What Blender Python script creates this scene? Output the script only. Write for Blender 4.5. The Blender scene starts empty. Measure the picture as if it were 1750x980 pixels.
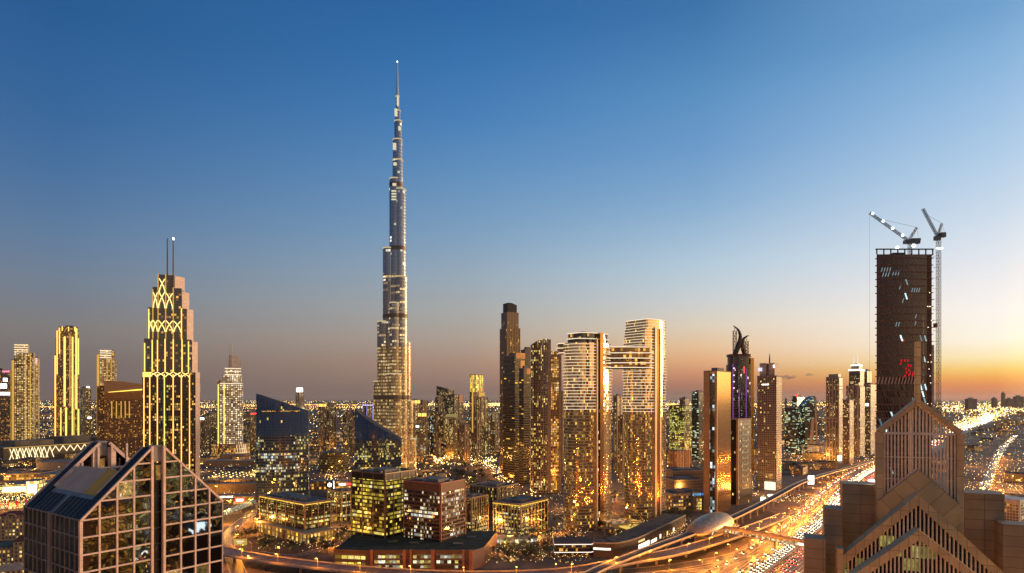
import bpy, math, random
from mathutils import Vector, Matrix
random.seed(7)
S = bpy.context.scene
COL = S.collection
R = math.radians
F = 1100.0; CX = 875.0; HY = 683.0; CAMZ = 150.0

# ------------------------------------------------------------------ camera
cam = bpy.data.cameras.new('camera'); camo = bpy.data.objects.new('camera', cam); COL.objects.link(camo)
camo.location = (0, 0, CAMZ); camo.rotation_euler = (R(90), 0, 0)
cam.sensor_width = 36; cam.lens = F/1750*36; cam.shift_y = (HY-490)/1750; cam.clip_start = 1; cam.clip_end = 300000
S.camera = camo

# ------------------------------------------------------------------ world
def lin(c):
    return tuple(((v/255)/12.92 if v/255 <= .04045 else ((v/255+.055)/1.055)**2.4) for v in c)
W = bpy.data.worlds.new('World'); S.world = W; W.use_nodes = True
wt = W.node_tree; wt.nodes.clear()
def wn(t, **k):
    n = wt.nodes.new(t)
    for a, b in k.items(): setattr(n, a, b)
    return n
def wmath(op, a, b=None, c=None):
    n = wn('ShaderNodeMath', operation=op)
    for i, v in enumerate((a, b, c)):
        if v is None: continue
        if isinstance(v, (int, float)): n.inputs[i].default_value = v
        else: wt.links.new(v, n.inputs[i])
    return n.outputs[0]
tc = wn('ShaderNodeTexCoord'); sx = wn('ShaderNodeSeparateXYZ'); wt.links.new(tc.outputs['Generated'], sx.inputs[0])
elev = wmath('MULTIPLY', wmath('ARCSINE', sx.outputs[2]), 180/math.pi/90)          # 0..1 from the horizon to the zenith
az = wmath('MULTIPLY', wmath('ARCTAN2', sx.outputs[0], sx.outputs[1]), 180/math.pi)   # degrees, 0 = north (+Y)
elevs = wmath('POWER', wmath('MAXIMUM', elev, 0.0), 0.5)
ZEN = lin((16, 52, 104))
def col_px(x, stops):
    dx = (x-CX)/F; out = []
    for py, c in stops:
        e = math.degrees(math.atan((HY-py)/F/math.sqrt(1+dx*dx)))
        l = lin(c); g = .2*l[0]+.7*l[1]+.1*l[2]; out.append((e, tuple(1.03*(.94*v+.06*g) for v in l)))
    return [(0, out[0][1])] + out[1:] + [(50, tuple(.6*a+.4*b for a, b in zip(out[-1][1], ZEN))), (90, ZEN)]
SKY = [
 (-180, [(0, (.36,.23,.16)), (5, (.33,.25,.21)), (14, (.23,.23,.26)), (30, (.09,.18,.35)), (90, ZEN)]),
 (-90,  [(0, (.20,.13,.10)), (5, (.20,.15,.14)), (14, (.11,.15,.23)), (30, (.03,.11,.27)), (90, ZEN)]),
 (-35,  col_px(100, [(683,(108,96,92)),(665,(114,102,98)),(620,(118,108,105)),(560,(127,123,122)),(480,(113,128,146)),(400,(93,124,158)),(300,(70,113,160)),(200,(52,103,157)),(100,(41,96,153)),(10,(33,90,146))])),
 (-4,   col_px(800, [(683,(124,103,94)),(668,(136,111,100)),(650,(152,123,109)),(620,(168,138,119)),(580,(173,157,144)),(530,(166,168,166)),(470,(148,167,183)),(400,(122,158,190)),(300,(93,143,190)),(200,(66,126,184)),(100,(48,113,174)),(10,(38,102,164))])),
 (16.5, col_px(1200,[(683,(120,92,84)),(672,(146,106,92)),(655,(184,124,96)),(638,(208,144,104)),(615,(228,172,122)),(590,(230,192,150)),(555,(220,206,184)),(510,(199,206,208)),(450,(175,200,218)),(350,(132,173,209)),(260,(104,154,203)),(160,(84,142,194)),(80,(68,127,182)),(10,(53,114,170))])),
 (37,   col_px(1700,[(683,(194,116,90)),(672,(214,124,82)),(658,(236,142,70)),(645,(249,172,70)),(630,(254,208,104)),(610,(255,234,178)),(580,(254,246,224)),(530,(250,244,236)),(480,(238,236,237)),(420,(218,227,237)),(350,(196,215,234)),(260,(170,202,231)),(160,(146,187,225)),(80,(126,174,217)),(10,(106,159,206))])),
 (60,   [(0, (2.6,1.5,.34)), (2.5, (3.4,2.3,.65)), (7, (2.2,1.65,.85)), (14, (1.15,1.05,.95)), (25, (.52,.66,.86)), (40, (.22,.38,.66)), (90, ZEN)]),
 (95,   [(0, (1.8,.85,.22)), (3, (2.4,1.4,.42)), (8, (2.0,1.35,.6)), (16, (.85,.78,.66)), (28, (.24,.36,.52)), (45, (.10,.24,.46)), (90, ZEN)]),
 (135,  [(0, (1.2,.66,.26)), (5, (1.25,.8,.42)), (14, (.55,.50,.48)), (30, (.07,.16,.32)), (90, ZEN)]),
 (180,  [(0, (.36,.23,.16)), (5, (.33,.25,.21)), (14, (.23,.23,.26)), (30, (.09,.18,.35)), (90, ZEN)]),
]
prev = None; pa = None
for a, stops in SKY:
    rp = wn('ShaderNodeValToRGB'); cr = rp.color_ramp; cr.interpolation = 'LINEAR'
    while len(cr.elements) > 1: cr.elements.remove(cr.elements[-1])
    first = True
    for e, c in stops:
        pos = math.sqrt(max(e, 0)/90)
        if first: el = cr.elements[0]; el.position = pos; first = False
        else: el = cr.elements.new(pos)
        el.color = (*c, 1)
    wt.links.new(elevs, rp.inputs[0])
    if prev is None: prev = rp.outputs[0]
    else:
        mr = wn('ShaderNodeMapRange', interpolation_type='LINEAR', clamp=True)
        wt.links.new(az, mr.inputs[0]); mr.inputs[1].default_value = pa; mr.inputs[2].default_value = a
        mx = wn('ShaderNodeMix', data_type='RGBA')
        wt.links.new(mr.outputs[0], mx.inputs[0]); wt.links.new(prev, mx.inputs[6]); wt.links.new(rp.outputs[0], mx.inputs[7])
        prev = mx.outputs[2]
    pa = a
SUN_AZ, SUN_EL = 74, 2.0
nis = wn('ShaderNodeTexSky', sky_type='NISHITA', sun_disc=False); nis.sun_elevation = R(SUN_EL); nis.sun_rotation = R(SUN_AZ); nis.dust_density = 2
bgn = wn('ShaderNodeBackground'); bgn.inputs[1].default_value = 0.002; wt.links.new(nis.outputs[0], bgn.inputs[0])
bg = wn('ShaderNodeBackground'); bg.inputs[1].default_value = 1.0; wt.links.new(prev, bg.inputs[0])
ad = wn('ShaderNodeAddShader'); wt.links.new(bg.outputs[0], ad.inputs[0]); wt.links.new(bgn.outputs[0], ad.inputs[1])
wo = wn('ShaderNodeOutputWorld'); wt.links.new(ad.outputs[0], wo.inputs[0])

# ------------------------------------------------------------------ last glow of the sun, exposure, sampling
sl = bpy.data.lights.new('sun', 'SUN'); sl.energy = 3.0; sl.angle = R(12); sl.color = (1, .62, .34)
so = bpy.data.objects.new('sun', sl); COL.objects.link(so)
sd = Vector((math.sin(R(SUN_AZ))*math.cos(R(4)), math.cos(R(SUN_AZ))*math.cos(R(4)), math.sin(R(4))))
so.rotation_euler = sd.to_track_quat('Z', 'Y').to_euler()
S.view_settings.view_transform = 'Standard'; S.view_settings.look = 'None'; S.view_settings.exposure = 0; S.view_settings.gamma = 1
S.render.engine = 'CYCLES'
cy = S.cycles
cy.use_denoising = True
try:
    cy.denoiser = 'OPENIMAGEDENOISE'; cy.denoising_input_passes = 'RGB_ALBEDO_NORMAL'
except Exception: pass
cy.max_bounces = 5; cy.diffuse_bounces = 2; cy.glossy_bounces = 3; cy.transmission_bounces = 2; cy.transparent_max_bounces = 40; cy.volume_bounces = 0
cy.sample_clamp_indirect = 3; cy.caustics_reflective = False; cy.caustics_refractive = False
cy.use_light_tree = True

# ------------------------------------------------------------------ pixel -> place
def kx(px): return (px-CX)/F
def gy(py, z=0): return (CAMZ-z)*F/(py-HY)                       # distance of a ground (or height z) point seen at row py
def at(px, py, z=0):
    Y = gy(py, z); return (kx(px)*Y, Y, z)
def zof(py, Y): return CAMZ-(py-HY)*Y/F

# ------------------------------------------------------------------ mesh building
class MB:
    def __init__(s): s.v = []; s.f = []; s.uv = []; s.m = []
    def face(s, pts, uvs=None, m=0):
        b = len(s.v); s.v += [tuple(p) for p in pts]; s.f.append(tuple(range(b, b+len(pts))))
        if uvs is None:
            uvs = [(p[0], p[1]) for p in pts]
        s.uv += list(uvs); s.m.append(m); return s
    def prism(s, poly, z0, z1, m=0, mt=1, top=True, bot=False, u0=0, ztops=None, smooth=False):
        n = len(poly); u = u0
        zt = ztops or [z1]*n
        for i in range(n):
            a, b = poly[i], poly[(i+1) % n]; j = (i+1) % n
            L = math.hypot(b[0]-a[0], b[1]-a[1])
            s.face([(a[0], a[1], z0), (b[0], b[1], z0), (b[0], b[1], zt[j]), (a[0], a[1], zt[i])],
                   [(u, z0), (u+L, z0), (u+L, zt[j]), (u, zt[i])], m)
            u += L
        if top: s.face([(p[0], p[1], zt[i]) for i, p in enumerate(poly)], None, mt)
        if bot: s.face([(p[0], p[1], z0) for p in reversed(poly)], None, mt)
        return s
    def box(s, x0, y0, z0, x1, y1, z1, m=0, mt=None, bot=True):
        return s.prism([(x0, y0), (x1, y0), (x1, y1), (x0, y1)], z0, z1, m, m if mt is None else mt, True, bot)
    def tube(s, p0, p1, r0, r1=None, n=6, m=0, cap=True):
        p0 = Vector(p0); p1 = Vector(p1); r1 = r0 if r1 is None else r1
        d = (p1-p0); L = d.length
        if L < 1e-6: return s
        q = d.to_track_quat('Z', 'Y')
        A = [p0+q @ Vector((r0*math.cos(2*math.pi*i/n), r0*math.sin(2*math.pi*i/n), 0)) for i in range(n)]
        B = [p1+q @ Vector((r1*math.cos(2*math.pi*i/n), r1*math.sin(2*math.pi*i/n), 0)) for i in range(n)]
        for i in range(n):
            j = (i+1) % n
            s.face([A[i], A[j], B[j], B[i]], [(i/n, 0), ((i+1)/n, 0), ((i+1)/n, L), (i/n, L)], m)
        if cap: s.face(list(reversed(A)), None, m); s.face(B, None, m)
        return s
    def beam(s, p0, p1, w, h, up=(0, 0, 1), m=0):
        # a bar of w (sideways) x h (along up) from p0 to p1
        p0 = Vector(p0); p1 = Vector(p1); d = (p1-p0).normalized(); up = Vector(up)
        sd = d.cross(up).normalized()*w/2; u = sd.cross(d).normalized()*h/2
        c = [(-1, -1), (1, -1), (1, 1), (-1, 1)]
        A = [p0+sd*a+u*b for a, b in c]; B = [p1+sd*a+u*b for a, b in c]; L = (p1-p0).length
        for i in range(4):
            j = (i+1) % 4
            s.face([A[i], A[j], B[j], B[i]], [(0, 0), ((w, h)[i % 2], 0), ((w, h)[i % 2], L), (0, L)], m)
        s.face(list(reversed(A)), None, m); s.face(B, None, m); return s
    def build(s, name, mats, parent=None, smooth=False, weld=False):
        me = bpy.data.meshes.new(name)
        me.from_pydata(s.v, [], s.f)
        uvl = me.uv_layers.new(name='UVMap')
        flat = [c for uv in s.uv for c in uv]
        uvl.data.foreach_set('uv', flat)
        mats = mats if isinstance(mats, (list, tuple)) else [mats]
        for m in mats: me.materials.append(m)
        me.polygons.foreach_set('material_index', [min(i, len(mats)-1) for i in s.m])
        if smooth: me.polygons.foreach_set('use_smooth', [True]*len(s.f))
        me.update()
        if weld:
            import bmesh
            bm = bmesh.new(); bm.from_mesh(me); bmesh.ops.remove_doubles(bm, verts=bm.verts, dist=1e-4); bm.to_mesh(me); bm.free()
        o = bpy.data.objects.new(name, me); COL.objects.link(o)
        if parent is not None: o.parent = parent
        return o
def tag(o, label=None, cat=None, group=None, kind=None):
    if label: o['label'] = label
    if cat: o['category'] = cat
    if group: o['group'] = group
    if kind: o['kind'] = kind
    return o
def thing(name, label, cat, loc=(0, 0, 0), rz=0, group=None):
    o = bpy.data.objects.new(name, None); COL.objects.link(o); o.location = loc; o.rotation_euler = (0, 0, rz)
    o.empty_display_size = 1
    return tag(o, label, cat, group)
def kids(o): return list(o.children)
def dup(o, loc=None, rz=None, label=None, group=None, parent=None, scale=None):
    c = o.copy(); COL.objects.link(c)
    if parent is not None: c.parent = parent
    if loc is not None: c.location = loc
    if rz is not None: c.rotation_euler = (0, 0, rz)
    if scale is not None: c.scale = (scale,)*3
    if label: c['label'] = label
    if group: c['group'] = group
    for k in kids(o): dup(k, parent=c)
    return c

# ------------------------------------------------------------------ materials
class NT:
    def __init__(s, name):
        s.mat = bpy.data.materials.new(name); s.mat.use_nodes = True; s.t = s.mat.node_tree; s.t.nodes.clear()
    def n(s, t, ins=None, **k):
        n = s.t.nodes.new(t)
        for a, b in k.items(): setattr(n, a, b)
        if ins:
            for i, v in ins.items(): s.put(n.inputs[i], v)
        return n
    def put(s, sock, v):
        if isinstance(v, bpy.types.NodeSocket): s.t.links.new(v, sock)
        elif isinstance(v, (tuple, list)) and sock.type == 'RGBA': sock.default_value = (*v[:3], 1)
        else: sock.default_value = v
    def m(s, op, a, b=0.0, c=0.0): return s.n('ShaderNodeMath', {0: a, 1: b, 2: c}, operation=op).outputs[0]
    def mix(s, f, a, b): return s.n('ShaderNodeMix', {0: f, 6: a, 7: b}, data_type='RGBA').outputs[2]
    def mixf(s, f, a, b): return s.n('ShaderNodeMix', {0: f, 2: a, 3: b}, data_type='FLOAT').outputs[0]
    def mr(s, v, a, b, c, d): return s.n('ShaderNodeMapRange', {0: v, 1: a, 2: b, 3: c, 4: d}).outputs[0]
    def comb(s, x, y, z=0.0): return s.n('ShaderNodeCombineXYZ', {0: x, 1: y, 2: z}).outputs[0]
    def out(s, sh): s.t.links.new(sh, s.n('ShaderNodeOutputMaterial').inputs[0]); return s.mat
    def nosample(s):
        try: s.mat.cycles.emission_sampling = 'NONE'
        except Exception: pass
MATS = {}
def plain(name, col, rough=.6, metal=0.0, var=.25, sc=.3, ior=1.45):
    if name in MATS: return MATS[name]
    t = NT(name); tcn = t.n('ShaderNodeTexCoord')
    nz = t.n('ShaderNodeTexNoise', {'Vector': tcn.outputs['Object'], 'Scale': sc, 'Detail': 5.0})
    v = t.mr(nz.outputs[0], .3, .7, 1-var, 1+var)
    c = t.n('ShaderNodeVectorMath', {0: col, 'Scale': v}, operation='SCALE').outputs[0]
    p = t.n('ShaderNodeBsdfPrincipled', {'Base Color': c, 'Roughness': rough, 'Metallic': metal, 'IOR': ior})
    MATS[name] = t.out(p.outputs[0]); return MATS[name]
def glow(name, col, st, sample=False):
    if name in MATS: return MATS[name]
    t = NT(name); e = t.n('ShaderNodeEmission', {0: col, 1: st})
    MATS[name] = t.out(e.outputs[0])
    if not sample: t.nosample()
    return MATS[name]
def panel(name, col, w, h, joint=.03, rough=.5, var=.12, jc=None, metal=0.0):
    # stone or metal cladding panels laid out in metres on the UVs
    if name in MATS: return MATS[name]
    t = NT(name); tcn = t.n('ShaderNodeTexCoord'); sp = t.n('ShaderNodeSeparateXYZ', {0: tcn.outputs['UV']})
    U = t.m('DIVIDE', sp.outputs[0], w); V = t.m('DIVIDE', sp.outputs[1], h)
    cell = t.n('ShaderNodeTexWhiteNoise', {'Vector': t.comb(t.m('FLOOR', U), t.m('FLOOR', V), 1.0)}, noise_dimensions='3D')
    ju = t.m('LESS_THAN', t.m('FRACT', U), joint/w); jv = t.m('LESS_THAN', t.m('FRACT', V), joint/h)
    j = t.m('MAXIMUM', ju, jv)
    nz = t.n('ShaderNodeTexNoise', {'Vector': tcn.outputs['Object'], 'Scale': .45, 'Detail': 6.0})
    v = t.m('MULTIPLY', t.mr(cell.outputs[0], 0., 1., 1-var, 1+var), t.mr(nz.outputs[0], .3, .7, .82, 1.12))
    c = t.n('ShaderNodeVectorMath', {0: col, 'Scale': v}, operation='SCALE').outputs[0]
    c = t.mix(j, c, jc or tuple(x*.25 for x in col))
    p = t.n('ShaderNodeBsdfPrincipled', {'Base Color': c, 'Roughness': rough, 'Metallic': metal})
    MATS[name] = t.out(p.outputs[0]); return MATS[name]
WARM = [(1, .50, .10), (1, .62, .18), (1, .74, .34), (1, .9, .7)]
AMBER = [(1, .42, .06), (1, .52, .10), (1, .60, .18), (1, .8, .45)]
OFFICE = [(.95, .72, .14), (.9, .78, .22), (1, .86, .42), (.80, .92, .80)]
COOLW = [(.75, .95, 1), (1, .9, .65), (1, .72, .3), (.6, .9, .85)]
MIXED = [(1, .6, .16), (1, .8, .45), (.8, .95, .9), (1, .5, .1)]
def facade(name, glass, frame, fh=3.6, bw=1.6, mw=.12, sp=.22, lit=.3, pal=WARM, st=1.0, rough=.08, metal=0.0, ior=1.8,
           seed=1.0, fvar=.6, shear=0.0, tilt=.012, clus=(.2, 1.8), groups=1.0, frough=.5, fmetal=0.0, int_sc=1.2, warp=0.0):
    if name in MATS: return MATS[name]
    t = NT(name); tcn = t.n('ShaderNodeTexCoord'); s3 = t.n('ShaderNodeSeparateXYZ', {0: tcn.outputs['UV']})
    u0 = t.m('ADD', s3.outputs[0], t.m('MULTIPLY', s3.outputs[1], shear))
    U = t.m('DIVIDE', u0, bw); V = t.m('DIVIDE', s3.outputs[1], fh)
    cu = t.m('FLOOR', U); cv = t.m('FLOOR', V); fu = t.m('FRACT', U); fv = t.m('FRACT', V)
    cg = t.m('FLOOR', t.m('DIVIDE', U, groups))
    oi = t.n('ShaderNodeObjectInfo').outputs['Random']
    sd_ = t.m('ADD', t.m('MULTIPLY', oi, 91.0), seed)
    wn1 = t.n('ShaderNodeTexWhiteNoise', {'Vector': t.comb(cg, cv, sd_)}, noise_dimensions='3D')
    wn0 = t.n('ShaderNodeTexWhiteNoise', {'Vector': t.comb(cu, cv, sd_)}, noise_dimensions='3D')
    fl = t.n('ShaderNodeTexWhiteNoise', {'Vector': t.comb(.5, cv, t.m('ADD', sd_, 7.3))}, noise_dimensions='3D')
    cl = t.n('ShaderNodeTexNoise', {'Vector': t.comb(t.m('MULTIPLY', cu, .11), t.m('MULTIPLY', cv, .16), sd_), 'Scale': 1.0, 'Detail': 2.0})
    p = t.m('MULTIPLY', t.mr(cl.outputs[0], .35, .65, clus[0], clus[1]), t.mr(fl.outputs[0], 0., 1., 1-fvar, 1+fvar))
    lm = t.m('LESS_THAN', wn1.outputs[0], t.m('MULTIPLY', p, lit))
    win = t.m('MULTIPLY', t.m('GREATER_THAN', fu, mw), t.m('GREATER_THAN', fv, sp))
    nz = t.n('ShaderNodeTexNoise', {'Vector': tcn.outputs['UV'], 'Scale': int_sc, 'Detail': 3.0})
    inter = t.mr(nz.outputs[0], .3, .7, .25, 1.35)
    rc = t.n('ShaderNodeSeparateColor', {0: wn1.outputs[1]})
    bright = t.mr(t.m('POWER', rc.outputs[1], 1.7), 0., 1., .15, 1.5)
    rp = t.n('ShaderNodeValToRGB', {0: rc.outputs[0]}); cr = rp.color_ramp; cr.interpolation = 'CONSTANT'
    pos = [0, .34, .66, .9]
    for i, c in enumerate(pal):
        e = cr.elements[0] if i == 0 else (cr.elements[1] if i == 1 else cr.elements.new(pos[i]))
        e.position = pos[i]; e.color = (*c, 1)
    es = t.m('MULTIPLY', t.m('MULTIPLY', t.m('MULTIPLY', lm, win), t.m('MULTIPLY', inter, bright)), st*1.35)
    base = t.mix(win, frame, glass)
    rg = t.mixf(win, frough, rough); me = t.mixf(win, fmetal, metal)
    geo = t.n('ShaderNodeNewGeometry')
    jit = t.n('ShaderNodeVectorMath', {0: wn0.outputs[1], 1: (.5, .5, .5)}, operation='SUBTRACT').outputs[0]
    jit = t.n('ShaderNodeVectorMath', {0: jit, 'Scale': tilt*2}, operation='SCALE').outputs[0]
    if warp:
        wz = t.n('ShaderNodeTexNoise', {'Vector': tcn.outputs['UV'], 'Scale': .4, 'Detail': 1.0})
        wv = t.n('ShaderNodeVectorMath', {0: wz.outputs[1], 1: (.5, .5, .5)}, operation='SUBTRACT').outputs[0]
        jit = t.n('ShaderNodeVectorMath', {0: jit, 1: t.n('ShaderNodeVectorMath', {0: wv, 'Scale': warp}, operation='SCALE').outputs[0]}, operation='ADD').outputs[0]
    nn = t.n('ShaderNodeVectorMath', {0: t.n('ShaderNodeVectorMath', {0: geo.outputs['Normal'], 1: jit}, operation='ADD').outputs[0]}, operation='NORMALIZE').outputs[0]
    b = t.n('ShaderNodeBsdfPrincipled', {'Base Color': base, 'Roughness': rg, 'Metallic': me, 'IOR': ior, 'Normal': nn,
                                         'Emission Color': rp.outputs[0], 'Emission Strength': es})
    MATS[name] = t.out(b.outputs[0]); t.nosample(); return MATS[name]

CONC = plain('concrete', (.26, .22, .19), .8)
ROOF = plain('roof_membrane', (.16, .14, .125), .9)
DARKROOF = plain('dark_roof', (.06, .055, .05), .8)
STEEL = plain('painted_steel', (.3, .29, .28), .5, .3)
DARKM = plain('dark_metal', (.035, .032, .03), .4, .4)
WHITEP = plain('white_paint', (.75, .72, .66), .6, var=.1)
L_WHITE = glow('white_lamp', (1, .95, .85), 5)
L_COOL = glow('cool_lamp', (.75, .95, 1), 9)
L_GOLD = glow('gold_strip', (1, .56, .11), 2.3)
L_GOLD2 = glow('soft_gold_strip', (1, .56, .12), .75)
L_LED = glow("white_strip", (1, .80, .54), 1.2)
L_LED2 = glow('dim_white_strip', (1, .56, .25), .2)
L_YEL = glow('yellow_strip', (1, .68, .10), 2.2)
L_RED = glow('red_lamp', (1, .03, .03), 5)
L_SOD = glow('sodium_lamp', (1, .50, .10), 14)
# ------------------------------------------------------------------ ground, roads
def ground_mat():
    t = NT('city_ground'); tcn = t.n('ShaderNodeTexCoord')
    sc = t.n('ShaderNodeVectorMath', {0: tcn.outputs['Object'], 'Scale': .012}, operation='SCALE').outputs[0]
    vo = t.n('ShaderNodeTexVoronoi', {'Vector': sc, 'Scale': 1.0}, feature='F1', distance='CHEBYCHEV')
    nz = t.n('ShaderNodeTexNoise', {'Vector': tcn.outputs['Object'], 'Scale': .004, 'Detail': 8.0})
    n2 = t.n('ShaderNodeTexNoise', {'Vector': tcn.outputs['Object'], 'Scale': .05, 'Detail': 6.0})
    rc = t.n('ShaderNodeSeparateColor', {0: vo.outputs['Color']})
    a = t.mix(t.mr(nz.outputs[0], .4, .6, 0., 1.), (.10, .07, .045), (.22, .15, .09))
    a = t.mix(t.m('MULTIPLY', t.m('GREATER_THAN', rc.outputs[0], .55), .6), a, (.05, .038, .026))
    v = t.mr(n2.outputs[0], .3, .7, .6, 1.3)
    c = t.n('ShaderNodeVectorMath', {0: a, 'Scale': v}, operation='SCALE').outputs[0]
    p = t.n('ShaderNodeBsdfPrincipled', {'Base Color': c, 'Roughness': .9})
    return t.out(p.outputs[0])
g = MB(); E = 120000.0
g.face([(-E, -E, 0), (E, -E, 0), (E, E, 0), (-E, E, 0)])
tag(g.build('ground', ground_mat()), kind='structure')

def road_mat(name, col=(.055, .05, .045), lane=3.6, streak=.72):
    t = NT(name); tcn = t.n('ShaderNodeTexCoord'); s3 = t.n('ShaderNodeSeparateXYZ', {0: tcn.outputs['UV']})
    # streaks along the lanes: light trails of traffic put into the asphalt colour
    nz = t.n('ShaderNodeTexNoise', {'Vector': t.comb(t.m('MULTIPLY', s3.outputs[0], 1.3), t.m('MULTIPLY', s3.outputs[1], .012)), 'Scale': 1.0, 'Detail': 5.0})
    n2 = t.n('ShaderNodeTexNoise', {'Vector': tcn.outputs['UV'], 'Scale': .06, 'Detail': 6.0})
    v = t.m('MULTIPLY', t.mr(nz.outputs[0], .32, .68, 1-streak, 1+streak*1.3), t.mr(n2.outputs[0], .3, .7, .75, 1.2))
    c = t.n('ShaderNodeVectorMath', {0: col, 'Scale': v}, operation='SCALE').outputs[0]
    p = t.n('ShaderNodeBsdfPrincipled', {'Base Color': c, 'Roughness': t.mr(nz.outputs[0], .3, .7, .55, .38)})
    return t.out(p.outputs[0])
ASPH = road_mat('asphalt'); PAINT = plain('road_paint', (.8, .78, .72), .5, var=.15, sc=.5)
KERB = plain('kerbstone', (.42, .38, .33), .8)

def spline(pts, step=12.0):
    P = [Vector((*p, 0)) if len(p) == 2 else Vector(p) for p in pts]; out = []
    for i in range(len(P)-1):
        a = P[max(i-1, 0)]; b = P[i]; c = P[i+1]; d = P[min(i+2, len(P)-1)]
        n = max(2, int((c-b).length/step))
        for k in range(n):
            t = k/n
            out.append(.5*((2*b)+(c-a)*t+(2*a-5*b+4*c-d)*t*t+(3*b-a-3*c+d)*t**3))
    out.append(P[-1]); return out
def normals(path):
    N = []
    for i in range(len(path)):
        d = path[min(i+1, len(path)-1)]-path[max(i-1, 0)]; d.z = 0; d.normalize(); N.append(Vector((d.y, -d.x, 0)))   # to the right of travel
    return N
def ribbon(mb, path, N, o0, o1, z0, z1=None, m=0):
    z1 = z0 if z1 is None else z1; L = 0
    for i in range(len(path)-1):
        a, b = path[i], path[i+1]; l2 = L+(b-a).length
        mb.face([a+N[i]*o0+Vector((0, 0, z0)), a+N[i]*o1+Vector((0, 0, z1)), b+N[i+1]*o1+Vector((0, 0, z1)), b+N[i+1]*o0+Vector((0, 0, z0))],
                [(o0, L), (o1, L), (o1, l2), (o0, l2)], m)
        L = l2
    return mb
def wallrib(mb, path, N, o0, o1, z0, z1, m=0):
    # a kerb or parapet: inner side, top, outer side
    ribbon(mb, path, N, o0, o0, z1, z0, m); ribbon(mb, path, N, o1, o0, z1, z1, m) if False else ribbon(mb, path, N, o0, o1, z1, z1, m); ribbon(mb, path, N, o1, o1, z0, z1, m)
    return mb
def dashes(mb, path, N, off, w, z, on, gap, m=0):
    acc = 0; i = 0; L = [0]
    for k in range(len(path)-1): L.append(L[-1]+(path[k+1]-path[k]).length)
    def P(s):
        lo = 0
        while lo < len(L)-2 and L[lo+1] < s: lo += 1
        t = (s-L[lo])/max(1e-6, L[lo+1]-L[lo]); t = min(max(t, 0), 1)
        return path[lo].lerp(path[lo+1], t), N[lo].lerp(N[lo+1], t)
    s = 0
    while s+on < L[-1]:
        (a, na), (b, nb) = P(s), P(s+on); zz = Vector((0, 0, z))
        mb.face([a+na*(off-w/2)+zz, a+na*(off+w/2)+zz, b+nb*(off+w/2)+zz, b+nb*(off-w/2)+zz], None, m)
        s += on+gap
HW = spline([(-420, -330), (-240, -100), (-60, 130), (60, 345), (219, 555), (396, 800), (560, 1060), (760, 1345), (1200, 1900), (2206, 3173), (4216, 5690), (9000, 12500)], 25)
HN = normals(HW)
road = MB()
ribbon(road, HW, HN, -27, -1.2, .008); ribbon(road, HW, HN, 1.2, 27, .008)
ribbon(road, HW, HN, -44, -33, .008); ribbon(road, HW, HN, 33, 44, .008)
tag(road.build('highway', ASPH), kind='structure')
pv = MB()
ribbon(pv, HW, HN, -33, -27, .004); ribbon(pv, HW, HN, 27, 33, .004)
ribbon(pv, HW, HN, -48, -44, .004); ribbon(pv, HW, HN, 44, 48, .004)
PAVE = panel('paving', (.30, .25, .2), 2, 2, .06, .8)
tag(pv.build('pavement', PAVE), kind='structure')
kb = MB()
for o in (-33, -27.3, 27, 32.7, -44.3, 44): wallrib(kb, HW, HN, o, o+.3, .0, .14)
tag(kb.build('kerb', KERB), kind='structure')
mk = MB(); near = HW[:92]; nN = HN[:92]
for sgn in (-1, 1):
    for k in range(1, 7): dashes(mk, near, nN, sgn*(1.2+k*3.7), .36, .013, 14, 2)  # lane paint drawn wide and nearly unbroken to suggest traffic light trails
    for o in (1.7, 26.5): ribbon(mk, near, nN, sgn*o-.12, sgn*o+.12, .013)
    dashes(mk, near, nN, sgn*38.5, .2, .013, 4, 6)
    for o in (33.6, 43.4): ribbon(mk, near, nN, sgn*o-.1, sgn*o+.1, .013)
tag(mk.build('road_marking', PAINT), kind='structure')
mb = MB(); wallrib(mb, HW, HN, -.35, .35, 0, 1.0)
tag(mb.build('median_barrier', CONC), 'long concrete barrier along the middle of the lit highway', 'barrier')

def small_road(pts, w, label_name='road', z=.006, step=10):
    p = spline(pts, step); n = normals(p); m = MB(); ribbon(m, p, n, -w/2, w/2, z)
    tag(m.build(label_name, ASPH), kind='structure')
    k = MB(); wallrib(k, p, n, -w/2-.3, -w/2, 0, .13); wallrib(k, p, n, w/2, w/2+.3, 0, .13)
    tag(k.build('kerb', KERB), kind='structure')
    q = MB(); dashes(q, p, n, 0, .2, z+.006, 3, 4)
    ribbon(q, p, n, -w/2+.4, -w/2+.6, z+.005); ribbon(q, p, n, w/2-.6, w/2-.4, z+.005)
    tag(q.build('road_marking', PAINT), kind='structure')
    return p, n
def gp(*a): return [at(x, y)[:2] for x, y in a]
# slip roads and streets seen between the buildings
ramp1 = small_road(gp((900, 977), (1040, 978), (1170, 966), (1290, 938), (1345, 893), (1395, 855), (1432, 833)), 15, z=.016)
ramp2 = small_road(gp((1000, 990), (1180, 975), (1270, 955), (1320, 925)), 9, z=.022)
st1 = small_road(gp((410, 985), (398, 955), (388, 925), (398, 905), (430, 880), (480, 862)), 13, 'street')
st2 = small_road(gp((440, 944), (500, 950), (560, 935), (640, 915), (700, 905)), 9, 'street')
st3 = small_road(gp((815, 938), (860, 940), (905, 928), (960, 900), (1000, 880), (1050, 855), (1110, 830)), 11, 'street')
st4 = small_road(gp((880, 960), (866, 945), (858, 938)), 8, 'street', z=.02)
st5 = small_road(gp((640, 790), (720, 783), (790, 786), (840, 800), (868, 830), (930, 860)), 16, 'boulevard')
st6 = small_road(gp((1150, 835), (1230, 800), (1330, 778), (1420, 765), (1500, 757)), 18, 'street')
st7 = small_road(gp((1672, 880), (1682, 840), (1700, 790), (1716, 765), (1735, 745)), 14, 'street')
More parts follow.
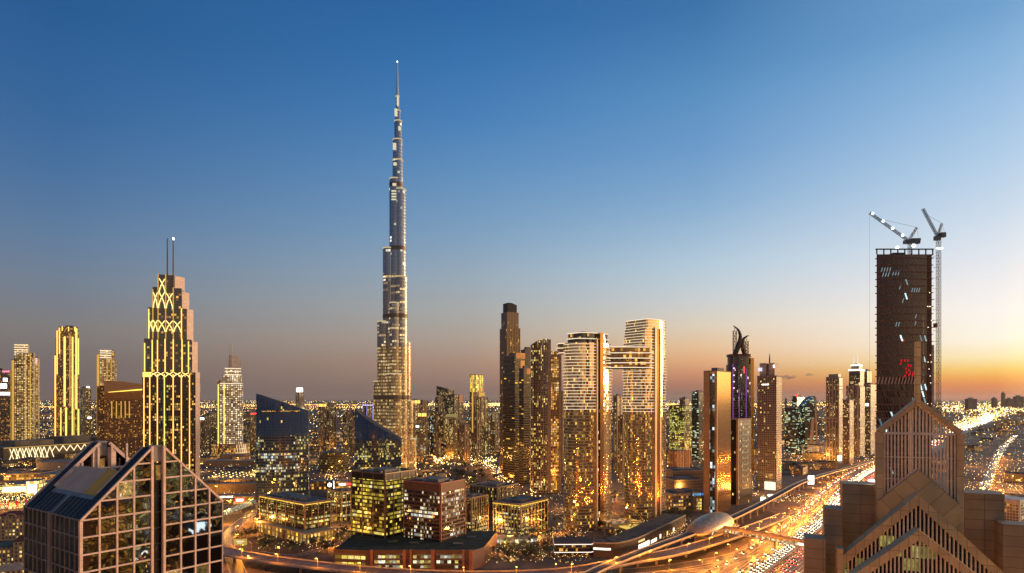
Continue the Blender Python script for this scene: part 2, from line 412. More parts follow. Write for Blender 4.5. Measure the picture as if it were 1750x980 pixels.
st8 = small_road(gp((1335, 800), (1400, 790), (1430, 772), (1470, 770)), 10, 'street', z=.012)

# flyover that sweeps across the bottom of the view
FZ = 8.0
fp = spline([(*at(x, y, FZ)[:2], FZ) for x, y in ((300, 915), (380, 940), (440, 953), (540, 966), (640, 976), (760, 982), (880, 982), (985, 975), (1075, 958), (1160, 942))]+[(*at(1260, 912, 4)[:2], 4.0), (*at(1345, 880, .6)[:2], .6)], 8); fn = normals(fp)
fly = thing('flyover', 'curved elevated road with lit parapets sweeping past the office podium', 'flyover', (0, 0, 0))
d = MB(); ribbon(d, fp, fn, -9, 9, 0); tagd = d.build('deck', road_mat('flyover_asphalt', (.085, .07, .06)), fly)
d = MB(); ribbon(d, fp, fn, 9.4, -9.4, -1.2); ribbon(d, fp, fn, -9.4, -9.4, -1.2, 0); ribbon(d, fp, fn, 9.4, 9.4, 0, -1.2); d.build('girder', CONC, fly)
for sgn in (-1, 1):
    d = MB(); wallrib(d, fp, fn, sgn*9.2-.2, sgn*9.2+.2, 0, 1.1); d.build('parapet', plain('parapet_concrete', (.45, .38, .28), .7), fly)
d = MB()
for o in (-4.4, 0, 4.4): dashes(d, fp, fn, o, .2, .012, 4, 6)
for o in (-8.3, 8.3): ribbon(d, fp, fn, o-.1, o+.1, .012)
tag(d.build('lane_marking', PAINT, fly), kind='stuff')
for i in range(4, len(fp)-14, 5):
    p = fp[i]
    MB().box(p.x-1, p.y-1, 0, p.x+1, p.y+1, p.z-1.21).build('pier', CONC, fly)

# metro viaduct, its station and the footbridge
VZ = 12.0
vp = spline([(*at(x, y, VZ)[:2], VZ) for x, y in ((960, 1010), (1020, 975), (1100, 942), (1180, 913), (1230, 895), (1290, 867), (1330, 846), (1365, 827), (1400, 814), (1450, 800), (1497, 786), (1560, 770))], 10); vn = normals(vp)
via = thing('metro_viaduct', 'dark track deck of the raised metro line curving beside the highway', 'viaduct')
d = MB(); ribbon(d, vp, vn, -4.6, 4.6, 0); d.build('track_bed', plain('track_bed', (.05, .05, .055), .8), via)
d = MB(); ribbon(d, vp, vn, 3, -3, -2.2); ribbon(d, vp, vn, -5, -3, -.3, -2.2); ribbon(d, vp, vn, 3, 5, -2.2, -.3); d.build('girder', CONC, via)
for sgn in (-1, 1):
    d = MB(); wallrib(d, vp, vn, sgn*4.8-.2, sgn*4.8+.2, -.3, 1.2); d.build('parapet', plain('viaduct_parapet', (.5, .42, .33), .7), via)
d = MB()
for o in (-2.9, -1.5, 1.5, 2.9): wallrib(d, vp, vn, o-.06, o+.06, 0, .18)
d.build('rail', STEEL, via)
L = 0; nxt = 8
for i in range(1, len(vp)):
    L += (vp[i]-vp[i-1]).length
    if L > nxt:
        nxt += 30; p = vp[i]; n = vn[i]
        m = MB(); m.tube((p.x, p.y, 0), (p.x, p.y, VZ-3.4), 1.1, 1.0, 10)
        m.beam((p.x-n.x*2.6, p.y-n.y*2.6, VZ-2.85), (p.x+n.x*2.6, p.y+n.y*2.6, VZ-2.85), 2, 1.25); m.build('pier', CONC, via)

sx_, sy_, _ = at(1212, 899, VZ); i0 = min(range(len(vp)), key=lambda i: (vp[i].x-sx_)**2+(vp[i].y-sy_)**2)
dv = (vp[i0+1]-vp[i0-1]).normalized()
stn = thing('metro_station', 'gold shell shaped metro station roof over the raised track', 'station', (vp[i0].x, vp[i0].y, 0), math.atan2(dv.y, dv.x))
m = MB(); NU, NV = 40, 18; LL, WW = 46.0, 17.0
def shell(u, v, k=1.0):
    t = -1+2*u/NU; a = math.pi*v/NV
    prof = (max(0, 1-abs(t)**2.3))**.62*(1 if t < 0 else 1)
    tip = 1+.25*t
    return (t*LL*k, -math.cos(a)*WW*(.22+.78*prof)*k, VZ-1.5+math.sin(a)**.8*(2.5+12.5*prof*tip)*k)
for u in range(NU):
    for v in range(NV):
        a, b, c, e = shell(u, v), shell(u+1, v), shell(u+1, v+1), shell(u, v+1)
        m.face([a, b, c, e], [(u*2.2, v*2), (u*2.2+2.2, v*2), (u*2.2+2.2, v*2+2), (u*2.2, v*2+2)])
GOLDPAN = panel('gold_cladding', (.52, .40, .24), 2.2, 2, .1, .38, .2, metal=.6)
m.build('roof_shell', GOLDPAN, stn, smooth=True, weld=True)
m = MB().box(-40, -15, VZ-4, 40, 15, VZ-2.5, 0).box(-40, -16, VZ-2.5, 40, -15.6, VZ-1.2); m.build('concourse', CONC, stn)
MB().box(-34, -15.4, VZ-2.5, 34, -15.0, VZ+1.2).build('lit_glazing', facade('station_glass', (.02, .02, .02), (.2, .16, .1), 3, 2, .1, .1, .7, [(1, .8, .45), (.9, .9, .7), (1, .7, .3), (1, 1, .9)], 1.0), stn)
for x in (-28, -10, 10, 28): MB().box(x-1.2, -4, 0, x+1.2, 4, VZ-4.01).build('pier', CONC, stn)

a = at(1226, 906, 10); b = at(1392, 936, 10)
dx, dy = b[0]-a[0], b[1]-a[1]; LB = math.hypot(dx, dy)
fb = thing('footbridge', 'enclosed footbridge with lit glass band crossing above the highway lanes', 'footbridge', (a[0], a[1], 0), math.atan2(dy, dx))
MB().box(0, -2.6, 9.2, LB, 2.6, 10).build('deck', CONC, fb)
m = MB().prism([(0, -2.9), (LB, -2.9), (LB, 2.9), (0, 2.9)], 12.9, 13.6); m.tube((0, 0, 13.6), (LB, 0, 13.6), 2.5, n=12); m.build('roof', plain('bridge_roof', (.34, .26, .18), .5, .3), fb)
for s_ in (-2.4, 2.35):
    MB().box(0, s_, 10, LB, s_+.05, 12.9).build('lit_glazing', facade('bridge_glass', (.03, .03, .03), (.25, .2, .14), 2.9, 1.5, .12, .22, .75, [(.8, .9, .5), (.95, .9, .6), (1, .85, .5), (.9, 1, .8)], .8, clus=(.7, 1.5), fvar=0.0, seed=4), fb)
for x in (LB*.08, LB*.36, LB*.62): MB().tube((x, 0, 0), (x, 0, 9.19), 1.0, n=10).build('pier', CONC, fb)
MB().box(LB*.86, -2.75, 10.2, LB*.99, -2.66, 12.4).build('lit_panel', glow('bridge_panel', (1, .95, .85), 2.2), fb)
# ------------------------------------------------------------------ towers: helpers
def quad(xl, xc, xr, Y, th):
    """near corner at column xc and distance Y; the right face runs at angle th to column xr, the left face at th+90 to column xl"""
    X = kx(xc)*Y; c, s = math.cos(R(th)), math.sin(R(th))
    wr = (kx(xr)*Y-X)/(c-kx(xr)*s); wl = (X-kx(xl)*Y)/(s+kx(xl)*c)
    return X, Y, R(th), wr, wl
def rect(w, d, i=0.0): return [(i, i), (w-i, i), (w-i, d-i), (i, d-i)]
def repeat(o, offs):
    for q in offs: dup(o, loc=q, parent=o.parent)
class T:
    pass
def tower(name, label, cat, xl, xc, xr, ytop, Y, th, wall, roof=None, depth=None, group=None, parapet=1.2, plant=True, pmat=None, z0=0.0):
    t = T(); X, Yc, rz, wr, wl = quad(xl, xc, xr, Y, th)
    if depth: wl = depth
    t.w, t.d, t.h = wr, wl, zof(ytop, Y); t.Y = Y
    t.o = thing(name, label, cat, (X, Yc, 0), rz, group)
    MB().prism(rect(wr, wl), z0, t.h).build('walls', [wall, roof or ROOF], t.o)
    if parapet:
        m = MB(); e = .25
        for (a, b, c, f) in ((-e, -e, wr+e, .2), (-e, wl-.2, wr+e, wl+e), (-e, .2, .2, wl-.2), (wr-.2, .2, wr+e, wl-.2)):
            m.box(a, b, t.h-.8, c, f, t.h+parapet)
        m.build('parapet', pmat or CONC, t.o)
    if plant:
        MB().box(wr*.25, wl*.25, t.h, wr*.72, wl*.7, t.h+max(2.5, min(7, t.h*.025))).build('plant_room', pmat or CONC, t.o)
    return t
def bands(t, z0, z1, step, out, th, mat, name='floor_band', mt=None):
    n = int((z1-z0)/step); 
    if n < 1: return
    b = MB().box(-out, -out, 0, t.w+out, t.d+out, th, 0, 1).build(name, [mat, mt or mat], t.o); b.location = (0, 0, z0)
    repeat(b, [(0, 0, z0+k*step) for k in range(1, n+1)])
def fins(t, face, us, z0, z1, w, out, mat, name='fin'):
    if face == 'r': b = MB().box(-w/2, -out, z0, w/2, .1, z1).build(name, mat, t.o); L = [(u, 0, 0) for u in us]
    else: b = MB().box(-out, -w/2, z0, .1, w/2, z1).build(name, mat, t.o); L = [(0, u, 0) for u in us]
    b.location = L[0]; repeat(b, L[1:])
def lerpn(a, b, n): return [a+(b-a)*i/(n-1) for i in range(n)]

# ------------------------------------------------------------------ the tallest tower: stepped bundle of rounded shafts under a spire
BY = 1290.0
burj = thing('stepped_skyscraper', 'tallest tower in view, stepped silver shafts tapering to a needle spire', 'skyscraper', (kx(680)*BY, BY, 0))
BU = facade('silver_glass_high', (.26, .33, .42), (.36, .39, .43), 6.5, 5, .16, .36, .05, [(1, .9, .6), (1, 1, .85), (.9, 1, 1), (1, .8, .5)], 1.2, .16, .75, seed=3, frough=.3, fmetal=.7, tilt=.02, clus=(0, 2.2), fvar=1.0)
BL = facade('silver_glass_low', (.27, .20, .125), (.48, .36, .21), 6.5, 4.5, .22, .46, 1.0, [(1, .66, .22), (1, .72, .30), (1, .8, .44), (1, .58, .16)], .46, .18, .6, seed=5, frough=.34, fmetal=.65, tilt=.02, clus=(.55, 1.5), fvar=.2, int_sc=.1)  # gold light on the lower shafts put into base colour and window glow
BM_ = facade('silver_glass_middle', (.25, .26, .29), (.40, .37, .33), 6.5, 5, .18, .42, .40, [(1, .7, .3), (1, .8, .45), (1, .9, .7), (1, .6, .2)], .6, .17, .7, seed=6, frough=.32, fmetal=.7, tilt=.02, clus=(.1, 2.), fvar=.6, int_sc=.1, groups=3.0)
mpp = BY/F
def lobe(x0, x1, yt, dy, asp=1.0):
    cx = ((x0+x1)/2-680)*mpp; r = (x1-x0)/2*mpp; h = zof(yt, BY)
    n = 20; poly = [(cx+r*math.cos(2*math.pi*i/n), dy+r*asp*math.sin(2*math.pi*i/n)) for i in range(n)]
    lv = [0, 255, 400, 900]; z = 0
    ms = [BL, BM_, BU]
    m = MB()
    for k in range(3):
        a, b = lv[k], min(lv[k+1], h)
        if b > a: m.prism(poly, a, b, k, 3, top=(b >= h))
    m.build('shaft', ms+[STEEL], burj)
    ring = [(cx+(r+.5)*math.cos(2*math.pi*i/n), dy+(r*asp+.5)*math.sin(2*math.pi*i/n)) for i in range(n)]
    MB().prism(ring, h-1.2, h+1.0, 0, 0, bot=True).build('terrace_rim', glow('terrace_light', (1, .78, .42), .6), burj)
    for zb in (150, 312, 448, 575):
        if zb+8 < h:
            ring2 = [(cx+(r+.25)*math.cos(2*math.pi*i/n), dy+(r*asp+.25)*math.sin(2*math.pi*i/n)) for i in range(n)]
            MB().prism(ring2, zb, zb+8, 0, 0, bot=True).build('mechanical_band', plain('band_metal', (.20, .155, .11), .45, .5), burj)
for L_ in ((671, 689, 275, 0), (637, 660, 652, 8), (644, 669, 550, 4), (654, 676, 425, 2), (665.5, 686, 307, 0), (691, 711, 750, 6), (685, 706, 685, 4), (679, 702, 585, 2),
           (675, 697, 475, -6), (673, 694, 325, 0), (671.5, 688, 240, 0), (674, 687, 208, 0), (675.5, 684.5, 190, 0), (676.5, 682.5, 165, 0), (664, 690, 640, -22), (668, 686, 520, -14)): lobe(*L_)
MB().tube((-1.2, 0, zof(166, BY)), (-1.2, 0, zof(140, BY)), 3.4, 2.0, 10).tube((-1.2, 0, zof(140, BY)), (-1.2, 0, zof(106, BY)), 1.9, .8, 8).build('spire', plain('spire_steel', (.7, .68, .62), .3, .8, var=.05), burj)
MB().tube((-1.2, 0, zof(107, BY)), (-1.2, 0, zof(104.5, BY)), 1.1, .6, 8).build('beacon', L_WHITE, burj)
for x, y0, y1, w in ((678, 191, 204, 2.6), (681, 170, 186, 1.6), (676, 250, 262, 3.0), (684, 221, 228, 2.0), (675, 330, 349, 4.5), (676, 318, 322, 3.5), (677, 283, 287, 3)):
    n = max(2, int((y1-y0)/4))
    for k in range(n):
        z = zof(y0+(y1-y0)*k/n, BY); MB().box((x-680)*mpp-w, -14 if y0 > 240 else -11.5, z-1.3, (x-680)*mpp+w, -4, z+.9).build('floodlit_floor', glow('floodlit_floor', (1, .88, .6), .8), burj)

# ------------------------------------------------------------------ near left: glass office building with twin stone-framed gables
GB = T(); th = 54.9; GB.o = thing('gabled_glass_building', 'dark glass building with pink stone grid and twin split gables', 'building', (kx(138)*120, 120, 0), R(th))
gw, gd, ez, az_, GL = 28.0, 27.4, 127.4, 140.4, 60.0
hx = gw/2
def rz_(x): return ez+(az_-ez)*min(x, gw-x)/13.0 if min(x, gw-x) < 13 else az_
GLASSN = facade('dark_mirror_glass', (.27, .26, .26), (.02, .02, .02), 3.25, 3.111, .02, .02, .02, [(1, .62, .16), (1, .75, .3), (.9, .8, .5), (1, .6, .2)], .22, .02, 1.0, 2.3, seed=2, tilt=.006, clus=(0, 3), int_sc=1.2, warp=.02)
PINK = panel('pink_stone', (.78, .55, .44), 1.6, 1.2, .03, .55, .08)
GREYF = plain('grey_frame', (.24, .23, .21), .5, .2)
m = MB()
for yy in (0.0, gd):
    A = [(0, yy, GL), (13, yy, GL), (13, yy, az_-.2), (0, yy, ez)]
    B = [(15, yy, GL), (gw, yy, GL), (gw, yy, ez), (15, yy, az_-.2)]
    for P in (A, B): m.face(P if yy == 0 else P[::-1], [(p[0], p[2]-ez) for p in (P if yy == 0 else P[::-1])])
m.face([(0, gd, GL), (0, 0, GL), (0, 0, ez), (0, gd, ez)], [(gd, GL-ez), (0, GL-ez), (0, 0), (gd, 0)])
m.face([(gw, 0, GL), (gw, gd, GL), (gw, gd, ez), (gw, 0, ez)], [(0, GL-ez), (gd, GL-ez), (gd, 0), (0, 0)])
m.build('glass_wall', GLASSN, GB.o)
m = MB().box(13.0, .9, GL, 15.0, 1.1, 137.0).box(13.0, gd-1.1, GL, 15.0, gd-.9, 137.0)
m.build('slot_wall', facade('slot_glass', (.01, .01, .012), (.03, .03, .03), 3.25, 1.0, .05, .08, .05, WARM, .6, .05, seed=8), GB.o)
MB().box(13.05, .3, 137.3, 14.95, 2.6, az_+.2).build('keystone', plain('grey_stone', (.26, .23, .21), .7), GB.o)
MB().box(13.05, gd-2.6, 137.3, 14.95, gd-.3, az_+.2).build('keystone', plain('grey_stone', (.26, .23, .21), .7), GB.o)
for yy, s_ in ((0, -1), (gd, 1)):
    f0, f1 = (-.28, .05) if s_ < 0 else (gd-.05, gd+.28)
    for x in (12.55, 14.95): MB().box(x, min(f0, f1)-.1, GL, x+.5, max(f0, f1)+.35, az_+.1).build('pilaster', PINK, GB.o)
    for i in range(10):
        x = gw*i/9
        if abs(x-hx) < 1.6: continue
        x0, x1 = max(0, x-.18), min(gw, x+.18)
        MB().box(x0-.0, f0, GL, x1, f1, rz_(x)-.1).build('mullion', PINK, GB.o)
    for k in range(-20, 4):
        z = ez+k*3.25
        xa = 0 if z <= ez else (z-ez)/(az_-ez)*13
        if xa > 12.2: continue
        for (p, q) in ((xa, 12.54), (15.46, gw-xa)): MB().box(p, f0+.03, z-.15, q, f1-.02, z+.15).build('transom', PINK, GB.o)
    ym = (f0+f1)/2
    for p, q in (((-.1, ym, ez-.05), (13.0, ym, az_-.02)), ((gw+.1, ym, ez-.05), (15.0, ym, az_-.02))):
        MB().beam(p, q, .42, .42).build('gable_coping', PINK, GB.o)
for i in range(0, 25):
    z = ez-i*3.25
    for a_, b_ in ((.2, 13.0), (14.2, gd-.1)): MB().box(-.14, a_, z-.13, .02, b_, z+.13).build('side_transom', GREYF, GB.o)
for i in range(13):
    y = .2+i*(gd-.4)/12
    if i == 6: continue
    MB().box(-.18, y-.09, GL, .02, y+.09, ez).build('side_mullion', GREYF, GB.o)
MB().box(-.45, 13.0, GL, .3, 14.2, ez+.4).build('side_pilaster', plain('grey_pilaster', (.22, .21, .20), .6), GB.o)
MB().box(-.3, -.3, GL, .25, .3, ez).build('corner_post', PINK, GB.o)
def slope(x0, x1, y0, y1, dz, mat, name, mirror=False, ribs=0, rmat=None):
    m = MB()
    def pt(x, y, k=0): 
        xx = gw-x if mirror else x
        return (xx, y, rz_(x)+dz+k)
    P = [pt(x0, y0), pt(x0, y1), pt(x1, y1), pt(x1, y0)]
    P2 = [(p[0], p[1], p[2]-.5) for p in P]
    if not mirror: P = P[::-1]; P2 = P2[::-1]
    m.face(P, [(p[1], p[0]*1.4) for p in P]); m.face(P2[::-1])
    for i in range(4): m.face([P[i], P2[i], P2[(i+1) % 4], P[(i+1) % 4]])
    o = m.build(name, mat, GB.o)
    for k in range(ribs):
        y = y0+(y1-y0)*(k+.5)/ribs
        a, b = pt(x0+.05, y, .03), pt(x1-.05, y, .03); MB().beam(a, b, .09, .10).build('roof_rib', rmat or GREYF, o)
SKYL = facade('roof_glazing', (.010, .011, .013), (.03, .03, .035), 50, 50, 0, 0, 0, WARM, 0, .45, 0, 1.25, tilt=.004)
CORR = plain('corrugated_sheet', (.62, .48, .36), .6, .1, .1); CORY = plain('yellowed_sheet', (.72, .47, .10), .6, .1, .1)
for mi in (False, True):
    slope(.05, 12.9, .3, 3.4, -.05, SKYL, 'gable_roof', mi); slope(.05, 12.9, gd-3.4, gd-.3, -.05, SKYL, 'gable_roof', mi)
    slope(.05, 3.3, 3.5, 12.9, -.15, SKYL, 'eave_glazing', mi, 5); slope(.05, 3.3, 14.3, gd-3.5, -.15, SKYL, 'eave_glazing', mi, 5)
    slope(3.4, 4.1, 3.5, gd-3.5, -.35, GREYF, 'roof_ledge', mi)
    slope(4.2, 8.8, 3.9, 10.0, -.6, CORY, 'roof_sheet', mi, 12, CORY); slope(4.2, 8.8, 10.05, gd-3.9, -.6, CORR, 'roof_sheet', mi, 24, CORR)
    slope(.05, 3.4, 12.9, 14.3, .12, GREYF, 'roof_gutter', mi)
MB().box(8.9, 3.6, ez+3.2, gw-8.9, gd-3.6, ez+3.9).build('plant_deck', plain('plant_deck', (.20, .17, .15), .9), GB.o)
for x0, y0, x1, y1, hh in ((9.6, 5, 13, 11.5, 3.0), (15, 6, 18.5, 13, 3.4), (10, 14, 12.5, 18, 2.2), (15, 16, 18, 21, 2.6)):
    MB().box(x0, y0, ez+3.9, x1, y1, ez+3.9+hh).build('plant_unit', plain('plant_unit', (.42, .34, .27), .7), GB.o)
for x in (9.2, 12.4, 15.2, 18.4): MB().box(x, gd-3.9, ez+3.9, x+.4, gd-3.5, rz_(min(x, 13))-.5).build('frame_post', PINK, GB.o)
for mi_ in (0, 1):
    fx_ = lambda x: gw-x if mi_ else x
    MB().beam((fx_(4.3), gd-3.5, rz_(4.3)-.25), (fx_(13.0), gd-3.5, rz_(13.0)-.25), .35, .7).build('inner_rafter', PINK, GB.o)
    MB().beam((fx_(4.3), 3.55, rz_(4.3)-.25), (fx_(13.0), 3.55, rz_(13.0)-.25), .35, .7).build('inner_rafter', PINK, GB.o)
    MB().box(min(fx_(11.6), fx_(13.0)), gd-3.5, ez+3.9, max(fx_(11.6), fx_(13.0)), gd-2.7, az_-1.2).build('inner_pillar', PINK, GB.o)
MB().box(9.0, gd-3.8, ez+7, 19, gd-3.6, ez+7.4).build('frame_beam', PINK, GB.o)

# ------------------------------------------------------------------ near right: stone tower top with open fin screen and chevron gables
SX = kx(1571)*80
ST = thing('stone_gabled_tower', 'tan stone tower top with fin screens under stacked chevron gables', 'building', (SX, 80, 0), R(-22))
TAN = panel('tan_stone', (.68, .46, .22), 1.9, 1.35, .045, .6, .10)
TANS = panel('tan_stone_small', (.68, .46, .22), .95, 1.9, .04, .6, .10)
BRWN = panel('brown_stone', (.40, .27, .15), 2.1, 1.25, .045, .65, .08)
FIN = plain('stone_fin', (.88, .70, .50), .55, var=.12, sc=1.5)
SC, SS = math.cos(R(-22)), math.sin(R(-22))
def lx(px, Yd):
    yl = Yd-80; k = kx(px); return (k*(80+yl*SC)-SX+yl*SS)/(SC-k*SS)
def lz(py, Yd, px=1571): return zof(py, 80+(Yd-80)*SC+lx(px, Yd)*SS)
def wallpoly(mb, pts, y0, y1, m=0):
    # upright polygon in x,z between y0 (front) and y1 (back)
    mb.face([(p[0], y0, p[1]) for p in pts], [(p[0], p[1]) for p in pts], m)
    mb.face([(p[0], y1, p[1]) for p in pts][::-1], [(p[0], p[1]) for p in pts][::-1], m)
    n = len(pts)
    for i in range(n):
        a, b = pts[i], pts[(i+1) % n]; L = math.hypot(b[0]-a[0], b[1]-a[1])
        mb.face([(a[0], y0, a[1]), (a[0], y1, a[1]), (b[0], y1, b[1]), (b[0], y0, b[1])], [(0, 0), (y1-y0, 0), (y1-y0, L), (0, L)], m)
    return mb
# screen
yA = 80
zp = lz(740, yA)
for x0, x1 in ((1497, 1510), (1635, 1648)):
    MB().box(lx(x0, yA), 0, 126, lx(x1, yA), 1.0, zp).build('screen_post', TANS, ST)
for x0, x1 in ((1511, 1517), (1625, 1634)):
    MB().box(lx(x0, yA), 1.0, 126, lx(x1, yA), 2.4, zp-.1).build('inner_post', BRWN, ST)
ap = (lx(1569, yA), lz(686, yA)); LFT = (lx(1503, yA), lz(739, yA)); RGT = (lx(1642, yA), lz(739, yA))
MB().beam((LFT[0], .7, LFT[1]), (ap[0], .7, ap[1]), 1.6, .62).build('rafter', TANS, ST)
MB().beam((RGT[0], .7, RGT[1]), (ap[0], .7, ap[1]), 1.6, .62).build('rafter', TANS, ST)
MB().box(lx(1508, yA), .1, lz(743.5, yA), lx(1638, yA), .5, lz(740, yA)).build('cross_rail', FIN, ST)
for py, y in ((783, .45), (821, .45)): MB().box(lx(1508, yA), y, lz(py+.8, yA), lx(1636, yA), y+.1, lz(py-.6, yA)).build('thin_rail', FIN, ST)
cbx, cbz = lx(1569, yA), lz(802, yA)
def chev(x, ax, az0, sl): return az0-abs(x-ax)*sl
slB = (lz(802, yA)-lz(859, yA))/(lx(1569, yA)-lx(1500, yA))
slA = (ap[1]-LFT[1])/(ap[0]-LFT[0])
for i in range(21):
    x = lx(1512+i*6.05, yA); zt = ap[1]-abs(x-ap[0])*slA-.35; zb = chev(x, cbx, cbz, slB)-.3
    MB().box(x-.075, .15, zb, x+.075, .42, zt).build('screen_fin', FIN, ST)
for py in (752, 800): MB().box(lx(1512, yA), 3.6, lz(py+2, yA), lx(1634, yA), 3.9, lz(py-1, yA)).build('back_beam', plain('red_brown_steel', (.16, .06, .04), .5, .3), ST)
for px in (1563, 1572): MB().box(lx(px, yA), 2.6, 128, lx(px+1.6, yA), 2.8, lz(700, yA)).build('back_mast', FIN, ST)
MB().box(lx(1564.3, 80), -.15, ap[1]-.6, lx(1573.3, 80), .55, lz(584, 80)).box(lx(1570, 80), .1, lz(584, 80), lx(1571.5, 80), .2, lz(578, 80)).build('mast_pillar', panel('lit_gold_stone', (.92, .62, .26), 3, 1.15, .05, .5, .08), ST)  # mast stone painted a brighter gold, for the light that falls on it
# chevron wall
m = MB()
xl_, xr_ = lx(1500, yA), lx(1640, yA)
for s_, xe in ((-1, xl_), (1, xr_)):
    zE = chev(xe, cbx, cbz, slB)
    pts = [(cbx, 124), (cbx, cbz), (xe, zE), (xe, 124)]
    if s_ > 0: pts = pts[::-1]
    th_ = math.atan2(cbz-zE, abs(xe-cbx))
    uv = [(abs(p[0]-cbx)*math.cos(th_)+(cbz-p[1])*math.sin(th_)*1, -(abs(p[0]-cbx))*math.sin(th_)+(cbz-p[1])*math.cos(th_)) for p in pts]
    m.face([(p[0], -.3, p[1]) for p in pts], uv)
    m.face([(cbx, -.3, cbz), (cbx, 1.2, cbz), (xe, 1.2, zE), (xe, -.3, zE)][::s_], [(0, 0), (0, 1.5), (8, 1.5), (8, 0)])
m.build('chevron_wall', panel('tan_slab', (.66, .44, .20), 1.9, 9, .045, .6, .10), ST)
# two deep chevron gables in front, each with glazing and fins
def gable(pa, pl, pr, Yd, thick, deep, fin_step, name):
    y = Yd-80; A = (lx(pa[0], Yd), lz(pa[1], Yd)); Lq = (lx(pl[0], Yd), lz(pl[1], Yd, pl[0])); Rq = (lx(pr[0], Yd), lz(pr[1], Yd, pr[0]))
    for Q in (Lq, Rq):
        dx, dz = A[0]-Q[0], A[1]-Q[1]; L = math.hypot(dx, dz); nx, nz = -dz/L, dx/L
        if nz < 0: nx, nz = -nx, -nz
        pts = [Q, A, (A[0], A[1]-thick/abs(nz)), (Q[0], Q[1]-thick/abs(nz))]
        if Q is Lq: pts = pts[::-1]
        m = MB(); U = L
        uvs = {0: (0, thick), 1: (L, thick), 2: (L, 0), 3: (0, 0)}
        wallpoly(m, pts, y, y+deep)
        o = m.build('gable_rafter', TANS, ST)
    sl_l = (A[1]-Lq[1])/(A[0]-Lq[0]); sl_r = (A[1]-Rq[1])/(Rq[0]-A[0]); tz = thick*1.25
    zb = lz(1010, Yd)
    pts = [(Lq[0], zb), (Rq[0], zb), (Rq[0], Rq[1]-tz), (A[0], A[1]-tz), (Lq[0], Lq[1]-tz)]
    m = MB(); m.face([(p[0], y+1.2, p[1]) for p in pts], [(p[0], p[1]) for p in pts])
    m.build('gable_glazing', facade('gable_glass', (.010, .010, .012), (.04, .035, .03), 1.5, .83, .12, .1, .17, [(.75, .72, .16), (.85, .75, .25), (.7, .8, .3), (1, .6, .2)], .42, .06, 0, 1.7, seed=9, clus=(0, 3), groups=2.0, int_sc=2.0), ST)
    x = Lq[0]+fin_step; k = 0
    while x < Rq[0]-.2:
        zt = (A[1]-(A[0]-x)*sl_l if x < A[0] else A[1]-(x-A[0])*sl_r)-tz
        MB().box(x-.07, y+.25, zb, x+.07, y+.62, zt).build('gable_fin', FIN, ST); x += fin_step
gable((1569, 845), (1437, 952), (1728, 990), 75, .95, 2.2, .42, 'c')
gable((1571, 906), (1455, 985), (1690, 998), 70, .85, 2.2, .40, 'd')
MB().box(lx(1430, 75), -5.2, 110, lx(1441, 75), -3.5, lz(948, 75)).build('gable_pier', TANS, ST)
for x0, x1, yt, Yd, dp in ((1440, 1497.5, 828, 82, 3.5), (1409, 1441, 870, 79, 3.2), (1375, 1411, 921, 76, 3.0), (1648, 1717, 844, 83, 4.0), (1713, 1775, 898, 80, 3.0)):
    MB().box(lx(x0, Yd), Yd-80, 96, lx(x1, Yd), Yd-80+dp, lz(yt, Yd, (x0+x1)/2)).build('stepped_wall', BRWN, ST)
MB().box(-7, 3, 60, 7, 9, 112).build('core', BRWN, ST)
MB().box(lx(1485, 82), 1.8, lz(827, 82), lx(1494, 82), 2.4, lz(823.5, 82)).build('roof_lamp', glow('roof_lamp', (1, .97, .9), 4), ST)

# ------------------------------------------------------------------ tower under construction with its cranes
CY_ = 500.0
ct = T(); CPOLY = None
ct = tower('unfinished_tower', 'dark brown unfinished tower with open floors and cranes on top', 'skyscraper', 1498, 1498, 1584, 436, CY_, 0,
           facade('slanted_panels', (.026, .012, .009), (.14, .055, .036), 5.4, 2.0, .36, .12, .012, [(.6, .95, 1), (.9, 1, 1), (.7, 1, .9), (1, .8, .5)], 1.1, .12, 0, 1.6, seed=11, shear=.32, frough=.45, fmetal=.3, clus=(0, 2.5), tilt=.02), DARKROOF, depth=34, parapet=0, plant=False)
cw = ct.w
_w = ct.o.children[0]; _m = list(_w.data.materials); bpy.data.objects.remove(_w)
_f = [(cw*i/10, -2.2*math.sin(math.pi*i/10)) for i in range(11)]
MB().prism(_f+[(cw, 34), (24, 34)], 0, ct.h).build('walls', _m, ct.o)
_q = [(p[0], p[1]-.35) for p in _f]
fl0 = MB().prism(_q+[(cw, 4), (0, 2)], 0, .7, 0, 0, bot=True).build('floor_line', plain('rust_line', (.20, .085, .05), .6), ct.o); fl0.location = (0, 0, 59.4)
repeat(fl0, [(0, 0, 59.4+5.4*k) for k in range(1, int((ct.h-60)/5.4)+1) if k % 7 != 3])
MB().prism([(.5, .5), (cw+5.5, .5), (cw+5.5, 33), (24.5, 33)], ct.h, ct.h+.6).build('roof_slab', DARKM, ct.o)
def frame_row(z0, z1):
    for x in lerpn(.6, cw+5, 9): MB().box(x-.35, .3, z0, x+.35, 1.0, z1).build('roof_column', plain('rust_steel', (.13, .065, .04), .7), ct.o)
    MB().box(-.2, .1, z1, cw+5.6, 1.3, z1+.8).build('roof_edge_beam', DARKM, ct.o)
frame_row(ct.h+.6, ct.h+4.2)
MB().box(cw*.45, 8, ct.h+.6, cw*.7, 26, ct.h+3.6).build('core', DARKM, ct.o)
sl0 = MB().box(cw, .4, 0, cw+5.6, 33, .5).build('open_floor', plain('raw_slab', (.22, .13, .085), .8), ct.o); sl0.location = (0, 0, 60)
repeat(sl0, [(random.uniform(-.4, .3), 0, 60+k*5.4) for k in range(1, int((ct.h-60)/5.4)+1)])
for y in (1.2, 12, 24): MB().box(cw+.2, y, 40, cw+4.6, y+2.0, ct.h).build('shear_wall', plain('raw_wall', (.16, .08, .05), .85), ct.o)
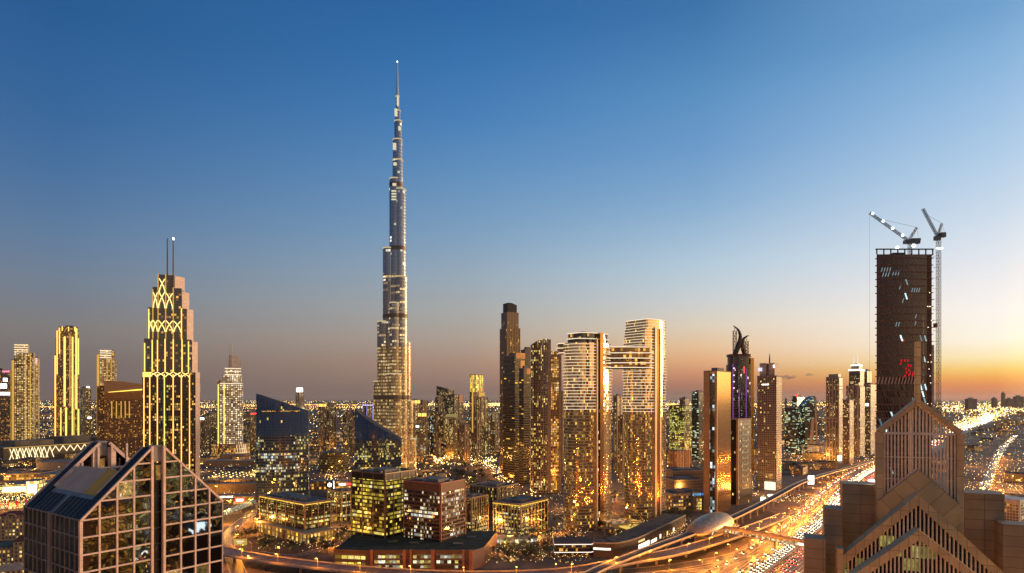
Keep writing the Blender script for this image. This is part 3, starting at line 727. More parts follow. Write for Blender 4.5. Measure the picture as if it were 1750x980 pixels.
for px, y0, y1 in ((1577, 535, 668), (1594, 590, 700)):
    MB().box(kx(px)*CY_-ct.o.location.x-.7, -.6, zof(y1, CY_), kx(px)*CY_-ct.o.location.x+.7, .4, zof(y0, CY_)).build('facade_rail', plain('pale_rail', (.5, .42, .36), .5), ct.o)
local_x = lambda px: kx(px)*CY_-ct.o.location.x
SLAT = plain('pale_slat', (.62, .40, .28), .5)
for i in range(15):
    x = .8+i*(cw-3)/15
    MB().beam((x, -2.6*math.sin(math.pi*max(0, min(1, x/cw)))-.3, zof(657, CY_)), (x+1.3, -2.6*math.sin(math.pi*max(0, min(1, x/cw)))-.3, zof(645, CY_)), .95, .18, (0, 1, 0)).build('pale_slat', SLAT, ct.o)
for px, py in ((1537, 617), (1543, 617), (1548, 617), (1536, 622), (1549, 625), (1553, 626), (1545, 631), (1550, 633), (1546, 637), (1552, 638), (1557, 638), (1543, 643), (1550, 641), (1556, 642), (1560, 640), (1541, 583)):
    x = kx(px)*CY_-ct.o.location.x; z = zof(py, CY_)
    MB().beam((x-.3, -2.5, z-.9), (x+.3, -2.5, z+.9), .95, .12, (0, 1, 0)).build('red_reflection', glow('red_reflection_glow', (.9, .02, .03), .75), ct.o)  # glowing patches stand in for a red sign reflected in the panels

for k in range(16):
    z = 62+5.4*random.randrange(int((ct.h-66)/5.4)); x = cw+random.uniform(.5, 4.8)
    MB().box(x-.25, .2, z+3.4, x+.25, .7, z+3.9).build('work_light', glow('work_light', (1, .8, .5), 3), ct.o)
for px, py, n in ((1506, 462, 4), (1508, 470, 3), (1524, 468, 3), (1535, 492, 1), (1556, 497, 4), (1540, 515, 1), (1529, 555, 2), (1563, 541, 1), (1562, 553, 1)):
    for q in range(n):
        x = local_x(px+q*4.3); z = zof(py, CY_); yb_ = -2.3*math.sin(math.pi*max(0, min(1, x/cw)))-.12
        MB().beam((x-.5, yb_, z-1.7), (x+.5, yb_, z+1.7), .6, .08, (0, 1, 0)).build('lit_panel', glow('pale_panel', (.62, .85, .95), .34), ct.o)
hc = thing('hoist_cage', 'small builders hoist cage climbing the open side of the unfinished tower', 'hoist', (ct.o.location.x+cw+7.2, CY_+1, zof(560, CY_)))
MB().box(-1, -1, 0, 1, 1, 3).build('cage', plain('crane_red', (.25, .06, .05), .5, .2), hc); MB().box(-1.1, -1.1, 3, 1.1, 1.1, 3.3).build('cage_roof', DARKM, hc)
CRN = plain('crane_steel', (.10, .10, .11), .5, .3); CRR = plain('crane_red', (.25, .06, .05), .5, .2)
def lattice(mb, p0, p1, w, n, r=.12):
    p0 = Vector(p0); p1 = Vector(p1); q = (p1-p0).to_track_quat('Z', 'Y'); L = (p1-p0).length
    C = [(-1, -1), (1, -1), (1, 1), (-1, 1)]
    def pt(i, k): return p0+q @ Vector((C[k % 4][0]*w/2, C[k % 4][1]*w/2, L*i/n))
    for k in range(4): mb.tube(pt(0, k), pt(n, k), r*1.25, n=4, cap=False)
    for i in range(n):
        for k in range(4):
            a, b = (k, k+1) if i % 2 else (k+1, k)
            mb.tube(pt(i, a), pt(i+1, b), r*.7, n=3, cap=False); mb.tube(pt(i, k), pt(i, k+1), r*.6, n=3, cap=False)
    return mb
def crane(label, Yc, mast, pivot, tip, back, lights, boxes, mw=2.0):
    X0 = kx(mast[0])*Yc
    c = thing('tower_crane', label, 'crane', (X0, Yc, 0), 0, 'luffing cranes of the unfinished tower')
    def p(px, py, y=0): return (kx(px)*Yc-X0, y, zof(py, Yc))
    z0 = max(2, zof(mast[1], Yc)); z1 = zof(mast[2], Yc)
    lattice(MB(), (0, 0, z0), (0, 0, z1), mw, max(3, int((z1-z0)/2.4)), .16).build('mast', CRN, c)
    lattice(MB(), p(*pivot), p(*tip), 1.5, 22, .15).build('jib', CRN, c)
    lattice(MB(), p(*pivot), p(*back), 1.2, 7, .13).build('tower_head', CRN, c)
    m = MB()
    for (a, b, c2, d2, dy) in boxes: m.box(p(a, 0)[0], -dy, zof(d2, Yc), p(c2, 0)[0], dy, zof(b, Yc))
    m.build('counterweight', plain('crane_body', (.12, .14, .14), .5, .2), c)
    t0 = p(*back); t1 = Vector(p(*pivot)).lerp(Vector(p(*tip)), .8)
    MB().tube(t0, t1, .10, n=4).build('pendant_line', CRN, c)
    for px_ in (boxes[0][0]+2, boxes[0][2]-1): MB().tube(t0, p(px_, boxes[0][1]), .08, n=4).build('back_stay', CRN, c)
    for k, (px, py, r) in enumerate(lights):
        q = p(px, py, -1.2); m = MB()
        n = 8
        for i in range(5):
            for j in range(n):
                def sp(i, j): a = math.pi*i/5; b = 2*math.pi*j/n; return (q[0]+r*math.sin(a)*math.cos(b), q[1]+r*math.sin(a)*math.sin(b), q[2]+r*math.cos(a))
                m.face([sp(i, j), sp(i+1, j), sp(i+1, j+1), sp(i, j+1)])
        m.build('floodlight', L_COOL, c)
    return c
c1 = crane('crane on the roof with a low boom carrying white lamps', 515, (1555, 436, 412), (1553, 412), (1486, 364), (1567, 389), [(1490, 366, .95), (1508, 379, .95), (1524, 391, .95), (1541, 403, .95), (1532, 424, 1.2), (1560, 421, 1.3)], [(1545, 411, 1571, 417, 1.6), (1558, 408, 1572, 412, 1.4)])
MB().tube((kx(1486)*515-c1.location.x, 0, zof(365, 515)), (kx(1486)*515-c1.location.x, 0, zof(660, 515)), .07, n=4).build('hoist_line', plain('hoist_line', (.4, .42, .45), .6), c1)
c2 = crane('crane on a tall lattice mast outside the tower, boom raised steeply', 508, (1604, 725, 405), (1602, 404), (1577, 357), (1610, 382), [(1600, 425, .7), (1604, 425.5, .8), (1608, 425, .7)], [(1606, 398, 1615, 406, 1.5), (1597, 404, 1606, 411, 1.4)], 2.3)
for k, py in enumerate(range(440, 700, 18)): MB().tube((0, 0, zof(py, 508)), (-6, -2, zof(py, 508)), .12, n=4).build('mast_tie', CRN, c2)
# ------------------------------------------------------------------ tall towers of the left skyline
def strips(t, face, us, z0s, z1s, w, mat, name='light_strip', out=.35):
    for u, a, b in zip(us, z0s, z1s):
        if face == 'r': MB().box(u-w/2, -out, a, u+w/2, .05, b).build(name, mat, t.o)
        else: MB().box(-out, u-w/2, a, .05, u+w/2, b).build(name, mat, t.o)
def local(t, px, Y=None):
    # metres along the right face (y = 0) where column px falls
    X, Yc = t.o.location.x, t.o.location.y; c, s = math.cos(t.o.rotation_euler.z), math.sin(t.o.rotation_euler.z); k = kx(px)
    return (k*Yc-X)/(c-k*s)
def tier(t, x0, x1, y0, y1, z0, z1, mat, name='tier', roof=None):
    return MB().box(x0, y0, z0, x1, y1, z1, 0, 1).build(name, [mat, roof or ROOF], t.o)

# big stepped tower with gold lit ribs and two masts
BT = tower('ribbed_skyscraper', 'tall stepped dark tower with gold lit ribs and twin masts', 'skyscraper', 243, 243, 334, 636, 940, 20,
           facade('ribbed_glass', (.016, .018, .020), (.05, .04, .03), 3.8, 2.6, .25, .28, .17, [(1, .58, .12), (1, .7, .22), (.8, .95, .7), (1, .5, .1)], .85, .10, 0, 1.7, seed=21, clus=(0, 2.4)), depth=64, parapet=0, plant=False)
Yb = 955
BTG = facade('ribbed_glass_high', (.05, .055, .06), (.05, .045, .04), 3.8, 3.4, .12, .22, .10, WARM, .8, .08, 0, 1.9, seed=22)
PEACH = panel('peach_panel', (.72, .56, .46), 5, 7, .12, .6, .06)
def bz(py): return zof(py, Yb)
def bx(px): return local(BT, px)
for x0, x1, yt, yb, d0 in ((246, 327, 580, 636, 5), (252, 319, 527, 580, 10), (260, 310, 492, 527, 15), (269, 297, 470, 492, 20)):
    tier(BT, bx(x0), bx(x1), d0*.25, 60-d0, bz(yb), bz(yt), BTG)
for x0, x1, yt, yb, y in ((328, 337, 583, 640, 2), (318, 329, 527, 640, 3), (304, 321, 497, 528, 4), (287, 312, 469, 497, 5), (334, 341, 636, 860, 1)):
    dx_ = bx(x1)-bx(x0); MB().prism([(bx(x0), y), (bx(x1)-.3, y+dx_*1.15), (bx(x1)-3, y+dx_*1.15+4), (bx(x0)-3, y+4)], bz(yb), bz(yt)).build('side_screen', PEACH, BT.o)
ribs = [(246, 640, 860), (256, 640, 860), (269, 640, 860), (281, 640, 860), (296, 640, 860), (310, 640, 860), (324, 640, 860)]
for px, a, b in ribs: MB().box(bx(px)-.58, -.9, bz(b), bx(px)+.58, .1, bz(a)).build('lit_rib', L_GOLD, BT.o)
for px, a, b in ((247, 588, 636), (260, 582, 636), (269, 582, 636), (282, 580, 636), (296, 580, 636), (311, 580, 636), (322, 583, 636), (254, 530, 580), (261, 497, 580), (270, 470, 580), (283, 470, 580), (296, 492, 580), (310, 527, 580)):
    MB().box(bx(px)-.6, .0, bz(b), bx(px)+.6, 1.2, bz(a)).build('lit_rib', L_GOLD if a > 520 else L_GOLD2, BT.o)
BT_S = glow('arch_light', (1, .68, .22), 2.4)
def cross(x0, x1, y0, y1, yy=-.6, r=.6):
    # a pair of lit bars bowed like a wishbone
    for s_ in (0, 1):
        a, b = (x0, x1) if s_ else (x1, x0); pts = []
        for k in range(7):
            u = k/6; pts.append((bx(a+(b-a)*(u**1.7)), yy, bz(y1+(y0-y1)*u)))
        m = MB()
        for p, q in zip(pts, pts[1:]): m.tube(p, q, r, n=5)
        m.build('arch_light', BT_S, BT.o)
for x0, x1 in ((257, 268), (269, 281), (283, 295), (297, 309), (311, 323)): cross(x0, x1, 637, 645, -1.0, .55)
for x0, x1 in ((254, 261), (262, 269), (271, 282), (284, 295), (297, 309)): cross(x0, x1, 549, 568)
for x0, x1, a, b in ((262, 269, 502, 528), (271, 282, 500, 528), (284, 295, 502, 528), (272, 282, 478, 502)): cross(x0, x1, a, b)
MB().box(bx(244), -1.0, bz(645), bx(258), 0, bz(637)).build('lit_band', L_GOLD, BT.o)
for px, a, b in ((285.5, 408, 470), (295.5, 406, 500)): MB().tube((bx(px), 3, bz(b)), (bx(px), 3, bz(a)), .95, .7, 8).build('mast', plain('mast_metal', (.16, .12, .10), .5, .4), BT.o)
MB().box(bx(294.6), 2.2, bz(410), bx(297), 3.8, bz(406)).build('mast_lamp', L_WHITE, BT.o)

# gold striped towers by the mall
def gold_tower(label, x0, x1, Y, tiers, body, strip_px, name='gold_lit_tower'):
    t = T(); X = kx(x0)*Y; t.o = thing(name, label, 'tower', (X, Y, 0), R(32))
    m = lambda px: local(t, px)
    for i, (a, b, yt, yb, d0) in enumerate(tiers): MB().box(m(a), d0, zof(yb, Y), m(b), 50-d0, zof(yt, Y), 0, 1).build('tier', [body, ROOF], t.o)
    for px, a, b, w, d0, mat_ in strip_px: MB().box(m(px)-w/2, d0-.9, zof(b, Y), m(px)+w/2, d0-.02, zof(a, Y)).build('light_strip', mat_, t.o)
    t.m = m; t.Y = Y; return t
HOTEL = facade('hotel_front', (.03, .022, .015), (.20, .13, .06), 3.7, 2.4, .30, .30, .28, AMBER, .9, .15, 0, 1.6, seed=31, clus=(.2, 2))
BALC = facade('balcony_gold', (.10, .06, .025), (.34, .22, .09), 4.6, 5.0, .34, .55, 1.0, [(1, .60, .18), (1, .66, .24), (1, .74, .36), (1, .56, .14)], 1.1, .3, 0, 1.5, seed=33, clus=(.75, 1.6), fvar=.1, int_sc=.15)
gt = gold_tower('gold striped tower with stepped corners rising alone above the mall roof', 93, 136, 1800,
    [(93, 135, 645, 790, 0), (94, 135, 605, 645, 1), (95, 135, 577, 605, 3), (97, 134, 565, 577, 6), (101, 133, 557, 565, 9)], HOTEL,
    [(94.5, 608, 760, 3, 0, L_GOLD), (97.5, 565, 640, 2.4, 1, L_GOLD), (101.5, 560, 760, 2.6, 3, L_GOLD), (110.5, 575, 695, 4.5, 0, L_GOLD), (113, 697, 758, 4, -1, L_GOLD), (119.5, 572, 695, 2.6, 0, L_GOLD2), (124, 575, 758, 3.4, -1, L_GOLD), (130.5, 560, 700, 4.2, 0, L_GOLD), (134, 700, 758, 3.5, 0, L_GOLD), (104, 697, 758, 2.2, 0, L_GOLD), (127, 640, 758, 2.0, 0, L_GOLD2), (134, 577, 640, 2.6, 0, L_GOLD), (117, 557, 572, 2, 8, L_GOLD), (106, 557, 575, 2, 8, L_GOLD), (128, 557, 565, 3, 8, L_GOLD)])
MB().box(gt.m(112), 10, zof(557, 1800), gt.m(124), 30, zof(555, 1800)).build('plant_room', DARKM, gt.o)
g2 = gold_tower('broad residential tower with glowing balconies, beside the mall lattice front', 20, 58, 1820,
    [(20, 30, 614, 790, 0), (28, 57, 602, 790, -2), (24, 47, 587, 614, 6)], BALC, [(22, 616, 760, 5, 0, L_GOLD2), (44, 604, 760, 2.2, -2, L_GOLD2), (52, 606, 760, 2.2, -2, L_GOLD2)])
for k in range(5): MB().box(g2.m(24)-.6, 4.8, zof(590+k*4, 1820), g2.m(47)+.6, 5.9, zof(588.5+k*4, 1820)).build('crown_band', L_LED, g2.o)
g3 = gold_tower('slim tower with a pink lit cap half hidden by the glowing balconies', 57, 65, 1900, [(57, 65, 612, 790, 0)], BALC, [(61, 612, 622, 8, 0, glow('pink_cap', (1, .6, .55), 1.0))])
MB().box(g3.m(58), 6, zof(612, 1900), g3.m(64), 30, zof(609, 1900)).build('crown', STEEL, g3.o)
g4 = gold_tower('gold balcony tower partly behind the curved roof hotel', 165, 199, 1850, [(165, 175, 606, 790, 0), (170, 196, 598, 790, -3), (193, 199, 614, 790, 1)], BALC,
    [(167.5, 607, 760, 6, 0, L_GOLD2), (183, 606, 650, 2, -3, L_GOLD2), (190, 612, 650, 2, -3, L_GOLD2)])
for k in range(4): MB().box(g4.m(171)-.6, -4.2, zof(600+k*4, 1850), g4.m(190)+.6, -3.1, zof(598.5+k*4, 1850)).build('crown_band', L_LED, g4.o)
g5 = gold_tower('dark block at the frame edge with bright white and pink signs', -30, 18, 1750, [(-30, 17, 632, 800, 0)], facade('dim_block', (.03, .025, .03), (.12, .09, .07), 4, 3, .2, .3, .3, AMBER, .5, .2, seed=35), [(9, 646, 652, 9, 0, L_WHITE), (6, 656, 664, 14, 0, L_WHITE), (4, 670, 676, 34, 0, glow('sign_white', (1, .9, .9), 1.6)), (10, 633, 636, 16, 0, glow('sign_pink', (1, .25, .4), 1.4))], 'office_block')
MB().box(0, 10, zof(632, 1750), 40, 30, zof(629, 1750)).build('plant_room', DARKM, g5.o)
# curved roof hotel in brown
HB = T(); HB.o = thing('curved_roof_hotel', 'brown hotel block with a sweeping curved roof lit yellow underneath', 'hotel', (kx(178)*1450, 1450, 0), R(28))
def hm(px): return local(HB, px)
HBM = facade('brown_hotel_front', (.05, .024, .012), (.22, .105, .045), 3.9, 2.7, .34, .34, .30, AMBER, .55, .25, 0, 1.5, seed=36, clus=(.3, 1.6))
wall_ = []
m = MB(); n = 12; pts = []
for k in range(n+1):
    u = k/n; px = 178+u*70; pts.append((hm(px), zof(652+10*u**.5*0+ (1-u)*0 + 12*u*0, 1450)-0*u))
z_l, z_r = zof(690, 1450), zof(682, 1450)
m.box(0, 0, 0, hm(246), 40, zof(684, 1450), 0, 1); m.build('walls', [HBM, ROOF], HB.o)
m = MB()
for k in range(n):
    a, b = k/n, (k+1)/n
    def zt(u): return zof(651+6*u*u, 1450)
    def zbm(u): return zof(672-6*u, 1450)
    xa, xb = a*hm(248), b*hm(248)
    m.face([(xa, -3, zbm(a)), (xb, -3, zbm(b)), (xb, 2, zt(b)), (xa, 2, zt(a))]); m.face([(xa, 2, zt(a)), (xb, 2, zt(b)), (xb, 42, zt(b)-4), (xa, 42, zt(a)-4)]); m.face([(xa, 6, zof(684, 1450)), (xb, 6, zof(684, 1450)), (xb, -3, zbm(b)), (xa, -3, zbm(a))])
m.face([(0, -3, zbm(0)), (0, 2, zt(0)), (0, 42, zt(0)-4), (0, 42, 190), (0, 6, zof(684, 1450))])
m.build('curved_roof', plain('copper_roof', (.40, .20, .08), .5, .2), HB.o)
m = MB()
for k in range(n): 
    a, b = .1+.9*k/n, .1+.9*(k+1)/n; m.tube((a*hm(248), -3.6, zbm(a)+1-3*a*0), (b*hm(248), -3.6, zbm(b)+1), 1.3*(.3+a), 1.3*(.3+b), 6)
m.build('roof_uplight', L_YEL, HB.o)
for px in (191, 199, 207, 214, 221): MB().box(hm(px)-1, -1, zof(715, 1450), hm(px)+1, -.05, zof(686, 1450)).build('light_strip', L_GOLD2, HB.o)
MB().box(hm(165)*0-14, 4, 0, -.05, 30, zof(660, 1450)).build('stair_tower', HBM, HB.o)
# hotel with arched sail top
AD = tower('sail_top_hotel', 'pale floodlit hotel tower with a curved sail fin and twin needles', 'hotel', 375, 375, 415, 655, 1650, 22, facade('pale_lit_hotel', (.10, .07, .04), (.46, .36, .24), 4.8, 5.2, .36, .46, 1.0, [(1, .74, .40), (1, .82, .55), (1, .68, .3), (1, .9, .75)], 1.25, .3, 0, 1.5, seed=41, clus=(.75, 1.6), fvar=.1, int_sc=.15), depth=45, parapet=0, plant=False)
Ya = 1650; am = lambda px: local(AD, px)
ADM = bpy.data.objects[AD.o.children[0].name].data.materials[0]
for a, b, yt, yb in ((380, 413, 640, 655), (385, 411, 628, 640)): tier(AD, am(a), am(b), 2, 40, zof(yb, Ya), zof(yt, Ya), ADM)
MB().box(am(371.5), 3, 0, am(377), 40, zof(650, Ya)).build('side_wing', facade('gold_wing', (.05, .03, .02), (.3, .2, .08), 4, 2, .2, .3, .4, AMBER, .9, seed=42), AD.o)
sail = [(am(390), zof(628, Ya)), (am(412), zof(628, Ya)), (am(412.5), zof(620, Ya)), (am(411), zof(614, Ya)), (am(407), zof(609, Ya)), (am(400), zof(606, Ya)), (am(391), zof(605, Ya))]
wallpoly(MB(), sail, 8, 14).build('sail_fin', plain('sail_panel', (.8, .68, .56), .5), AD.o)
for px, a, b in ((393, 587, 640), (396, 585, 640)): MB().tube((am(px), 7, zof(b, Ya)), (am(px), 7, zof(a, Ya)), 1.0, .6, 6).build('needle', plain('pale_needle', (.6, .52, .4), .4, .5), AD.o)
for py in (629, 634, 640, 655): MB().box(am(384 if py < 650 else 376), .4, zof(py+1.4, Ya), am(412), 1.4 if py < 650 else -.6, zof(py, Ya)).build('crown_band', L_LED, AD.o)
for px in (373, 383): MB().box(am(px)-1, -.8, zof(765, Ya), am(px)+1, -.05 if px > 376 else 2.9, zof(657, Ya)).build('light_strip', L_GOLD, AD.o)
m = MB(); pd = [(am(394)+46*math.cos(a), 20+44*math.sin(a)) for a in [2*math.pi*i/28 for i in range(28)]]
m.prism(pd, 0, 36).build('podium', [facade('hotel_podium', (.1, .07, .03), (.35, .25, .1), 5, 3, .25, .3, .7, AMBER, .9, .3, seed=43, clus=(.6, 1.4)), ROOF], AD.o)
for k in range(5): 
    a = -1.15+k*.14; MB().beam((am(394)+46.4*math.cos(a), 20+44.4*math.sin(a), 4), (am(394)+46.4*math.cos(a-.1), 20+44.4*math.sin(a-.1), 34), 1.0, .6, (0, 1, 0)).build('arch_light', L_LED, AD.o)

# ------------------------------------------------------------------ blue glass pair with slanted tops
def slant(label, xl, xr, ytl, ytr, Y, depth, seed, bulge, yb_cut=None, notch=0, rot=17):
    X = kx(xl)*Y; t = T(); t.Y = Y; t.o = thing('slanted_glass_tower', label, 'office tower', (X, Y, 0), R(rot), 'slanted blue glass towers'); t.w = local(t, xr)
    FA = facade('blue_glass_%d' % seed, (.014, .05, .11), (.02, .03, .045), 3.7, 2.0, .16, .30, .36, OFFICE if seed == 2 else [(.95, .72, .2), (.95, .9, .7), (.8, .95, .95), (1, .55, .15)], .80, .06, .0, 2.0, seed=50+seed, clus=(0, 2.2), fvar=.9, groups=1.0, int_sc=.8)
    FT = facade('blue_glass_top_%d' % seed, (.02, .095, .27), (.025, .06, .14), 3.7, 2.0, .16, .06, .012, OFFICE, .8, .06, 0, 1.9, seed=60+seed, clus=(0, 2))  # reflected sky put into a brighter blue base colour up here
    n = 14; poly = []
    for i in range(n+1):
        u = i/n; poly.append((u*t.w, -bulge*math.sin(math.pi*u)))
    poly += [(t.w+1, depth*.5), (t.w*.95, depth), (t.w*.05, depth), (-1, depth*.5)]
    zl, zr = zof(ytl, Y), zof(ytr, Y)
    def top(p): 
        u = min(max(p[0]/t.w, 0), 1); return zl+(zr-zl)*(u if notch == 0 else u**.75)
    zc = zof(yb_cut, Y)
    m = MB(); m.prism(poly, 0, zc, 0, 1, top=False); m.build('glass_shaft', [FA], t.o)
    m = MB(); m.prism(poly, zc, 0, 0, 1, ztops=[max(zc+.5, top(p)) for p in poly]); m.build('glass_crown', [FT, DARKROOF], t.o)
    for i in range(0, n+1):
        for u in ((i/n), ((i+.5)/n)):
            if u > 1: continue
            x, y = u*t.w, -bulge*math.sin(math.pi*u)
            MB().box(x-.14, y-.55, 12, x+.14, y-.02, top((x, 0))).build('vertical_fin', plain('blue_fin', (.05, .09, .15), .35, .5, .1), t.o)
    for x in (0.6, t.w-.6): MB().tube((x, -.5, 0), (x, -.5, 12), 1.1, n=10).build('leg', plain('pale_leg', (.42, .42, .3), .6), t.o)
    return t
b1 = slant('broad blue glass tower with its top sloping down from one corner', 438, 527, 673, 703, 860, 38, 1, 7, 745)
MB().box(b1.w*.1, -7.4, zof(704, 860), b1.w*.84, -3.5, zof(702, 860)).build('lit_band', facade('amber_row', (.02, .02, .02), (.01, .02, .04), 1.6, 1.5, .3, .1, .75, AMBER, 1.0, seed=70), b1.o)
b2 = slant('lower blue glass tower with steep slanted top in front of the tallest tower', 607, 686, 698, 752, 1000, 40, 2, 6, 752, 1, 9)

# ------------------------------------------------------------------ central towers
BRZ = facade('bronze_stripe', (.06, .038, .026), (.26, .16, .10), 3.8, 3.6, .42, .06, .05, AMBER, .8, .12, .35, 1.8, seed=81, clus=(0, 2.5), frough=.35, fmetal=.4)
BRG = facade('bronze_gold', (.30, .16, .06), (.30, .19, .10), 3.8, 2.6, .30, .10, .06, AMBER, .8, .12, .7, 1.8, seed=82, frough=.3, fmetal=.6)
Y1 = 1300
br = tower('bronze_tower', 'slim bronze tower with dark rounded cap, tallest of the centre cluster', 'tower', 854, 866, 889, 560, Y1, 30, BRZ, parapet=0, plant=False)
for k, (i, yt, yb) in enumerate(((2.2, 533, 560), (5, 520, 533))): MB().prism(rect(br.w, br.d, i), zof(yb, Y1), zof(yt, Y1), 0, 1).build('tier', [BRZ if k == 0 else plain('dark_cap', (.03, .025, .03), .2, .3), DARKROOF], br.o)
capz = zof(520, Y1); w_ = br.w
m = MB(); q = [(5+ (w_-10)*i/8, capz+ (zof(516.5, Y1)-capz)*math.sin(math.pi*(.35+.65*i/8))) for i in range(9)]
wallpoly(m, [(5, capz-.1)]+q+[(w_-5, capz-.1)], 5, br.d-5); m.build('rounded_cap', plain('dark_cap', (.03, .025, .03), .2, .3), br.o)
for u in lerpn(.6, br.w-.6, 6): MB().box(u-.55, -.8, 0, u+.55, 0, br.h).build('pilaster', BRG, br.o)
DST = facade('dark_striped', (.014, .010, .008), (.045, .026, .018), 4.2, 6.0, .05, .52, .05, [(1, .55, .08), (1, .62, .15), (1, .7, .3), (1, .5, .1)], 1.1, .1, 0, 1.9, seed=84, clus=(0, 2.6), frough=.3)
dk = tower('dark_striped_tower', 'dark horizontal striped tower with a copper cap panel, before the bronze one', 'tower', 860, 880, 897, 608, 1150, 36, DST, parapet=1)
bands(dk, 8, dk.h-8, 8.4, .35, .7, plain('dark_band', (.055, .034, .024), .5, .3))
MB().box(dk.w*.1, -.5, zof(613, 1150), dk.w+.4, 6, zof(603, 1150)).build('copper_cap', plain('copper', (.55, .30, .12), .4, .5), dk.o)
MB().box(dk.w*.55, -.45, zof(680, 1150), dk.w*.98, .05, zof(616, 1150)).build('mirror_strip', plain('gold_mirror', (.45, .28, .14), .12, .9, .1), dk.o)
dk2 = tower('dark_striped_tower', 'dark striped tower squeezed between copper capped neighbour and arched roof block', 'tower', 887, 895, 908, 630, 1120, 36, DST, parapet=1)
bands(dk2, 8, dk2.h-8, 8.4, .35, .7, plain('dark_band', (.055, .034, .024), .5, .3))
MB().box(dk2.w*.35, -.4, zof(640, 1120), dk2.w+.3, .1, zof(630, 1120)).build('copper_cap', plain('copper', (.55, .30, .12), .4, .5), dk2.o)
gr = tower('grey_tower', 'plain grey tower top peeking out behind the arched roof block', 'tower', 890, 898, 912, 598, 1330, 25, facade('grey_block', (.05, .05, .05), (.20, .17, .14), 4, 3, .3, .3, .06, WARM, .7, .2, seed=86))
# arched roof beige tower with a separate column wing
ARC = facade('beige_grid', (.05, .04, .03), (.55, .39, .22), 3.7, 2.6, .30, .26, .26, [(1, .66, .14), (1, .75, .28), (.8, .95, .6), (.6, .8, 1)], .95, .10, .0, 1.8, seed=88, clus=(0, 2.2))
YC3 = 1040
ar = T(); ar.o = thing('arched_roof_tower', 'beige gridded tower with an arched roofline, joined to the white banded pair', 'tower', (kx(907)*YC3, YC3, 0)); am3 = lambda px: (px-907)/F*YC3
pl = [(am3(907+30*i/8), -6*math.sin(math.pi*(i/8)*.5)) for i in range(9)]+[(am3(937), 30), (am3(907), 30)]
tz_ = [zof(590-10*math.sin(math.pi*.5*min(1, i/6)), YC3) for i in range(9)]+[zof(581, YC3), zof(588, YC3)]
MB().prism(pl, 0, 0, 0, 1, ztops=tz_).build('walls', [ARC, ROOF], ar.o)
MB().box(am3(935), -7.5, 0, am3(941), 26, zof(581, YC3)).build('corner_column', panel('beige_column', (.44, .30, .17), 4, 3.7, .2, .6, .1), ar.o)
MB().box(am3(941), -3, 0, am3(958), 26, zof(601, YC3)).build('wing', [facade('gold_grid', (.30, .18, .06), (.44, .28, .12), 3.7, 2.5, .26, .25, .75, AMBER, .9, .12, .55, 1.8, seed=89, clus=(.1, 2)), ROOF], ar.o)
MB().box(am3(955), -6, 0, am3(959), 20, zof(590, YC3)).build('edge_column', panel('beige_column', (.44, .30, .17), 4, 3.7, .2, .6, .1), ar.o)
for px in lerpn(912, 932, 6): MB().box(am3(px)-.3, -6.8, 0, am3(px)+.3, -1.5, zof(590-9*math.sin(math.pi*.5*min(1, (px-907)/22)), YC3)).build('mullion', panel('beige_column', (.44, .30, .17), 4, 3.7, .2, .6, .1), ar.o)

# white banded twin towers with the sky bridge
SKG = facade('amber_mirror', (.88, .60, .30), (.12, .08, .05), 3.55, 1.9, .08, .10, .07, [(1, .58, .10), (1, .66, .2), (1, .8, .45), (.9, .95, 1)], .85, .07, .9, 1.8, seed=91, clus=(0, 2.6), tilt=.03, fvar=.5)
SKD = facade('dark_core_glass', (.03, .018, .012), (.06, .035, .02), 3.55, 2, .05, .1, .06, [(1, .8, .4), (.9, .95, 1), (1, .6, .2), (.6, .6, 1)], 1.0, .08, .2, 1.8, seed=92)
SLABM = plain('slab_soffit', (.55, .42, .3), .6)
def ell(a, b, n=40, p=2.15): 
    out = []
    for i in range(n):
        t_ = 2*math.pi*i/n; c, s = math.cos(t_), math.sin(t_)
        out.append((a*math.copysign(abs(c)**(2/p), c), b*math.copysign(abs(s)**(2/p), s)))
    return out
def banded(label, x0, x1, Y, ytop, steps, core, rot):
    cx_ = (x0+x1)/2; a = (x1-x0)/2/F*Y; t = T(); t.Y = Y; t.a = a
    t.o = thing('banded_twin_tower', label, 'skyscraper', (kx(cx_)*Y, Y+18, 0), R(38), 'white banded twin towers')
    a *= 1.16
    b = 20.0; Yf = Y
    def prof(z):
        for zz, l, r in steps:
            if z < zz: return l, r
        return steps[-1][1:]
    ztop = zof(ytop, Y); H = 3.55; n = int(ztop/H)
    base = ell(a, b)
    for (zlo, (zhi, l, r)) in zip([0]+[s[0] for s in steps], steps):
        poly = [((max(p[0], -a*l) if p[0] < 0 else min(p[0], a*r)), p[1]) for p in base]
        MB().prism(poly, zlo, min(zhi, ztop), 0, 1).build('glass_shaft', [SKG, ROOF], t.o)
    meshes = {}
    for k in range(2, n+1):
        z = k*H; l, r = prof(z-1); hi = z > zof(705, Y)
        bulge = 1.0+(.06 if zof(650, Y) < z < zof(618, Y) else 0)
        key = (l, r, hi, bulge)
        if key not in meshes:
            poly = [((max(p[0], -a*l) if p[0] < 0 else min(p[0], a*r))*1.035*bulge, p[1]*1.05) for p in base]
            o = MB().prism(poly, 0, .6, 0, 1, bot=True).build('floor_slab', [L_LED if hi else L_LED2, SLABM], t.o)  # edge strips; the brighter upper glow also stands in for reflected sun
            meshes[key] = o; o.location = (0, 0, z)
        else: dup(meshes[key], (0, 0, z), parent=t.o)
    for px0, px1, yt, dep, mt in core:
        xa, xb = [((kx(q)*(Y+4)-t.o.location.x)-(b-1)*math.sin(R(38)))/math.cos(R(38)) for q in (px0, px1)]
        MB().box(xa, -b-2-dep, 0, xb, b*.6, zof(yt, Y)).build('core_blade', mt, t.o)
    return t
ORG = plain('orange_mirror', (.50, .27, .11), .16, .85, .15, .05); TANM = plain('tan_blade', (.62, .47, .30), .35, .4, .1)
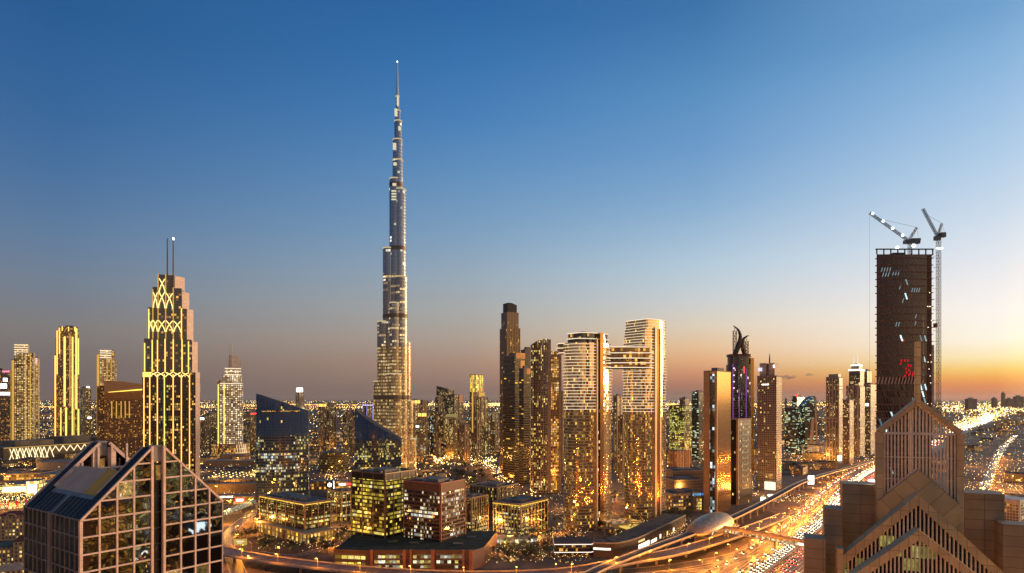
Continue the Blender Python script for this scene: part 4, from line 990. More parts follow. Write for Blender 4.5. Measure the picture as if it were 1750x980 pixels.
z_ = lambda py, Y: zof(py, Y)
t1 = banded('banded tower carrying the near end of the sky bridge, dark slot down its front', 967, 1049, 740, 586,
            [(z_(628, 740), 1, 1), (z_(586, 740), .98, .98)], [(1015.5, 1017.5, 580, .2, TANM), (1017.5, 1021.5, 584, -.6, SKD), (1021.5, 1028, 569, .6, ORG)], 0)
for l_, r_, ya, yb in ((-.80, .72, 570, 580), (-.92, .85, 580, 586)):
    poly = [(min(max(p[0], t1.a*l_), t1.a*r_), p[1]*.85) for p in ell(t1.a, 20)]
    MB().prism(poly, zof(yb, 740), zof(ya, 740), 0, 1).build('penthouse', [facade('penthouse_glass', (.05, .055, .06), (.1, .08, .06), 6, 2.5, .06, .05, .1, WARM, .7, .06, .2, 2, seed=94), ROOF], t1.o)
    poly = [(min(max(p[0], t1.a*(l_-.05)), t1.a*(r_+.1)), p[1]*.9) for p in ell(t1.a*1.05, 20)]
    MB().prism(poly, zof(ya, 740), zof(ya, 740)+.9, 0, 1, bot=True).build('roof_rim', [L_LED, SLABM], t1.o)
MB().box(-14, -6, zof(570, 740), 2, 4, zof(566, 740)).build('plant_room', DARKM, t1.o)
stp = [(z_(630, 797), 1, 1)]+[(z_(py, 797), l, 1) for py, l in ((600, .95), (592, .88), (586, .82), (579, .76), (572, .70), (563, .62), (547, .55))]
t2 = banded('taller banded tower with its top stepping up in ledges to a round cap', 1070, 1144, 797, 547, stp, [(1114.5, 1118, 560, .4, TANM), (1118, 1124.5, 562, -.4, ORG), (1124.5, 1127, 562, .4, TANM)], 0)
poly = [(min(max(p[0], -t2.a*.62), t2.a*1.06), p[1]*1.06) for p in ell(t2.a*1.06, 20)]
MB().prism(poly, zof(547, 797), zof(546, 797)+.3, 0, 1, bot=True).build('roof_rim', [L_LED, SLABM], t2.o)
Yk = 752
sb = thing('sky_bridge', 'gold lit bridge deck spanning between the tops of the banded pair', 'bridge', (kx(955)*Yk, Yk, zof(630, Yk))); kb_ = lambda px: (px-955)/F*Yk
def deck(pxa, pxb, ya, yb, y0, y1, n=10):
    pts = [(kb_(pxa)+(kb_(pxb)-kb_(pxa))*i/n, y0-4*math.sin(math.pi*i/n)) for i in range(n+1)]
    return pts+[(kb_(pxb), y1), (kb_(pxa), y1)]
zk = lambda py: zof(py, Yk)-zof(630, Yk)
MB().prism(deck(1036, 1112, 0, 0, 6, 34), zk(629), zk(592), 0, 1, bot=True).build('bridge_body', [facade('bridge_gold', (.42, .26, .10), (.4, .28, .14), 4, 3.4, .14, .16, .3, AMBER, 1.0, .12, .75, 1.8, seed=96, tilt=.02), SLABM], sb)
MB().prism(deck(957, 1018, 0, 0, 4, 26), zk(603), zk(590), 0, 1, bot=True).build('bridge_body', [facade('bridge_gold', (.42, .26, .10), (.4, .28, .14), 4, 3.4, .14, .16, .3, AMBER, 1.0, .12, .75, 1.8, seed=96, tilt=.02), SLABM], sb)
for pxa, pxb, py, e in ((1030, 1118, 629, 0), (1032, 1118, 621, .6), (1034, 1118, 613, .6), (1030, 1118, 604, 1.0), (1028, 1110, 594, 1.2), (955, 1018, 604, .8), (953, 1018, 596, 1.2), (954, 1018, 588, .9)):
    MB().prism(deck(pxa, pxb, 0, 0, (4 if pxa > 1000 else 2)-e, 35 if pxa > 1000 else 27), zk(py), zk(py)+1.0, 0, 1, bot=True).build('deck_slab', [L_LED, SLABM], sb)
for i in range(6): MB().box(kb_(1046+i*9)-.9, .9, zk(616), kb_(1046+i*9)+.9, 2.6, zk(613.5)).build('sky_window', DARKM, sb)

# ------------------------------------------------------------------ right of centre: highway front
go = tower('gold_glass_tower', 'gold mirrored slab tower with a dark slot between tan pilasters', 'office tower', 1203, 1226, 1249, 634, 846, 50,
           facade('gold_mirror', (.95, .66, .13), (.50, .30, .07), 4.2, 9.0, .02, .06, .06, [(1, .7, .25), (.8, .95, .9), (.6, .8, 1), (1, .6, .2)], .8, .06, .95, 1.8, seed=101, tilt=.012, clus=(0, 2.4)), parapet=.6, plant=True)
TANP = panel('tan_pilaster', (.42, .26, .13), 3, 4.2, .1, .5, .1)
for a, b, o_ in ((0, .14, 1.4), (.56, 1.0, 1.2)): MB().box(-o_, go.d*a, 0, -.02, go.d*b, go.h-1).build('pilaster', TANP, go.o)
MB().box(-.4, go.d*.14, 0, -.01, go.d*.56, go.h-4).build('dark_slot', facade('slot_dark', (.01, .014, .016), (.03, .025, .02), 4.2, 3, .1, .1, .16, COOLW, .9, .06, 0, 1.9, seed=102, clus=(0, 2.5)), go.o)
MB().tube((go.w*.3, 5, go.h), (go.w*.3, 5, go.h+4), .3).build('roof_mast', STEEL, go.o)
# crescent crowned dark tower
YC = 943
cr_ = T(); cr_.o = thing('crescent_crown_tower', 'dark tower with purple lights and two crossed crescent horns on top', 'skyscraper', (kx(1270)*YC, YC+16, 0)); cmx = lambda px: kx(px)*YC-kx(1270)*YC
DKG = facade('black_glass', (.006, .005, .008), (.016, .010, .014), 3.9, 1.7, .10, .15, .012, [(1, .8, .5), (.9, .9, 1), (1, .6, .2), (.7, .4, 1)], .9, .06, .1, 2.0, seed=104, clus=(0, 3))
aa = 18.0
MB().prism(ell(aa, 15, 32, 3), 0, zof(623, YC), 0, 1).build('glass_shaft', [DKG, DARKROOF], cr_.o)
MB().prism(ell(aa*.9, 13.5, 32, 3), zof(623, YC), zof(607, YC), 0, 1).build('tier', [DKG, DARKROOF], cr_.o)
MB().prism(ell(aa*.97, 14.5, 32, 3), zof(609, YC), zof(605, YC), 0, 0, bot=True).build('crown_ring', plain('dark_bronze', (.09, .06, .045), .4, .5), cr_.o)
MB().box(aa*.66, -13.6, zof(860, YC)*0+40, aa*.93, -6, zof(612, YC)).build('gold_edge', plain('gold_mirror_edge', (.62, .34, .08), .15, .95, .1), cr_.o)
HORN = plain('horn_bronze', (.10, .068, .05), .4, .5)
def horn(pts, name='crescent_horn'):
    m = MB()
    for (x0, y0, r0), (x1, y1, r1) in zip(pts, pts[1:]): m.tube((cmx(x0), 0, zof(y0, YC)), (cmx(x1), 0, zof(y1, YC)), r0, r1, 8)
    m.build(name, HORN, cr_.o)
horn([(1262, 606, 3.6), (1267, 594, 3.8), (1271, 582, 3.4), (1272, 572, 2.6), (1269, 563, 1.8), (1264, 558, 1.1), (1259, 555, .4)])
horn([(1280, 606, 3.4), (1276, 594, 3.4), (1275, 585, 3.0), (1278, 577, 2.0), (1283, 573, 1.0), (1287, 572, .4)])
for x0, y0, x1 in ((1263, 557, 1263), (1284, 575, 1284)):
    lattice(MB(), (cmx(x1), 2, zof(606, YC)), (cmx(x0), 2, zof(y0+6, YC)), 4.2, 9, .35).build('lattice_mast', HORN, cr_.o)
    MB().tube((cmx(x0), 2, zof(y0+6, YC)), (cmx(x0), 2, zof(y0-3, YC)), .5, .2).build('mast_tip', HORN, cr_.o)
PUR = glow('purple_strip', (.55, .12, .8), .7); LAV = glow('lavender_lamp', (.85, .6, 1), 2.2)
for px, a, b in ((1254, 622, 720), (1263.5, 665, 790), (1275.5, 630, 720), (1286, 690, 760)):
    x = cmx(px); y = -15*(max(0, 1-abs(x/aa)**3))**(1/3); MB().box(x-.3, y-.7, zof(b, YC), x+.3, y-.1, zof(a, YC)).build('purple_strip', PUR, cr_.o)
for py in (629, 641, 652, 663):
    for px in (1256.5, 1281, 1290): MB().tube((cmx(px)-1.4, -12.5 if px < 1288 else -3, zof(py, YC)-1.0), (cmx(px)+1.2, -13 if px < 1288 else -3, zof(py, YC)+1.0), 1.3, .5, 6).build('facade_lamp', LAV, cr_.o)
MB().box(cmx(1272)-.5, -15.6, zof(638, YC), cmx(1272)+.5, -15.1, zof(627, YC)).build('red_sign', L_RED, cr_.o)
for px in (1263, 1268): MB().box(cmx(px)-.2, -15.5, 40, cmx(px)+.2, -15.05, zof(612, YC)).build('light_line', facade('dotted_line', (.02, .02, .02), (.01, .01, .01), 2.4, .45, 0, .6, .45, [(1, 1, 1), (.8, 1, .9), (1, .9, .7), (1, 1, 1)], 1.0, seed=105), cr_.o)
sl_ = tower('lower_wing_tower', 'dark slab with glowing bracket shaped bays below the crescent horns', 'tower', 1249, 1262, 1284, 717, 915, 42, facade('wing_dark', (.010, .008, .008), (.03, .02, .015), 4, 3.0, .3, .2, .05, [(1, .7, .25), (1, .85, .5), (.8, .95, .9), (1, .5, .1)], .9, .3, 0, 1.25, seed=106), depth=None, plant=False)
for k in range(11):
    z = 22+k*8.6; m = MB(); x0, x1 = sl_.w*.30, sl_.w*.72
    m.box(x0, -.9, z, x1, -.05, z+.6); m.box(x0, -.9, z, x0+.7, -.05, z+4); m.box(x1-.7, -.9, z, x1, -.05, z+4)
    m.build('bracket_light', glow('bracket_light', (1, .78, .42), .5), sl_.o)
MB().box(-1, sl_.d*.0, 0, -.02, sl_.d*.25, sl_.h).build('pilaster', TANP, sl_.o)
# beige hotel slab
be = tower('beige_hotel_tower', 'beige hotel slab with small square windows and a slotted crown with pin', 'hotel', 1294, 1327, 1336, 643, 1064, 52,
           facade('punched_beige', (.03, .025, .025), (.25, .19, .155), 3.7, 3.0, .46, .40, .10, [(1, .75, .2), (1, .85, .5), (.9, .95, 1), (.3, .5, 1)], 1.0, .2, 0, 1.6, seed=108, clus=(.1, 2)), parapet=1, plant=False)
BEI = panel('beige_crown', (.44, .33, .25), 4, 4, .1, .6, .08)
zt0, zt1 = be.h, zof(620, 1064)
for a, b in ((.12, .42), (.56, .9)): MB().box(be.w*.1, be.d*a, zt0, be.w*.9, be.d*b, zt1).build('crown_block', BEI, be.o)
MB().box(be.w*.2, be.d*.42, zt0, be.w*.8, be.d*.56, zt0+9).build('crown_core', BEI, be.o)
MB().tube((be.w*.5, be.d*.49, zt0+9), (be.w*.5, be.d*.49, zof(612, 1064)), 1.5, 1.3, 10).tube((be.w*.5, be.d*.49, zof(612, 1064)), (be.w*.5, be.d*.49, zof(602, 1064)), 1.3, .2, 10).build('crown_pin', plain('pin_steel', (.2, .16, .14), .4, .5), be.o)
MB().box(-.5, be.d*.1, zof(628, 1064), 1, be.d*.16, zof(624, 1064)).build('crown_lamp', L_WHITE, be.o)
MB().box(-.4, be.d*.75, zof(634, 1064), 1, be.d*.95, zof(628, 1064)).build('crown_sign', glow('blue_white_sign', (.7, .7, 1), 1.2), be.o)
MB().box(-.5, be.d*.4, zof(658, 1064), -.02, be.d*.75, zof(656.5, 1064)).build('crown_sign', L_WHITE, be.o)
MB().box(-1.5, be.d*.05, 0, -.02, be.d*.6, 13).build('lit_lobby', glow('lobby_light', (1, .88, .55), 1.6), be.o)
# balcony column facing the sunset
bb = MB().box(be.w-.2, .5, 0, be.w*1.0+1.6, be.d*.9, .6).build('balcony_slab', plain('balcony', (.5, .36, .25), .6), be.o); bb.location = (0, 0, 14)
repeat(bb, [(0, 0, 14+3.7*k) for k in range(1, int((be.h-18)/3.7))])

# far group along the highway
def far(name, label, xl, xc, xr, yt, Y, th, wall, cat='tower', depth=None, **k): return tower(name, label, cat, xl, xc, xr, yt, Y, th, wall, depth=depth, **k)
OFD = facade('green_office', (.012, .016, .016), (.03, .03, .028), 4, 3, .2, .4, .24, [(.7, .9, .6), (.9, .85, .3), (.7, .95, .95), (1, .8, .3)], .85, .12, seed=111, clus=(0, 2.2), groups=2)
OFW = facade('warm_flats', (.03, .022, .016), (.22, .15, .09), 3.6, 2.8, .34, .34, .26, MIXED, .9, .2, seed=112, clus=(.1, 2))
OFB = facade('brown_flats', (.03, .02, .014), (.15, .09, .05), 3.6, 3.0, .4, .3, .2, [(1, .62, .2), (1, .75, .35), (.9, .95, .7), (1, .5, .12)], .9, .2, seed=113, clus=(0, 2))
OFG = facade('grey_flats', (.03, .028, .026), (.17, .13, .10), 3.6, 2.6, .36, .3, .22, MIXED, .9, .2, seed=114, clus=(0, 2.2))
a1 = far('tall_flats', 'tall grey apartment tower with paler framed top storeys near the white cube', 1412, 1434, 1440, 645, 1560, 45, OFG, plant=True)
MB().box(a1.w*.15, a1.d*.1, a1.h, a1.w*.9, a1.d*.85, a1.h+8).build('crown', STEEL, a1.o)
for py in (661, 667, 716, 722): MB().box(-.8, -.8, zof(py, 1560), a1.w+.5, a1.d*.98, zof(py, 1560)+2.4).build('belt_course', plain('belt', (.42, .34, .26), .6), a1.o)
for u in lerpn(.02, .98, 5): MB().box(-1.2, a1.d*u-1, 0, -.02, a1.d*u+1, a1.h).build('pilaster', plain('belt', (.42, .34, .26), .6), a1.o)
a2 = far('tall_flats', 'brown apartment tower in front of the broad shouldered one', 1440, 1452, 1459, 684, 1500, 45, OFB)
a3 = far('tall_flats', 'broad shouldered tower with lit rounded edge, below the twin needles', 1446, 1470, 1478, 660, 1700, 45, OFG)
MB().prism(rect(a3.w, a3.d, 5), a3.h, zof(654, 1700), 0, 1).build('tier', [OFG, ROOF], a3.o)
for u in (.15, .5, .85): MB().box(-1.2, a3.d*u-1.6, 0, -.02, a3.d*u+1.6, a3.h).build('pilaster', plain('belt', (.42, .34, .26), .6), a3.o)
a4 = far('needle_tower', 'far dark tower with white lit setbacks and twin needles', 1451, 1470, 1477, 632, 2100, 45, OFB, plant=False)
for i, (yt, yb) in enumerate(((624, 632), (621, 624))): MB().prism(rect(a4.w, a4.d, 5+6*i), zof(yb, 2100), zof(yt, 2100), 0, 1).build('tier', [OFG, ROOF], a4.o)
MB().prism(rect(a4.w, a4.d, -1.5), zof(633.5, 2100), zof(631.5, 2100), 0, 0, bot=True).build('crown_band', L_WHITE, a4.o)
MB().prism(rect(a4.w, a4.d, 4), zof(625, 2100), zof(623.6, 2100), 0, 0, bot=True).build('crown_band', L_WHITE, a4.o)
for f_, yt in ((.4, 601), (.75, 606)):
    MB().tube((a4.w*.5, a4.d*f_, zof(621, 2100)), (a4.w*.5, a4.d*f_, zof(yt, 2100)), 2.4, .5, 8).build('needle', glow('lit_needle', (1, .9, .7), .9), a4.o)
a5 = far('tall_flats', 'tower with a sunset lit shoulder just behind the needle topped one', 1474, 1482, 1490, 634, 2150, 45, OFB)
a6 = far('tall_flats', 'hazy grey tower next to the unfinished one with a white lamp halfway up', 1476, 1488, 1497, 657, 1760, 45, OFG)
MB().box(-2, a6.d*.3, zof(694, 1760), -.02, a6.d*.7, zof(690, 1760)).build('sign', L_WHITE, a6.o)
a7 = far('dark_office', 'dark office block with rows of green white windows and red roof lamp', 1341, 1360, 1378, 697, 1750, 40, OFD, 'office tower')
a8 = far('dark_office', 'taller dark office tower behind the green windowed block', 1353, 1362, 1375, 678, 1900, 40, OFD, 'office tower')
MB().box(a8.w*.3, a8.d*.3, a8.h, a8.w*.35, a8.d*.35, a8.h+14).build('roof_mast', STEEL, a8.o); MB().box(0, 0, a8.h+1, 4, 4, a8.h+6).build('roof_lamp', L_RED, a8.o)
wp = thing('wedge_tower', 'dark wedge shaped tower with curved sloping top and pale edge', 'office tower', (kx(1376)*1750, 1750, 0)); wm = lambda px: (px-1376)/F*1750
pts = [(0, 0), (wm(1397), 0), (wm(1396.5), zof(700, 1750)), (wm(1393), zof(677, 1750)), (wm(1388), zof(680, 1750)), (wm(1382), zof(686, 1750)), (0, zof(694, 1750))]
wallpoly(MB(), pts, 0, 40).build('walls', OFD, wp)
MB().beam((wm(1396), -1, zof(770, 1750)), (wm(1393), -1, zof(679, 1750)), 5, 2, (0, 1, 0)).build('pale_edge', plain('belt', (.42, .34, .26), .6), wp)
MB().beam((wm(1389), -1, zof(715, 1750)), (wm(1386), -1, zof(760, 1750)), 9, 1.5, (0, 1, 0)).build('pale_edge', plain('belt', (.42, .34, .26), .6), wp)
wc = tower('white_cube_block', 'low white block with rows of small windows beside the curving road', 'building', 1370, 1400, 1412, 762, 1720, 30, facade('white_punched', (.05, .05, .045), (.62, .58, .46), 4, 4, .55, .5, .2, COOLW, .8, .2, seed=117), plant=False)
MB().box(wc.w*.2, wc.d*.2, wc.h, wc.w*.6, wc.d*.6, wc.h+3).build('plant_room', CONC, wc.o)
for lab, xl, xc, xr, yt, Y, W_ in (
 ('dark framed tower with a panel of yellow green lights, next to the banded pair', 1144, 1170, 1182, 694, 1550, facade('yellow_green_panel', (.015, .016, .012), (.08, .07, .05), 3.8, 2.2, .2, .3, .5, [(.85, .75, .1), (.8, .8, .2), (.7, .85, .4), (1, .8, .3)], .9, .12, seed=118, clus=(0, 2.4))),
 ('small white topped tower behind the yellow green panel', 1161, 1171, 1178, 681, 1900, OFG),
 ('dark slim tower with blue white top storeys before the gold slab', 1182, 1194, 1206, 670, 1600, OFD)):
    far('city_tower', lab, xl, xc, xr, yt, Y, 40, W_)
# ------------------------------------------------------------------ office blocks in front
def office(label, xl, xc, xr, yt, Y, th, z0, fh, wall, colm, ncl, ncr, group=None, lit_top=None, spand=None, roofm=None, dep=None, top_solid=0):
    t = tower('office_block', label, 'office block', xl, xc, xr, yt, Y, th, wall, roofm or ROOF, depth=dep, group=group, parapet=1.0, plant=False, z0=z0, pmat=colm)
    sp_ = spand or DARKM
    n = int((t.h-z0)/fh)
    b = MB().box(-.28, -.28, 0, t.w+.28, t.d+.28, fh*.30).build('floor_band', sp_, t.o); b.location = (0, 0, z0)
    repeat(b, [(0, 0, z0+fh*k) for k in range(1, n)])
    if top_solid: MB().box(-.32, -.32, t.h-top_solid, t.w+.32, t.d+.32, t.h-.05).build('top_storey', sp_, t.o)
    for face, num, L in (('r', ncr, t.w), ('l', ncl, t.d)):
        if num: fins(t, face, lerpn(.35, L-.35, num), z0, t.h, .75, .8, colm, 'column')
    w, d, h = t.w, t.d, t.h
    for (x0, y0, x1, y1, hh) in ((.2, .2, .45, .5, 3), (.5, .3, .8, .8, 2.2), (.2, .6, .42, .85, 1.8)):
        MB().box(w*x0, d*y0, h, w*x1, d*y1, h+hh).build('plant_unit', plain('plant_unit_grey', (.24, .2, .16), .8), t.o)
    for k in range(9):
        x, y = w*random.uniform(.06, .86), d*random.uniform(.06, .86); a_, b_ = random.uniform(1.2, 3), random.uniform(1.2, 3); MB().box(x, y, h+.25, x+a_, y+b_, h+random.uniform(1.1, 2)).box(x+.1, y+.1, h, x+.3, y+b_-.1, h+.25).build('cooling_unit', plain('cooling_unit', (.36, .32, .27), .6), t.o)
    MB().box(w*.1, d*.53, h+.3, w*.9, d*.57, h+1).build('duct', STEEL, t.o)
    for k in range(4):
        x, y = w*random.uniform(.1, .9), d*random.uniform(.1, .9); MB().tube((x, y, h), (x, y, h+1.5), .5, n=8).build('vent', STEEL, t.o)
    if lit_top:
        MB().box(-.9, -.9, t.h-.9, t.w+.9, t.d+.9, t.h-.2).build('cornice', colm, t.o)
        for a in ((-.6, -.75, t.w+.6, -.35), (-.75, -.6, -.35, t.d+.6)): MB().box(a[0], a[1], t.h-1.9, a[2], a[3], t.h-.95).build('cornice_light', lit_top, t.o)
    return t
YG = facade('yellow_office', (.018, .016, .014), (.035, .025, .018), 3.7, 1.65, .06, .16, .78, [(.92, .66, .06), (.95, .70, .10), (.96, .76, .20), (.85, .85, .5)], .85, .08, 0, 1.7, seed=121, clus=(.2, 1.6), fvar=.9, groups=2.0, int_sc=1.0)
YG2 = facade('mixed_office', (.02, .016, .015), (.08, .04, .03), 3.7, 1.9, .10, .2, .50, [(.95, .8, .45), (.9, .9, .8), (1, .6, .2), (.8, .7, 1)], .85, .08, 0, 1.7, seed=122, clus=(0, 2.1), fvar=.9, int_sc=1.0)
YG3 = facade('low_office', (.02, .018, .016), (.05, .04, .03), 4.0, 1.8, .10, .2, .50, [(.9, .68, .12), (.92, .78, .3), (.8, .88, .6), (1, .75, .3)], .8, .1, 0, 1.7, seed=123, clus=(.1, 2), fvar=.8, int_sc=1.0)
BEIGE = plain('beige_concrete', (.42, .32, .20), .7, var=.15); BROWN = plain('brown_cladding', (.12, .055, .038), .5, var=.15)
REDC = plain('terracotta', (.34, .14, .075), .6, var=.15); BLK = plain('black_spandrel', (.02, .017, .015), .3, var=.2); BRONZ = plain('bronze_mullion', (.22, .16, .10), .4, .4)
GYEL = glow('cornice_glow', (1, .62, .08), 1.3)
oa = office('low dark office block with a glowing cornice above an arcaded podium', 444, 521, 565, 861, 680, 50, 12, 4.4, YG3, BEIGE, 6, 5, 'offices by the flyover', GYEL, BLK)
pa = T(); X, Yc, rz, wr, wl = quad(432, 524, 572, 662, 50); pa.o = thing('arcade_podium', 'beige arcaded podium glowing yellow under the low dark office', 'podium', (X, Yc, 0), rz)
MB().box(1.2, 1.2, 0, wr-1, wl-1, 10.4).build('inner_wall', facade('arcade_glow', (.1, .06, .02), (.3, .2, .09), 5.2, 4.0, .18, .25, .75, [(1, .62, .08), (1, .7, .16), (1, .78, .3), (1, .55, .06)], .9, .4, seed=125, clus=(.5, 1.5)), pa.o)
MB().box(0, 0, 10.4, wr, wl, 11.9).build('roof_edge', BEIGE, pa.o)
for k in range(15):
    MB().box(-.1, wl*k/14-.5, 0, 1.0, wl*k/14+.5, 10.4).build('arcade_column', BEIGE, pa.o)
for k in range(9): MB().box(wr*k/8-.5, -.1, 0, wr*k/8+.5, 1.0, 10.4).build('arcade_column', BEIGE, pa.o)
PT = 15.0
ob = office('tall yellow lit office block on the brown podium', 601, 658, 711, 811, 615, 57, PT, 3.7, YG, BRONZ, 4, 5, 'offices by the flyover', None, BLK, DARKROOF, top_solid=6)
oc = office('brown office block with terracotta corner pillars on the podium', 690, 753, 795, 828, 600, 59, PT, 3.7, YG2, REDC, 2, 2, 'offices by the flyover', None, BROWN, DARKROOF, top_solid=8)
for u in lerpn(.8, oc.w-.8, 16): MB().box(u-.18, -.42, PT, u+.18, -.3, oc.h).build('fin', BROWN, oc.o)
# podium along the flyover
pd = thing('brown_podium', 'long brown podium with lit bays and terracotta pillars beside the flyover', 'podium', (kx(567)*566, 566, 0)); pm = lambda px: kx(px)*566-kx(567)*566
PH = 17.0
def bay(px0, px1, y0, mat_, za=2, zb=PH-3): MB().box(pm(px0), y0, za, pm(px1), y0+.3, zb).build('lit_bay', mat_, pd)
MB().prism([(pm(567), 6), (pm(636), 0), (pm(806), -1), (pm(826), 14), (pm(826)+10, 84), (pm(575), 90)], 0, PH, 0, 1).build('walls', [BROWN, plain('green_roof', (.03, .04, .022), .95, var=.6, sc=.2)], pd)
GARAGE = facade('garage_bays', (.03, .025, .02), (.10, .05, .035), 4.4, 3.2, .08, .42, .75, [(.95, .75, .18), (.9, .9, .6), (.8, .9, .75), (1, .6, .12)], .85, .3, seed=127, clus=(.4, 1.5), int_sc=.8)
YROW = facade('yellow_row', (.03, .025, .02), (.10, .05, .035), 6.0, 6.0, .10, .5, 1.5, [(.95, .66, .06), (.95, .7, .1), (.95, .74, .2), (.9, .8, .3)], .85, .3, seed=128, clus=(.8, 1.5), fvar=0)
MB().beam((pm(569), 5.6, 8.5), (pm(623), .9, 8.5), .3, 11).build('lit_bay', YROW, pd) if False else None
m = MB(); wa, wb = Vector((pm(569), 5.55, 0)), Vector((pm(624), .85, 0)); Lw = (wb-wa).length
m.face([wa+Vector((0, -.15, 2)), wb+Vector((0, -.15, 2)), wb+Vector((0, -.15, 14)), wa+Vector((0, -.15, 14))], [(0, 2), (Lw, 2), (Lw, 14), (0, 14)]); m.build('lit_bay', YROW, pd)
for a, b in ((640, 689), (706, 737), (746, 791)): bay(a, b, -1.35, GARAGE)
for px, w_ in ((634, 4), (689, 5), (701, 3), (737, 6), (790, 4), (802, 6)): MB().box(pm(px), -2.4, 0, pm(px+w_), 0, PH+1.2).build('pillar', REDC, pd)
for a, b in ((634, 806),): MB().box(pm(a), -1.6, PH-1.8, pm(b), .4, PH+.8).build('parapet', BROWN, pd)
for k, (px, yy) in enumerate(((650, 30), (690, 25), (720, 40), (770, 22), (790, 50))): MB().box(pm(px), yy, PH, pm(px)+9, yy+7, PH+.9).build('skylight', plain('skylight', (.06, .07, .06), .4), pd)
od = office('pale columned office block between terracotta pillars and glowing cornice block', 783, 806, 834, 852, 700, 55, 0, 4.2, YG3, BEIGE, 4, 8, 'offices by the flyover', None, BLK)
oe = office('columned office block with glowing cornice by the curving palm street', 843, 890, 936, 863, 705, 55, 0, 4.2, YG3, BEIGE, 10, 9, 'offices by the flyover', GYEL, BLK)
of = office('dark long office with plant on its flat roof, behind glowing cornice block', 803, 850, 886, 834, 860, 55, 0, 4.4, facade('dim_office', (.015, .014, .013), (.06, .05, .04), 4.4, 2.2, .3, .3, .1, OFFICE, .8, .12, seed=130, clus=(0, 2)), BEIGE, 9, 6, 'offices by the flyover', None, BLK, DARKROOF)
og = office('dark office block half hidden between low glowing block and tall yellow block', 560, 584, 606, 842, 790, 50, 0, 4.2, YG3, BEIGE, 4, 4, 'offices by the flyover', None, BLK, DARKROOF)
m = thing('arcade_podium', 'lit lower arcade wing behind the low dark office', 'podium', (*at(566, 893)[:2], 0), R(50))
MB().box(0, 0, 0, 22, 30, 8).build('walls', facade('arcade_glow', (.1, .06, .02), (.3, .2, .09)), m); MB().box(-.5, -.5, 8, 22.5, 30.5, 9).build('roof_edge', BEIGE, m)
ar_ = thing('curved_arcade', 'low curved pavilion with lit shopfronts beside the palm street', 'pavilion', (*at(868, 930)[:2], 0))
cpts = [(-32+64*i/14, 7*(1-((i-7)/7)**2)*-1+5) for i in range(15)]
MB().prism(cpts+[(32, 18), (-32, 18)], 0, 5, 0, 1).build('walls', [facade('shopfronts', (.08, .07, .05), (.25, .2, .12), 5, 4, .12, .3, .8, [(1, .85, .5), (.95, .95, .8), (1, .7, .3), (1, .9, .6)], 1.0, .3, seed=132, clus=(.6, 1.4)), ROOF], ar_)
MB().prism([(p[0]*1.03, p[1]-.8) for p in cpts]+[(33, 18.5), (-33, 18.5)], 5, 5.6, 0, 0, bot=True).build('roof_edge', BEIGE, ar_)

# terraces round the banded towers
tp = thing('terrace_building', 'dark pavilion with two white lit floor edges at the foot of the banded towers', 'building', (*at(948, 952)[:2], 0), R(3))
pl = [(0, 0), (34, -1), (37, 2), (37, 26), (2, 26)]
for z, e in ((9.5, 0), (2.0, 0)):
    MB().prism([(p[0]-.6 if p[0] < 5 else p[0]+.6, p[1]-.6 if p[1] < 5 else p[1]+.6) for p in pl], z+2, z+2.7, 0, 1, bot=True).build('lit_edge', [glow('terrace_edge', (1, .85, .75), 1.6), DARKROOF], tp)
MB().prism(pl, 0, 13.0, 0, 1).build('walls', [facade('terrace_glass', (.02, .015, .012), (.06, .04, .03), 4, 2, .1, .3, .2, WARM, .8, .1, seed=134), DARKROOF], tp)
wl_ = thing('promenade_wall', 'long tan curved wall building with bright square openings beside the raised track', 'building')
wpath = spline([at(x, y)[:2] for x, y in ((1014, 952), (1052, 953), (1088, 944), (1120, 928), (1150, 912), (1172, 900))], 4); wN = normals(wpath)
m = MB(); ribbon(m, wpath, wN, 0, 0, 0, 13.0); m.build('front_wall', panel('tan_wall', (.46, .30, .16), 4, 3, .08, .7), wl_)
m = MB(); ribbon(m, wpath, wN, 0, -26, 13.0); ribbon(m, wpath, wN, -26, -26, 13.0, 0); m.build('roof_deck', plain('roof_garden', (.14, .10, .07), .9, var=.5, sc=.15), wl_)
m = MB(); wallrib(m, wpath, wN, -.6, .15, 13.0, 14.1); m.build('parapet', BEIGE, wl_)
def opening(i0, i1, za, zb, mat_, nm):
    m = MB(); seg = wpath[i0:i1+1]; sN = wN[i0:i1+1]; ribbon(m, seg, sN, .12, .12, za, zb); m.build(nm, mat_, wl_)
n_ = len(wpath)
def fi(f): return max(0, min(n_-1, int(f*n_)))
opening(fi(.28), fi(.42), 1, 6.5, glow('bright_opening', (1, .93, .72), 2.0), 'lit_opening')
opening(fi(.43), fi(.52), 1.5, 5.0, glow('bright_opening', (1, .93, .72), 2.0), 'lit_opening')
opening(fi(.56), fi(.59), 2, 6.5, glow('bright_opening', (1, .93, .72), 2.0), 'lit_opening')
opening(fi(.66), fi(.69), 2, 6.0, glow('warm_opening', (1, .7, .25), 1.3), 'lit_opening')
opening(fi(.76), fi(.79), 2, 6.0, glow('bright_opening', (1, .93, .72), 2.0), 'lit_opening')
opening(fi(.02), fi(.10), 7, 9, glow('bright_opening', (1, .93, .72), 2.0), 'lit_opening'); opening(fi(.28), fi(.35), 8.5, 10.5, glow('warm_opening', (1, .7, .25), 1.3), 'lit_opening')
for k in range(7): opening(fi(.5+k*.05), fi(.5+k*.05)+2, 8.5, 11.5, plain('recess', (.12, .08, .04), .8), 'recess')
pv_ = thing('entrance_pavilion', 'low podium with glowing flat canopy between the banded towers', 'pavilion', (*at(1060, 915)[:2], 0), R(20))
MB().box(-6, 6, 0, 34, 34, 11).build('walls', facade('pavilion_glow', (.08, .05, .02), (.3, .2, .1), 5, 4, .2, .3, .6, AMBER, .9, .3, seed=137), pv_)
